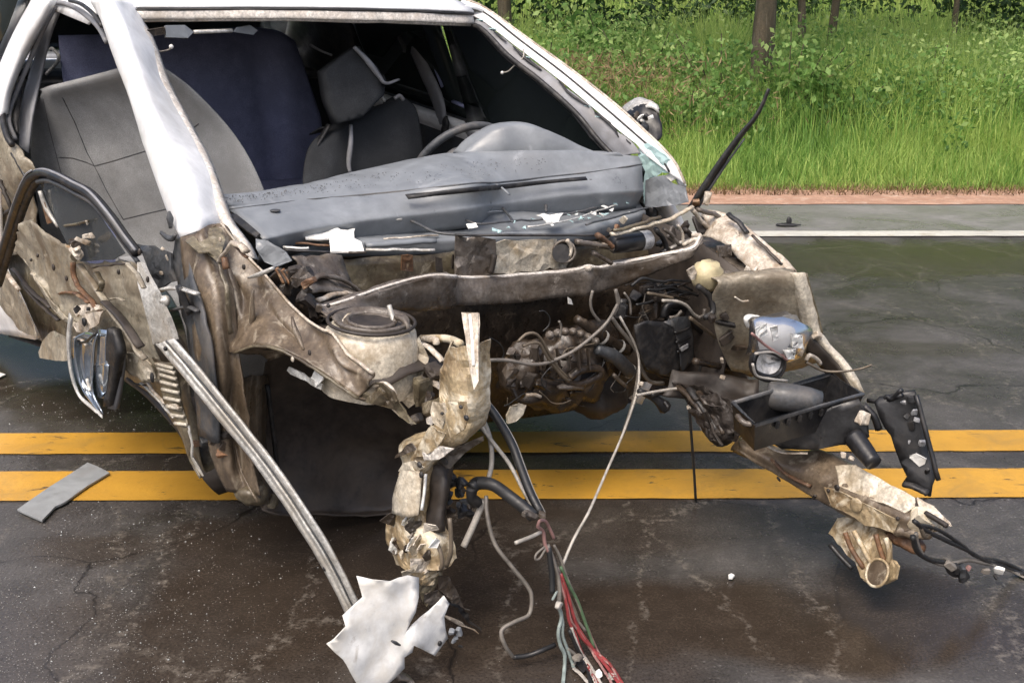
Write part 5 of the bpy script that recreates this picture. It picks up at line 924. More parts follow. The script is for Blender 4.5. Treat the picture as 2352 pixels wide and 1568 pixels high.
sheet('torn_edge_tip', P('r6', 'Y', (1225, 850, -.82), (1300, 840, -.815), (1330, 980, -.81), (1330, 1060, -.81), (1400, 1190, -.80), (1380, 1205, -.80), (1310, 1080, -.812), (1280, 950, -.815)), 'alu', zz, .003, .003, 30, .002, .02)
sheet('bottom_tab', P('r6', 'Y', (300, 260, -.89), (370, 190, -.885), (465, 240, -.88), (475, 390, -.88), (440, 400, -.885), (280, 375, -.89), (260, 330, -.89)), 'beige', pn, .004, .006, 20, .003, .03)
sheet('lower_flap', P('r6', 'Y', (850, 330, -.87), (960, 350, -.86), (1050, 420, -.85), (1070, 520, -.845), (1000, 540, -.85), (900, 480, -.86)), 'primer', pn, .003, .008, 26, .003, .03); lump('flap_hole', at('r6', 1068, 495, 'Y', -.85) + V((.01, -.01, 0)), (.008, .004, .012), 'rubber', pn, .2, 30, (12, 8))
for ln, mt in (([(970, 545), (1080, 650), (1200, 790)], 'alu'), ([(1010, 540), (1090, 640), (1170, 720)], 'lip'), ([(880, 520), (940, 555), (1000, 560)], 'dark'), ([(1150, 700), (1190, 690), (1230, 720)], 'lip')): tube('torn_edge_strand', P('r6', 'Y', *ln, base=-.83), .0045, mt, pn, 4, 6, .6, .004, 30)
for i in range(8): lump('crushed_hinge_bit', at('r6', random.uniform(1350, 1550), random.uniform(890, 1050), 'Y', -.77), (random.uniform(.010, .024), .012, random.uniform(.010, .02)), random.choice(('dark', 'brown', 'slate', 'rust', 'rubber')), hpo, .6, 40, (12, 8))
sheet('rear_sill_flap', P('r5', 'Y', (0, 830, -.90), (40, 800, -.90), (150, 1000, -.885), (260, 1270, -.87), (140, 1230, -.875), (0, 1050, -.89)), 'beige', pn, .004, .006, 14, .003, .03)
tube('flap_bright_edge', P('r5', 'Y', (10, 790, -.90), (60, 860, -.90), (130, 950, -.89)), [.006, .010, .008], 'lip', pn, 4, 6, .6, .004, 40)
# door mirror hanging by its bracket
ms_o = P('r6', 'Y', (492, 90, -.965), (478, 200, -.968), (474, 320, -.97), (495, 500, -.968), (545, 640, -.96), (640, 730, -.95), (705, 785, -.945))
ms_i = P('r6', 'Y', (520, 110, -.95), (505, 220, -.955), (502, 330, -.957), (525, 500, -.955), (580, 630, -.948), (660, 700, -.94), (715, 760, -.935))
dm = loft('door_mirror', [off(ms_o, -.03, .004, 0), ms_o, [a.lerp(b, .4) for a, b in zip(ms_o, ms_i)]], 'alu', pn, 5, 3, .004, .001, 10); lab(dm, 'broken white wing mirror dangling below the door')
mb = P('r6', 'Y', (505, 240, -.95), (505, 330, -.95), (530, 500, -.945), (585, 630, -.94), (690, 760, -.93)); mc = P('r6', 'Y', (670, 210, -.93), (650, 330, -.93), (640, 470, -.93), (640, 620, -.93), (710, 760, -.925))
loft('mirror_housing', [mb, [a.lerp(b, .5) + V((-.03, .01, 0)) for a, b in zip(mb, mc)], mc], 'mirror', dm, 4, 4, .004, .002, 14)
loft('mirror_glass', [P('r6', 'Y', (680, 175, -.925), (668, 400, -.925), (640, 440, -.925), (645, 600, -.92), (690, 655, -.915)), P('r6', 'Y', (752, 185, -.915), (745, 400, -.915), (750, 440, -.915), (735, 600, -.91), (712, 650, -.91))], 'mirror', dm, 4, 3, .004)
loft('mirror_back', [P('r6', 'Y', (760, 165, -.91), (755, 330, -.91), (750, 500, -.905), (735, 700, -.90)), P('r6', 'Y', (810, 180, -.90), (845, 330, -.90), (830, 400, -.90), (780, 700, -.895))], 'rubber', dm, 4, 3, .02)
loft('mirror_arm', [P('r6', 'Y', (805, 345, -.895), (790, 500, -.895), (755, 715, -.895)), P('r6', 'Y', (852, 360, -.885), (845, 500, -.885), (810, 725, -.885))], 'trim', dm, 4, 3, .012, .001, 10)
br = sheet('mirror_bracket', P('r6', 'Y', (510, 150, -.935), (590, 80, -.93), (640, 60, -.925), (720, 50, -.92), (690, 130, -.92), (590, 205, -.93), (535, 195, -.935)), 'lip', dm, .006, .004, 30, .002, .02)
lump('bracket_hole', at('r6', 595, 125, 'Y', -.93) + V((.01, -.008, .004)), (.011, .005, .012), 'rubber', br, .1, 20, (14, 8)); sheet('bracket_arm', P('r6', 'Y', (510, 20, -.93), (600, 0, -.92), (690, 10, -.915), (720, 50, -.915), (630, 60, -.925), (540, 90, -.93)), 'lip', dm, .006, .008, 40, .004, .02); lump('bracket_hole', at('r6', 550, 25, 'Y', -.935) + V((.01, -.01, 0)), (.012, .005, .009), 'rubber', br, .3, 40, (14, 8)); lump('bracket_hole', at('r6', 630, 25, 'Y', -.93) + V((.01, -.01, 0)), (.012, .005, .007), 'rubber', br, .3, 40, (14, 8))
for ln, mt in (([(520, 240), (570, 270), (660, 210)], 'black'), ([(510, 235), (560, 250), (590, 285)], 'lip'), ([(600, 520), (610, 580), (620, 600)], 'off_white')): tube('mirror_wire', P('r6', 'Y', *ln, base=-.94), .0045, mt, dm, 4, 6, .7, .003, 40)
# ---- driver side wing mirror
m0 = P('r3', 'Y', (1175, 790, .86), (1250, 725, .87), (1330, 710, .89), (1390, 740, .90)); m1_ = P('r3', 'Y', (1220, 840, .84), (1270, 790, .85), (1340, 780, .87), (1410, 830, .89)); m2_ = P('r3', 'Y', (1290, 930, .83), (1330, 900, .84), (1370, 880, .86), (1425, 880, .88)); m3_ = P('r3', 'Y', (1340, 985, .83), (1370, 975, .84), (1395, 965, .85), (1415, 950, .87))
lm = loft('driver_mirror', [off(m0, -.06, .02, -.01), m0, m1_, m2_, m3_, off(m3_, -.06, .01, 0)], 'black', car, 4, 4, .004, .003, 24); lab(lm, 'smashed black wing mirror beyond the far pillar')
loft('mirror_cap', [off(m0, -.05, .02, .006), off(m0, .004, 0, .004), [a.lerp(b, .55) + V((.006, 0, .002)) for a, b in zip(m0, m1_)]], 'alu', lm, 4, 3, .004, .004, 30)
tube('cap_gap', off([a.lerp(b, .25) for a, b in zip(m0[1:], m1_[1:])], .010, 0, .004), .005, 'rubber', lm, 3, 6)
for i in range(7): lump('mirror_fragment', at('r3', random.uniform(1240, 1380), random.uniform(800, 920), 'Y', .83), (.008, .010, .008), random.choice(('off_white', 'rubber', 'silver', 'brown')), lm, .6, 60, (10, 6))
# ---- driver side front: inner wing, end panel, reservoir
tr0 = P('s1', 'Y', (790, 240, .70), (850, 250, .70), (930, 260, .71), (1100, 375, .70), (1230, 490, .69), (1345, 595, .685)); tr1 = P('s1', 'Y', (800, 330, .66), (870, 330, .66), (960, 370, .66), (1060, 470, .655), (1150, 560, .65), (1250, 620, .645))
wgl = loft('inner_wing', [off(tr0, -.004, .01, -.06), tr0, [a.lerp(b, .4) + V((0, 0, .006)) for a, b in zip(tr0, tr1)], tr1, off(tr1, 0, -.02, -.03)], 'lip', car, 5, 4, .004, .005, 18); lab(wgl, 'cream upper wing rail on the driver side')
for ln, mt, r_ in (([(930, 270), (1000, 330), (1040, 380)], 'rubber', .010), ([(1070, 400), (1150, 470), (1240, 570)], 'brown', .006), ([(960, 400), (1060, 500), (1190, 600)], 'brown', .010), ([(980, 370), (990, 400), (880, 400), (790, 400)], 'lip', .006)): tube('wing_slot', off(P('s1', 'Y', *ln, base=.665), .006, 0, .008), r_, mt, wgl, 4, 6, .6, .004, 30)
lump('wing_bolt_hole', at('s1', 1245, 572, 'Y', .665) + V((.004, 0, .012)), (.004, .004, .003), 'rubber', wgl, .1, 20, (10, 6))
sheet('tower_top', P('s1', 'Z', (780, 410, .84), (980, 395, .85), (1080, 480, .85), (1200, 610, .84), (1000, 640, .82), (900, 600, .82), (800, 500, .83)), 'grey_steel', car, .004, .010, 22, .003, .03)
for i in range(11): lump('tower_bolt', at('s1', random.uniform(860, 1160), random.uniform(480, 610), 'Z', .845), (random.uniform(.006, .014),) * 2 + (.008,), random.choice(('brown', 'dark', 'lip', 'rust', 'grey_steel')), car, .6, 50, (12, 8))
fe = [P('s1', 'X', (880, 660, .48), (1000, 640, .50), (1150, 625, .54), (1345, 605, .58)), P('s1', 'X', (850, 760, .46), (1000, 740, .49), (1180, 730, .54), (1370, 710, .59)), P('s1', 'X', (860, 900, .45), (1000, 860, .48), (1200, 850, .53), (1410, 850, .59)), P('s1', 'X', (900, 1060, .44), (1020, 1060, .47), (1200, 1040, .52), (1445, 1010, .58)), P('s1', 'X', (960, 1180, .44), (1100, 1200, .47), (1300, 1180, .52), (1500, 1120, .57))]
fep = loft('inner_wing_end', [off(fe[0], -.04, 0, .004)] + fe, 'beige', car, 5, 4, .004, .008, 12); lab(fep, 'khaki front face of the driver side inner wing')
rf = P('s1', 'X', (1345, 598, .59), (1375, 720, .60), (1420, 860, .61), (1450, 970, .62), (1560, 1085, .66), (1640, 1180, .70), (1715, 1310, .74)); rg = P('s1', 'X', (1402, 615, .585), (1430, 720, .595), (1468, 860, .605), (1490, 960, .615), (1590, 1080, .655), (1668, 1180, .695), (1735, 1310, .735))
wfl = loft('wing_flange', [off(rf, -.03, 0, -.01), rf, [a.lerp(b, .5) + V((.006, .002, .004)) for a, b in zip(rf, rg)], rg, off(rg, -.05, .01, -.01)], 'primer', wgl, 4, 4, .003, .004, 20)
tube('flange_groove', off([a.lerp(b, .7) for a, b in zip(rf[:4], rg[:4])], .008, .002, .004), .0025, 'khaki', wfl, 4, 6); lump('flange_bolt', at('s1', 1465, 975, 'X', .625), (.010, .012, .014), 'lip', wfl, .4, 50, (12, 8))
loft('wing_lower_side', [off(rf[3:], -.006, -.01, 0), P('s1', 'X', (1400, 1060, .60), (1480, 1160, .63), (1560, 1240, .66), (1620, 1330, .70))], 'dark', wgl, 4, 4, .004, .008, 18)
rs_ = lathe('fluid_reservoir', at('s1', 815, 612, 'X', .42), V((.2, -.1, 1)), [(.0, -.035), (.032, -.034), (.038, -.02), (.041, .004), (.038, .018), (.026, .028), (.024, .034), (.0, .036)], 'yellow_tank', car, 24, .006, 22); lab(rs_, 'yellowed plastic fluid reservoir')
tube('reservoir_hose', P('s1', 'X', (760, 680, .44), (830, 740, .45), (850, 830, .46), (800, 870, .46)), .008, 'rubber', rs_, 5, 7)
for pl, mt in (([(700, 590), (740, 560), (760, 640), (720, 650)], 'lip'), ([(870, 440), (960, 430), (960, 500), (880, 510)], 'grey_steel')): sheet('bent_tab', P('s1', 'X', *pl, base=.42), mt, car, .003, .006, 40, .003, .02)
tube('white_hook', P('s1', 'X', (1125, 862, .56), (1070, 858, .56), (1045, 880, .56), (1060, 930, .56)), [.006, .010, .006], 'off_white', fep, 4, 7, .5); tube('panel_scratch', P('s1', 'X', (980, 745, .515), (1020, 770, .52), (1060, 768, .525)), .004, 'lip', fep, 4, 6, .6)
for i in range(9): lump('end_panel_bracket', at('s1', random.uniform(820, 1060), random.uniform(780, 1080), 'X', .47), (random.uniform(.008, .02), .012, random.uniform(.010, .022)), random.choice(('khaki', 'dark', 'brown', 'rubber')), fep, .5, 40, (12, 8))
# ---- headlamp remains
hl = lump('headlamp', at('s1', 1240, 990, 'X', .68), (.055, .078, .056), 'lens', car, .29, 20, (11, 7), None, .6); lab(hl, 'cracked clear headlamp with silver reflector')
lump('lamp_reflector', at('s1', 1240, 1000, 'X', .66), (.034, .058, .04), 'silver', hl, .28, 30, (10, 7))
for pl in ([(1190, 930), (1230, 910), (1240, 990), (1210, 1010)], [(1310, 960), (1380, 970), (1390, 1050), (1320, 1040)], [(1270, 1060), (1340, 1050), (1330, 1110), (1290, 1110)], [(1100, 930), (1160, 900), (1170, 960), (1110, 990)]): sheet('lens_splinter', P('s1', 'X', *pl, base=.735), 'off_white', hl, .002, .006, 40, .002, .02)
lr = lathe('projector_lamp', at('s1', 1178, 1140, 'X', .70), V((.85, -.4, .3)), [(.044, -.02), (.046, .006), (.042, .010), (.038, .004), (.028, -.006), (.014, -.016), (.0, -.018)], 'black', car, 28); lathe('lamp_bowl', at('s1', 1178, 1140, 'X', .705), V((.85, -.4, .3)), [(.034, .004), (.022, -.002), (.010, -.012), (.0, -.014)], 'silver', lr, 24, .002, 40)
tube('lamp_ring', P('s1', 'X', (1090, 1130, .72), (1110, 1080, .72), (1180, 1070, .73), (1260, 1110, .73), (1250, 1180, .73), (1190, 1215, .73), (1110, 1190, .72), (1085, 1140, .72)), .006, 'black', lr, 4, 7)
for ln, mt in (([(1085, 1140), (1110, 1210), (1200, 1230), (1290, 1240)], 'wire_white'), ([(1080, 960), (1160, 1030), (1250, 1090), (1290, 1120)], 'wire_pink'), ([(1100, 1080), (1200, 1070), (1260, 1100)], 'wire_white')): tube('lamp_wire', P('s1', 'X', *ln, base=.735), .0035, mt, lr, 5, 6)
tube('lamp_spike', P('s1', 'X', (1400, 1130, .72), (1500, 1180, .74), (1620, 1185, .78), (1720, 1170, .80), (1790, 1145, .82)), [.004, .003, .0025], 'wire_tan', car, 5, 6); tube('lamp_clip', P('s1', 'X', (1400, 1120, .72), (1420, 1090, .72), (1460, 1110, .72), (1485, 1140, .72)), .006, 'lip', car, 4, 6)
# ---- open black air filter box
bx0 = [(410, 362), (985, 190), (1175, 312), (540, 492)]; zt, zb = .665, .595
top = P('s2', 'Z', *bx0, base=zt); cen = sum(top, V()) / 4
bot = [V((cen.x + (p.x - cen.x) * .88, cen.y + (p.y - cen.y) * .9, zb)) for p in top]
ab = mesh('air_filter_box', top + bot, [(0, 1, 5, 4), (1, 2, 6, 5), (2, 3, 7, 6), (3, 0, 4, 7), (4, 5, 6, 7)], 'black', car, False, .006); lab(ab, 'open black plastic air filter box')
tube('box_rim', top + [top[0]], .0055, 'slate', ab, 1, 7)
fr0, fr1 = top[3], top[2]
for k in range(7): t = .2 + .1 * k; c = fr0.lerp(fr1, t) + V((.005, -.004, -.014)); box('vent_slot', c, (.008, .010, .018), 'rubber', ab, None, .002)
sf = sheet('box_skirt', P('s2', 'Y', (545, 500, .335), (700, 470, .37), (900, 420, .43), (1150, 345, .50), (1200, 420, .51), (1215, 560, .51), (1150, 600, .50), (1040, 612, .47), (900, 640, .43), (700, 640, .38), (560, 560, .34)), 'black', ab, .004, .004, 10, .002, .03, 1, True)
tube('skirt_edge', P('s2', 'Y', (520, 560, .335), (600, 610, .35), (700, 655, .375), (850, 660, .41)), .004, 'lip', ab, 4, 6, .6)
d0, d1 = at('s2', 610, 315, 'Z', .645), at('s2', 930, 360, 'Z', .645)
lathe('intake_tube', d0, d1 - d0, [(.0, -.004), (.028, 0), (.034, .006), (.036, .05), (.034, .10), (.028, (d1 - d0).length), (.0, (d1 - d0).length + .003)], 'slate', ab, 22, .002, 20)
tube('box_clip', P('s2', 'Z', (430, 440, .66), (470, 480, .655), (520, 490, .655)), .007, 'grey_steel', ab, 4, 6, 1, .003, 40); lump('box_corner_bolt', at('s2', 1180, 450, 'Y', .5), (.012, .012, .012), 'lip', ab, .4, 40, (12, 8))
tube('box_outlet', P('s2', 'Y', (1120, 560, .48), (1180, 640, .47), (1240, 720, .46)), [.026, .024, .02], 'black', ab, 5, 12)
# ---- black bracket beside it
bk = sheet('lamp_bracket', P('s2', 'Y', (1275, 325, .60), (1390, 300, .62), (1480, 290, .64), (1520, 420, .65), (1560, 600, .65), (1610, 800, .65), (1590, 840, .64), (1575, 915, .63), (1500, 880, .62), (1415, 830, .61), (1440, 790, .61), (1390, 690, .61), (1345, 560, .60), (1270, 450, .59), (1240, 360, .59)), 'black', car, .014, .005, 12, .003, .02, 1, True); lab(bk, 'tall shiny black plastic lamp bracket')
for i, (u, v) in enumerate(((1450, 345), (1465, 415), (1395, 505), (1450, 500), (1420, 600), (1510, 600), (1420, 440), (1480, 460), (1400, 360), (1540, 760))): lump('bracket_highlight_chip', at('s2', u, v, 'Y', .63) + V((.012, -.008, .006)), (.010, .006, .011), 'silver' if i % 3 else 'black', bk, .4, 50, (12, 8))
sheet('white_label', P('s2', 'Y', (1440, 680, .62), (1490, 660, .62), (1550, 690, .63), (1540, 725, .63), (1510, 738, .625), (1470, 700, .62)), 'off_white', bk, .004, .002, 40, .002, .02, 0)
for ln in ([(1190, 330), (1270, 340), (1390, 300)], [(1280, 330), (1300, 310), (1330, 325), (1390, 270)], [(1240, 350), (1290, 420), (1320, 500)], [(1470, 300), (1540, 560), (1600, 800)]): tube('bracket_rib', off(P('s2', 'Y', *ln, base=.61), .014, -.006, 0), .006, 'black', bk, 4, 6, 1, .003, 40)
tube('bracket_foot', P('s2', 'Y', (1420, 840, .60), (1490, 860, .60), (1560, 900, .61)), .012, 'rubber', bk, 4, 7, .6, .004, 40)
tube('bracket_stay', P('s2', 'Y', (1180, 380, .56), (1240, 440, .57), (1270, 520, .58)), .009, 'black', bk, 4, 7)
# ---- driver side chassis rail and its towing plate
A_ = P('s2', 'Y', (450, 560, .50), (560, 600, .50), (760, 650, .50), (930, 645, .50), (1080, 710, .50), (1320, 850, .50), (1480, 925, .50), (1560, 965, .50)); B_ = P('s2', 'Y', (440, 600, .43), (520, 640, .43), (710, 735, .43), (890, 800, .43), (1000, 845, .43), (1250, 965, .43), (1410, 1042, .43), (1500, 1040, .44)); C_ = P('s2', 'Y', (440, 640, .43), (500, 680, .43), (690, 800, .43), (880, 918, .43), (1000, 985, .43), (1200, 1078, .43), (1370, 1122, .43), (1470, 1100, .44))
rl2 = loft('front_rail', [off(C_, -.01, .07, 0), off(A_, -.03, .01, -.06), A_, [a.lerp(b, .5) + V((0, 0, .006)) for a, b in zip(A_, B_)], B_, [a.lerp(b, .5) + V((.006, 0, -.004)) for a, b in zip(B_, C_)], C_, off(C_, -.01, .07, -.005)], 'tan', car, 4, 3, .004, .005, 16); lab(rl2, 'mud brown front chassis rail pointing out over the road')
sheet('rail_crumple_plate', off(P('s2', 'Y', (1010, 745, .47), (1120, 740, .475), (1330, 860, .475), (1480, 935, .47), (1475, 985, .455), (1410, 1030, .44), (1250, 955, .44), (1030, 860, .44)), .008, -.006, .010), 'primer', rl2, .003, .006, 24, .003, .03, 2)
sheet('rail_crumple_plate', off(P('s2', 'Y', (950, 850, .425), (1020, 860, .425), (1240, 970, .425), (1400, 1050, .425), (1360, 1115, .425), (1200, 1070, .425), (1000, 960, .425)), .004, -.008, 0), 'ochre', rl2, .003, .006, 24, .003, .03, 2)
sheet('rail_tip_plate', P('s2', 'Y', (1500, 920, .47), (1600, 975, .47), (1690, 1060, .46), (1700, 1085, .46), (1650, 1082, .455), (1570, 1010, .455), (1510, 970, .46)), 'lip', rl2, .004, .006, 30, .003, .02, 1); tube('tip_slot', off(P('s2', 'Y', (1540, 1000, .45), (1610, 1040, .45), (1670, 1078, .45)), .006, -.006, 0), .006, 'dark', rl2, 4, 6)
lump('rail_tip', at('s2', 1450, 1090, 'Y', .46), (.05, .035, .03), 'tan', rl2, .45, 26); lump('rail_tip', at('s2', 1540, 1060, 'Y', .46), (.035, .03, .028), 'ochre', rl2, .5, 36); lump('rail_tip', at('s2', 1420, 1160, 'Y', .47), (.05, .03, .022), 'rust', rl2, .35, 26)
for (u, v, r_) in ((1035, 857, .008), (985, 875, .005), (1395, 1040, .005), (1150, 960, .018)): lump('rail_hole', at('s2', u, v, 'Y', .42) + V((0, -.008, 0)), (r_, .004, r_), 'dark' if r_ < .01 else 'ochre', rl2, .15, 30, (12, 8))
for (u, v) in ((680, 815), (890, 915), (345, 535), (1060, 670), (1110, 690)): lump('rail_bolt', at('s2', u, v, 'Y', .42), (.008, .010, .009), 'dark' if v > 700 else 'lip', rl2, .4, 50, (10, 6))
tube('rail_swage', off(P('s2', 'Y', (650, 690, .43), (740, 780, .43), (880, 850, .43)), 0, -.008, 0), .007, 'rust', rl2, 4, 6, .6)
to = P('s2', 'Y', (975, 1130, .46), (1040, 1040, .47), (1110, 1030, .47), (1300, 1120, .45), (1345, 1180, .43), (1350, 1280, .41), (1385, 1330, .40), (1370, 1395, .395), (1300, 1440, .39), (1220, 1435, .39), (1165, 1390, .395), (1130, 1300, .41), (1060, 1220, .43))
tpz = sheet('towing_plate', to, 'ochre', rl2, .006, .007, 22, .003, .02, 2); lab(tpz, 'ochre towing plate with a round eye under the rail')
for ln, mt in (([(1080, 1120), (1120, 1220), (1190, 1330)], 'rust'), ([(1130, 1110), (1190, 1220), (1240, 1310)], 'ochre'), ([(1260, 1130), (1290, 1230), (1320, 1310)], 'rust'), ([(1320, 1150), (1340, 1240), (1330, 1300)], 'ochre'), ([(990, 1190), (1060, 1270), (1120, 1330)], 'wire_black')): tube('plate_rib', off(P('s2', 'Y', *ln, base=.415), .006, -.014, .004), .006, mt, tpz, 4, 6)
ec = at('s2', 1275, 1370, 'Y', .385); tn_ = V()
for a, b in zip(to, to[1:] + to[:1]): tn_ += (a - ec).cross(b - ec)
tn_.normalize(); tn_ = tn_ if tn_.dot(EYEC - ec) > 0 else -tn_; t1 = tn_.orthogonal().normalized(); t2 = tn_.cross(t1); ec = ec + tn_ * .008
tube('towing_eye', [ec + (t1 * math.cos(a) + t2 * math.sin(a)) * .032 for a in np.linspace(0, 6.283, 25)], .0032, 'ochre', tpz, 2, 7, 1, .002, 30); lathe('eye_bore', ec, tn_, [(.031, -.001), (.018, -.001), (0, -.001)], 'tan', tpz, 20)
# ---- engine bay: gearbox, booster, hoses
gb = lump('gearbox', at('n3', 850, 930, 'X', .12), (.10, .13, .12), 'brown', car, .28, 14, (40, 24)); lab(gb, 'oily brown gearbox left in the engine bay')
lump('bell_housing', at('n3', 1080, 760, 'X', .14), (.07, .075, .08), 'brown', gb, .22, 16, (30, 18)); lump('gearbox_foot', at('n3', 620, 1120, 'X', .16), (.06, .09, .055), 'brown', gb, .4, 20, (30, 18)); lump('gearbox_sump', at('n3', 1130, 1180, 'X', .10), (.08, .10, .06), 'dark', gb, .25, 14, (30, 18)); lump('gearbox_side', at('n3', 430, 1000, 'X', .14), (.06, .06, .09), 'brown', gb, .4, 20, (30, 18))
tube('bell_mouth', P('n3', 'X', (870, 1030, .26), (960, 970, .26), (1080, 940, .26), (1160, 960, .26), (1150, 1010, .26), (1050, 1060, .26), (940, 1090, .26), (860, 1070, .26), (870, 1030, .26)), .011, 'brown', gb, 4, 8, 1, .002, 30)
sheet('bell_bore', P('n3', 'X', (880, 1035, .25), (980, 980, .25), (1080, 955, .25), (1145, 975, .25), (1100, 1025, .25), (960, 1070, .25)), 'rubber', gb, .004, .002, 20, .001, .04, 0)
tube('drive_flange', P('n3', 'X', (770, 1120, .26), (860, 1110, .26), (990, 1120, .26)), [.008, .016, .010], 'grey_steel', gb, 4, 8, .6)
tube('coolant_pipe', P('n3', 'X', (940, 490, .22), (1050, 560, .22), (1180, 660, .22), (1280, 720, .22), (1420, 780, .22)), [.012, .016, .018, .016], 'brown', gb, 5, 10); tube('coolant_hose', P('n3', 'X', (1120, 770, .24), (1240, 810, .25), (1330, 870, .25), (1420, 960, .24), (1480, 1030, .23)), [.014, .02, .02, .018], 'slate', gb, 5, 10); tube('hose_glint', P('n3', 'X', (1280, 1000, .26), (1340, 1060, .26), (1410, 1115, .26)), .006, 'grey_steel', gb, 4, 6)
for i in range(26): lump('gearbox_boss', at('n3', random.uniform(280, 1000), random.uniform(720, 1240), 'X', .235 + random.uniform(-.02, .02)), (random.uniform(.006, .018),) * 3, random.choice(('brown', 'brown', 'dark', 'brown')), gb, .45, 50, (12, 8))
lump('pale_bracket', at('n3', 330, 970, 'X', .27), (.016, .018, .022), 'grey_steel', gb, .5, 50, (16, 10)); lump('pale_bracket', at('n3', 340, 800, 'X', .25), (.016, .018, .016), 'grey_steel', gb, .6, 60, (16, 10)); tube('bright_clip', P('n3', 'X', (480, 1190, .28), (560, 1185, .28), (610, 1205, .28)), .005, 'lip', gb, 4, 6)
sheet('cream_disc', P('n3', 'X', (300, 1380, .25), (340, 1300, .25), (420, 1270, .25), (470, 1290, .25), (440, 1370, .26), (380, 1430, .26), (310, 1450, .26)), 'primer', gb, .01, .003, 20, .002, .03)
for ln, mt, r_ in (([(400, 700), (480, 630), (560, 625), (620, 680), (680, 790), (760, 920), (860, 1030)], 'wire_tan', .005), ([(450, 740), (520, 710), (600, 715), (640, 780), (700, 880), (800, 1000), (870, 1060)], 'wire_tan', .0055), ([(110, 870), (300, 870), (500, 905), (640, 900), (760, 860), (920, 780), (1100, 640), (1230, 510), (1310, 370), (1330, 320), (1300, 220)], 'wire_grey', .006), ([(1260, 470), (1330, 570), (1430, 690), (1500, 800), (1520, 900), (1490, 1120), (1450, 1300), (1370, 1540)], 'wire_grey', .007), ([(1520, 900), (1560, 1000), (1630, 1070), (1742, 1080)], 'wire_grey', .007), ([(1090, 230), (1070, 330), (1090, 430), (1160, 520)], 'wire_grey', .005), ([(1380, 250), (1430, 330), (1440, 450)], 'wire_grey', .004), ([(780, 510), (800, 560), (790, 660)], 'wire_grey', .004)): tube('engine_wire', P('n3', 'X', *ln, base=.30), r_ * .8, mt, car, 5, 7)
sheet('firewall_seam', P('n3', 'X', (310, 430, .01), (335, 430, .01), (330, 700, .0), (300, 700, .0)), 'rubber', car, .004, .002, 20, .001, .04, 0); lump('small_lamp', at('n3', 845, 600, 'X', .2), (.007,) * 3, 'lip', car, .2, 40, (10, 6)); sheet('white_chip', P('n3', 'X', (860, 290, .2), (890, 310, .2), (905, 360, .2), (865, 350, .2)), 'off_white', car, .003, .002, 40, .001, .02, 0)
for i in range(16): lump('wiring_clump', at('n2', random.uniform(300, 1000), random.uniform(240, 560), 'X', .20 + random.uniform(-.04, .06)), (random.uniform(.014, .035), random.uniform(.014, .03), random.uniform(.012, .026)), random.choice(('dark', 'dark', 'rubber', 'black', 'brown')), car, .5, 36, (16, 10))
for i in range(12):
    u, v = random.uniform(450, 1000), random.uniform(220, 420); tube('bay_cable', P('n2', 'X', (u - 160, v + random.uniform(-30, 60)), (u - 60, v + random.uniform(-40, 40)), (u + 60, v + random.uniform(-40, 40)), (u + 170, v + random.uniform(-40, 60)), base=.27), random.uniform(.0025, .005), random.choice(('black', 'dark', 'wire_black', 'brown', 'wire_black')), car, 5, 7)
bs = loft('brake_booster', [P('n2', 'X', (440, 640, .20), (560, 590, .20), (700, 600, .22), (800, 620, .24), (940, 560, .22)), P('n2', 'X', (450, 760, .24), (580, 740, .27), (720, 760, .28), (840, 780, .27), (980, 760, .22)), P('n2', 'X', (500, 920, .24), (600, 930, .27), (740, 940, .28), (860, 930, .26), (985, 900, .22)), P('n2', 'X', (540, 1040, .22), (640, 1080, .25), (760, 1100, .26), (860, 1080, .24), (975, 990, .22))], 'black', car, 5, 5, .01, .001, 10); lab(bs, 'black brake booster canister')
sheet('booster_front', P('n2', 'X', (440, 630, .335), (560, 590, .335), (700, 605, .335), (800, 650, .335), (850, 860, .335), (862, 1075, .335), (770, 1102, .335), (640, 1082, .335), (535, 1025, .335), (465, 820, .335)), 'rubber', bs, .008, .002, 10, .001, .03, 1, True)
sheet('booster_side', P('n2', 'X', (700, 605, .335), (830, 560, .32), (945, 555, .31), (985, 760, .31), (985, 960, .31), (865, 1075, .335), (850, 860, .337), (800, 650, .337)), 'slate', bs, .008, .002, 10, .001, .03, 1, True)
for k in range(3): tube('booster_flute', P('n2', 'X', (815 + 12 * k, 700 + 90 * k, .34), (880 + 8 * k, 690 + 90 * k, .335), (960, 650 + 90 * k, .325)), .004, 'black', bs, 4, 6)
lump('booster_body', at('n2', 740, 850, 'X', .16), (.07, .075, .065), 'rubber', bs, .05, 10)
tube('booster_collar', P('n2', 'X', (710, 560, .28), (740, 460, .28), (830, 430, .28), (930, 470, .28), (930, 560, .28), (840, 590, .28), (740, 590, .28)), .011, 'black', bs, 4, 8)
tube('booster_rib', P('n2', 'X', (780, 680, .30), (830, 690, .30), (920, 620, .29)), .005, 'slate', bs, 4, 6); tube('booster_clip', P('n2', 'X', (770, 560, .30), (830, 550, .30), (880, 500, .30)), .005, 'wire_grey', bs, 4, 6); sheet('booster_highlight', P('n2', 'X', (860, 850, .345), (940, 800, .335), (940, 840, .335), (880, 880, .345)), 'silver', bs, .002, .001, 40, .001, .02, 0)  # the silver sheet paints a highlight on the booster's side
tube('booster_rim', P('n2', 'X', (560, 1030, .27), (680, 1080, .28), (800, 1100, .28), (900, 1060, .26), (980, 985, .24)), .005, 'slate', bs, 4, 6)
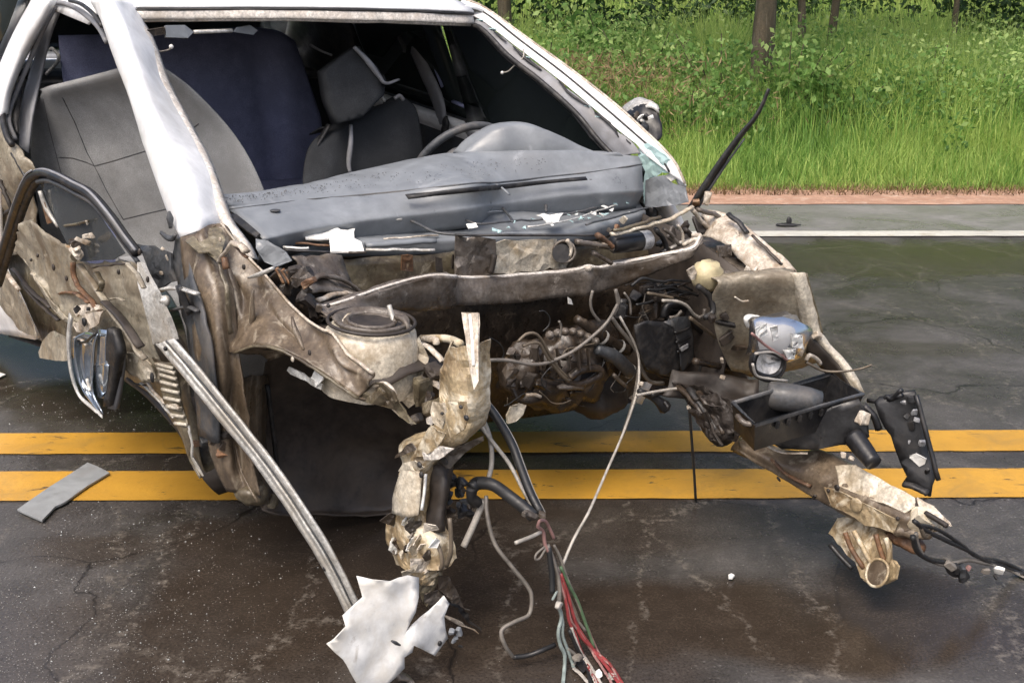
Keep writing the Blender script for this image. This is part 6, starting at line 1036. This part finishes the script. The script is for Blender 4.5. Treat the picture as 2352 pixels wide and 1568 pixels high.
for ln, mt, r_, x in (([(700, 400), (840, 410), (930, 450), (1000, 530), (1080, 575)], 'wire_white', .006, .32), ([(960, 560), (1060, 640), (1180, 730), (1280, 840), (1380, 960), (1500, 1030)], 'wire_tan', .007, .36), ([(460, 1290), (640, 1255), (860, 1225), (1100, 1230), (1300, 1255), (1450, 1275)], 'wire_white', .0055, .42), ([(600, 1290), (700, 1260)], 'black', .008, .41), ([(1080, 950), (1060, 1020), (1030, 1170)], 'wire_black', .006, .36), ([(1000, 970), (1200, 1010), (1400, 1050), (1540, 1090)], 'brown', .013, .40), ([(940, 560), (1010, 640), (1080, 700)], 'black', .012, .30), ([(1050, 240), (1150, 330), (1170, 450)], 'rubber', .014, .36), ([(560, 330), (720, 360), (800, 380)], 'wire_tan', .006, .3), ([(1100, 480), (1090, 540), (1040, 560)], 'wire_grey', .007, .34), ([(240, 540), (280, 440), (260, 300)], 'wire_grey', .006, .3)): tube('bay_cable', P('n2', 'X', *ln, base=x), r_ * .75, mt, car, 5, 7)
loft('bay_side_wall', [P('n2', 'X', (960, 560, .16), (1150, 560, .3), (1300, 600, .44)), P('n2', 'X', (960, 900, .16), (1150, 900, .3), (1400, 950, .44)), P('n2', 'X', (800, 1150, .16), (1100, 1200, .3), (1500, 1150, .46))], 'dark', car, 4, 4, .004, .01, 12)
lr_ = loft('lower_rail', [P('n2', 'X', (780, 1060, .36), (1100, 1080, .4), (1400, 1110, .46), (1600, 1150, .5)), P('n2', 'X', (760, 1180, .38), (1080, 1200, .42), (1380, 1250, .48), (1600, 1290, .52)), P('n2', 'X', (700, 1280, .38), (960, 1320, .42), (1300, 1420, .48), (1500, 1480, .52))], 'dark', car, 4, 4, .006, .012, 14)
for (u, v) in ((1260, 960), (1265, 1120), (1215, 1290), (1120, 1330), (950, 1400), (500, 1180), (740, 1380), (1430, 1480), (1280, 1350)): lump('bright_bolt', at('n2', u, v, 'X', .47), (.007, .008, .009), 'lip' if u != 740 else 'rubber', lr_, .4, 50, (10, 6))
tube('hanging_cable', P('D', 'X', (1583, 930, .47), (1588, 1000, .47), (1594, 1080, .47), (1598, 1150, .47)), .004, 'wire_black', car, 5, 6); tube('lower_hose', P('n2', 'X', (480, 1250, .40), (600, 1300, .40), (680, 1360, .41), (720, 1400, .41)), [.008, .012, .020], 'rubber', car, 4, 8)
# ---- wiring harness hanging from the rail, and the loom at the rail tip
XH = .84
def W(sh, ln, x, r_, mt, nm='harness_wire', par=car, n=6): return tube(nm, P(sh, 'X', *[(p[0], p[1], p[2] if len(p) > 2 else x) for p in ln]), r_, mt, par, n, 6)
for (dx_, r_, mt) in ((0, .009, 'wire_black'), (18, .004, 'wire_white')): W('s3', [(905 + dx_, 85, .62), (985 + dx_, 180, .66), (1070 + dx_, 320, .70), (1120 + dx_, 450, .74), (1170 + dx_, 580, .78), (1225 + dx_, 690, .82)], XH, r_, mt)
for ln, mt, r_ in (([(885, 190, .62), (960, 300, .66), (1060, 430, .70), (1130, 560, .75), (1200, 690, .81)], 'wire_white', .005), ([(900, 150, .62), (950, 260, .64), (970, 340, .66), (972, 440, .67), (955, 520, .68)], 'wire_white', .006), ([(880, 210, .62), (930, 270, .63), (965, 310, .65)], 'wire_tan', .004), ([(935, 620, .70), (880, 750, .70), (828, 862, .70)], 'wire_white', .008), ([(945, 600, .72), (950, 700, .74), (990, 850, .77), (1080, 970, .80), (1160, 1070, .82), (1180, 1130, .83), (1165, 1215, .84), (1095, 1250, .85), (1025, 1295, .85), (1040, 1370, .86), (1085, 1435, .86)], 'wire_grey', .005), ([(1085, 1435, .86), (1160, 1425, .87), (1230, 1400, .88), (1300, 1370, .88)], 'wire_black', .006), ([(870, 560, .70), (905, 535, .70), (980, 545, .73), (1060, 600, .76), (1150, 670, .80), (1190, 710, .82)], 'wire_black', .016), ([(870, 560, .70), (870, 610, .70), (900, 640, .70)], 'rubber', .014)): W('s3', ln, XH, r_ * .9, mt)
for ln, mt, r_ in (([(410, 130), (430, 80), (480, 80), (520, 150), (560, 240)], 'wire_pink', .007), ([(410, 130), (460, 180), (480, 300), (540, 420), (600, 560)], 'wire_pink', .008), ([(440, 180), (360, 220), (205, 282)], 'wire_white', .007), ([(480, 310), (400, 380), (390, 430), (430, 420), (490, 320)], 'wire_grey', .004), ([(880, 0), (740, 250), (640, 480)], 'wire_white', .005), ([(500, 300), (560, 460), (600, 600), (610, 760), (600, 860)], 'wire_grey', .008), ([(510, 320), (540, 560), (545, 740)], 'wire_black', .010), ([(560, 300), (620, 420), (680, 600), (750, 760), (830, 960)], 'wire_grey', .005), ([(620, 500), (690, 650), (770, 800), (830, 960), (880, 1100), (930, 1240)], 'wire_green', .006), ([(600, 560), (650, 720), (680, 880), (700, 1000), (760, 1130), (800, 1250), (880, 1420), (980, 1600)], 'wire_red', .007), ([(620, 560), (690, 760), (740, 950), (800, 1120), (900, 1240), (1050, 1420), (1180, 1600)], 'wire_red', .008), ([(640, 600), (700, 800), (760, 1000), (830, 1130), (940, 1270), (1080, 1400), (1210, 1600)], 'wire_red', .006), ([(610, 620), (680, 850), (720, 1000), (800, 1100), (900, 1260), (960, 1360), (1040, 1480), (1110, 1600)], 'wire_pink', .006), ([(830, 960), (880, 1080), (920, 1180), (990, 1320), (1090, 1420), (1190, 1600)], 'wire_pink', .005), ([(600, 860), (630, 960), (600, 1100), (620, 1220), (660, 1330), (640, 1600)], 'wire_teal', .007), ([(610, 880), (640, 1010), (640, 1130), (680, 1250), (740, 1420)], 'wire_teal', .006), ([(720, 1050), (760, 1180), (830, 1320), (890, 1440), (960, 1600)], 'wire_white', .006), ([(750, 1140), (800, 1260), (850, 1340), (940, 1480), (1010, 1600)], 'wire_white', .005), ([(740, 1430), (800, 1480), (870, 1560)], 'wire_white', .006), ([(680, 1250), (760, 1320), (740, 1400)], 'wire_grey', .007), ([(640, 640), (740, 870), (790, 1000)], 'wire_tan', .005), ([(590, 500), (700, 780), (760, 960), (850, 1090)], 'wire_grey', .005), ([(700, 1080), (780, 1260), (860, 1420), (900, 1600)], 'wire_black', .007)): W('n5', [(u, v, .84 + max(0, v - 200) / 1400 * .10) for u, v in ln], XH, r_ * (.5 if mt in ('wire_red', 'wire_pink') else .62), mt)
for (u, v, mt, r_) in ((600, 850, 'wire_white', .010), (570, 760, 'wire_teal', .010), (1090, 1500, 'wire_white', .014), (770, 1330, 'wire_grey', .012), (970, 1480, 'off_white', .012), (820, 1400, 'wire_black', .012), (350, 30, 'dark', .014), (450, 20, 'grey_steel', .012), (290, 10, 'grey_steel', .010)): lump('harness_connector', at('n5', u, v, 'X', .85 + max(0, v - 200) / 1400 * .10), (r_ * .8, r_, r_ * .7), mt, car, .4, 60, (12, 8))
for ln, mt, r_ in (([(1480, 1060), (1560, 1120), (1680, 1180), (1790, 1230), (1900, 1290), (2128, 1370)], 'wire_black', .007), ([(1500, 1080), (1620, 1110), (1760, 1200), (1850, 1270), (2000, 1300), (2200, 1390)], 'wire_black', .006), ([(1490, 1130), (1500, 1200), (1540, 1270), (1620, 1310), (1720, 1330)], 'wire_grey', .006), ([(1470, 1150), (1500, 1240), (1580, 1290), (1660, 1300)], 'wire_black', .008), ([(1700, 1310), (1800, 1290), (1900, 1310), (2000, 1330), (2200, 1420)], 'wire_grey', .006), ([(1520, 1100), (1540, 1150), (1570, 1130)], 'wire_tan', .006), ([(1590, 1080), (1580, 1120), (1540, 1140)], 'wire_tan', .005), ([(1660, 1300), (1700, 1370), (1770, 1380)], 'wire_black', .007)): W('s2', ln, 1.24, r_ * .8, mt, 'rail_tip_loom')
for (u, v, mt, r_) in ((1720, 1340, 'rubber', .020), (1770, 1380, 'rubber', .016), (1690, 1320, 'wire_grey', .012), (1980, 1350, 'off_white', .012), (1900, 1355, 'wire_grey', .013), (1960, 1390, 'rubber', .010), (1760, 1350, 'slate', .014), (1800, 1335, 'wire_pink', .007)): lump('loom_connector', at('s2', u, v, 'X', 1.25), (r_, r_, r_ * .8), mt, car, .4, 50, (12, 8))

# long thin cable from the bay down to the harness, and the fine tangle of wires in the bay
tube('long_cable', P('D', 'X', (1424, 727, .30), (1462, 800, .31), (1468, 850, .33), (1462, 905, .37), (1431, 995, .46), (1392, 1085, .58), (1352, 1176, .69), (1317, 1238, .76), (1292, 1298, .83)), .0034, 'wire_white', car, 6, 7)
for i in range(24):
    u, v = random.uniform(120, 1150), random.uniform(240, 1180); ln = [(u, v)]
    a = random.uniform(-.6, 2.2)
    for k in range(5):
        a += random.uniform(-.7, .7); u += math.cos(a) * 105; v += math.sin(a) * 75; ln.append((u, min(1260, max(230, v))))
    tube('fine_wire', P('n2', 'X', *ln, base=random.uniform(.22, .28)), random.uniform(.001, .002), random.choice(('wire_black', 'wire_black', 'wire_tan', 'wire_grey', 'wire_tan', 'wire_black', 'wire_black')), car, 6, 6)
for i in range(9):
    u, v = random.uniform(150, 1250), random.uniform(600, 1250); ln = [(u, v)]; a = random.uniform(0, 6.28)
    for k in range(4):
        a += random.uniform(-.8, .8); u += math.cos(a) * 90; v += math.sin(a) * 70; ln.append((min(1400, max(140, u)), min(1290, max(420, v))))
    tube('fine_wire', P('n3', 'X', *ln, base=random.uniform(.25, .31)), random.uniform(.001, .002), random.choice(('wire_black', 'wire_tan', 'wire_black', 'wire_tan')), car, 6, 6)
for k in range(7):
    t = k / 6; c = at('n3', 700 + 420 * t, 640 - 60 * math.sin(t * 3.1) + 60 * t, 'X', .235)
    lathe('housing_bolt', c, V((.8, -.3, .3)), [(.0, .010), (.007, .009), (.008, .002), (.012, .0), (.012, -.006)], 'grey_steel', gb, 8)
for k in range(6):
    sheet('casting_rib', P('n3', 'X', (560 + 95 * k, 760, .25), (580 + 95 * k, 760, .27), (620 + 90 * k, 960, .28), (600 + 90 * k, 960, .25)), 'brown', gb, .004, .002, 20, .001, .03, 0)
for (u, v) in ((1180, 660), (1330, 745), (1250, 815), (1430, 970)):
    c = at('n3', u, v, 'X', .235); lathe('hose_clamp', c, V((.1, .8, -.6)), [(.0205, -.005), (.0215, 0), (.0205, .005)], 'alu', gb, 18)

for pl, mt in (([(700, 0), (830, 10), (850, 120), (800, 260), (720, 200), (690, 90)], 'primer'), ([(820, 20), (1020, 0), (1040, 130), (1010, 250), (880, 330), (840, 180)], 'ochre'), ([(700, 220), (830, 300), (760, 420), (640, 500), (520, 520), (600, 360)], 'ochre'), ([(620, 460), (800, 400), (900, 440), (760, 520), (640, 540)], 'cream'), ([(470, 400), (520, 380), (560, 440), (430, 500), (360, 520), (370, 490)], 'grey_steel'), ([(640, 150), (690, 130), (725, 170), (700, 215), (650, 195)], 'cream'), ([(440, 560), (560, 540), (640, 600), (560, 640), (400, 640)], 'primer')):
    sheet('folded_rail_plate', off(P('n4', 'Y', *pl, base=-.52), .008, -.016, .0), mt, rt, .0025, .006, 26, .003, .02, 1)
for (u, v, r_) in ((940, 60, .005), (990, 160, .007), (560, 590, .008), (770, 120, .004)): lump('rail_hole', at('n4', u, v, 'Y', -.54) + V((.006, -.008, 0)), (r_, .004, r_ * .8), 'rubber', rt, .1, 20, (10, 6))

tube('mirror_stalk', [P('r3', 'Y', (1290, 900, .72))[0], P('r3', 'Y', (1300, 880, .80))[0], P('r3', 'Y', (1310, 870, .86))[0]], .014, 'rubber', lm, 3, 8)
tube('lamp_stay', [at('s1', 1230, 1000, 'X', .56), at('s1', 1240, 1000, 'X', .62), at('s1', 1245, 1000, 'X', .67)], .02, 'black', hl, 3, 8); tube('lamp_stay', [at('s1', 1178, 1140, 'X', .56), at('s1', 1178, 1140, 'X', .63), at('s1', 1178, 1140, 'X', .69)], .02, 'black', hl, 3, 8)

for pl, b in (([(170, 330), (300, 310), (420, 350), (440, 470), (430, 560), (340, 615), (270, 590), (215, 500)], .41), ([(230, 380), (380, 360), (470, 470), (420, 600), (300, 560)], .39), ([(60, 250), (250, 260), (330, 340), (300, 420), (180, 400)], .43), ([(150, 400), (260, 420), (300, 540), (350, 610), (250, 560), (190, 480)], .37)):
    sheet('subframe_plate', P('s2', 'Y', *pl, base=b), 'dark', lr_, .006, .016, 18, .004, .02, 2)
for k in range(4): tube('subframe_bar', P('s2', 'Y', (90 + 60 * k, 260 + 20 * k, .42), (200 + 50 * k, 380 + 30 * k, .40), (280 + 40 * k, 520 + 10 * k, .39)), .011, random.choice(('dark', 'rubber', 'brown')), lr_, 4, 7, .6, .008, 18)
# ------------------------------------------------------------------ debris on the road
FLAT = .010
def gpoly(sh, *uv, z=0.0): return [ground(sh, u, v, z) for u, v in uv]
def plate(name, pts, th, mat, label, cat_, warp=.0, group=None):
    bm = bmesh.new(); f = bm.faces.new([bm.verts.new(p) for p in pts]); bmesh.ops.triangulate(bm, faces=[f]); bmesh.ops.subdivide_edges(bm, edges=bm.edges[:], cuts=2, use_grid_fill=True)
    for v in bm.verts: v.co.z += .5 * warp * (1 + noise.noise(v.co * 6)) + th / 2 + .0045
    bmesh.ops.recalc_face_normals(bm, faces=bm.faces[:]); me = bpy.data.meshes.new(name); bm.to_mesh(me); bm.free()
    o = link(name, me, mat, None, False); solid(o, th); bv = o.modifiers.new('Bevel', 'BEVEL'); bv.width = .001; bv.segments = 2
    return tag(o, label, cat_, group)
plate('plastic_strip', gpoly('s4', (105, 568), (300, 430), (520, 290), (580, 315), (650, 350), (520, 430), (395, 520), (370, 533), (330, 550), (252, 634)), .007, 'grey_plastic', 'flat grey plastic trim strip lying across the yellow line', 'debris', .004)
plate('white_shard', gpoly('D', (-25, 852), (-5, 858), (14, 865), (-4, 873), (-30, 872)), .004, 'off_white', 'pointed white plastic shard on the dark road beside the sill', 'debris', .003)
plate('white_chip', gpoly('D', (1672, 1328), (1680, 1325), (1687, 1329), (1682, 1335), (1673, 1335)), .006, 'off_white', 'single small white chip on the wet brown stain', 'debris', .002)
c = ground('D', 1812, 521); bd = lump('black_debris', Vector((0, 0, 0)), (.02, .01, .01), 'rubber', None, .4, 30) if False else None
def wl_lump(name, c, r, mat, seg=(16, 9), amp=.4, fr=22):
    vs, fs = [], []; us, vn = seg
    for j in range(vn + 1):
        ph = math.pi * j / vn
        for i in range(us):
            a = 2 * math.pi * i / us; d = Vector((math.sin(ph) * math.cos(a) * r[0], math.sin(ph) * math.sin(a) * r[1], math.cos(ph) * r[2])); k = 1 + amp * noise.noise((c + d) * fr)
            q = c + d * k; q.z = max(.0085, q.z); vs.append(tuple(q))
    for j in range(vn):
        for i in range(us): i2 = (i + 1) % us; fs.append((j * us + i, (j + 1) * us + i, (j + 1) * us + i2, j * us + i2))
    me = bpy.data.meshes.new(name); me.from_pydata(vs, [], fs); return link(name, me, mat)
e = bpy.data.objects.new('black_debris', None); COL.objects.link(e); c = ground('D', 1812, 522); e.location = c
tag(e, 'small black plastic fragment with an upright tab on the grey shoulder', 'debris')
for nm, dc, r in (('base', Vector((0, 0, .016)), (.085, .03, .016)), ('tab', Vector((0, 0, .04)), (.02, .012, .035))):
    o = wl_lump(nm, dc, r, 'rubber'); o.parent = e
# loose chips, crumbs of glass and grit
def crumbs(name, n, area, smin, smax, mat, label, cat_):
    vs, fs = [], []; k = 0
    while k < n:
        u, v = area(); g = ground('D', u, v)
        if not (-3 < g.x < 4 and 1.2 < g.y < 9): continue
        s = random.uniform(smin, smax) * random.uniform(.6, 1.2); a = random.uniform(0, 6.28); b = len(vs); k += 1
        for q in (0, 2.1, 4.2): vs.append((g.x + math.cos(a + q) * s * random.uniform(.6, 1.2), g.y + math.sin(a + q) * s * random.uniform(.6, 1.2), .0012))
        vs.append((g.x, g.y, .0012 + s * random.uniform(.5, 1.1))); fs += [(b, b + 1, b + 3), (b + 1, b + 2, b + 3), (b + 2, b, b + 3)]
    me = bpy.data.meshes.new(name); me.from_pydata(vs, [], fs); tag(link(name, me, mat, None, False), label, cat_, kind='stuff')
M['crumb'] = mk('pale_grit', (.30, .29, .27), .5, dirt=(.2, .19, .17), damt=.5, dsc=40, bump=0)
M['crumb2'] = mk('glass_crumbs', (.5, .52, .51), .2, bump=0)
crumbs('road_grit', 3800, lambda: (random.triangular(-200, 900, -50), random.triangular(860, 1700, 1650)), .0009, .0022, 'crumb', 'pale grit scattered over the asphalt', 'grit')
crumbs('road_grit', 500, lambda: (random.uniform(0, 2352), random.uniform(900, 1600)), .0009, .002, 'crumb', 'sparse pale grit on the wet brown stains', 'grit')
crumbs('glass_crumbs', 420, lambda: random.choice(((random.gauss(330, 130), random.gauss(955, 40)), (random.gauss(420, 130), random.gauss(1200, 70)), (random.uniform(0, 420), random.gauss(930, 40)), (random.gauss(230, 150), random.gauss(1420, 120)))), .0011, .003, 'crumb2', 'crumbs of broken window glass on the asphalt', 'broken glass')
M['grit_dark'] = mk('dark_grit', (.03, .026, .022), .7, bump=0)
crumbs('dark_grit', 1100, lambda: (random.choice((random.uniform(0, 560), random.uniform(1180, 2352))), random.uniform(985, 1155)), .0012, .0035, 'grit_dark', 'dark grit and chips on the yellow lines', 'grit')
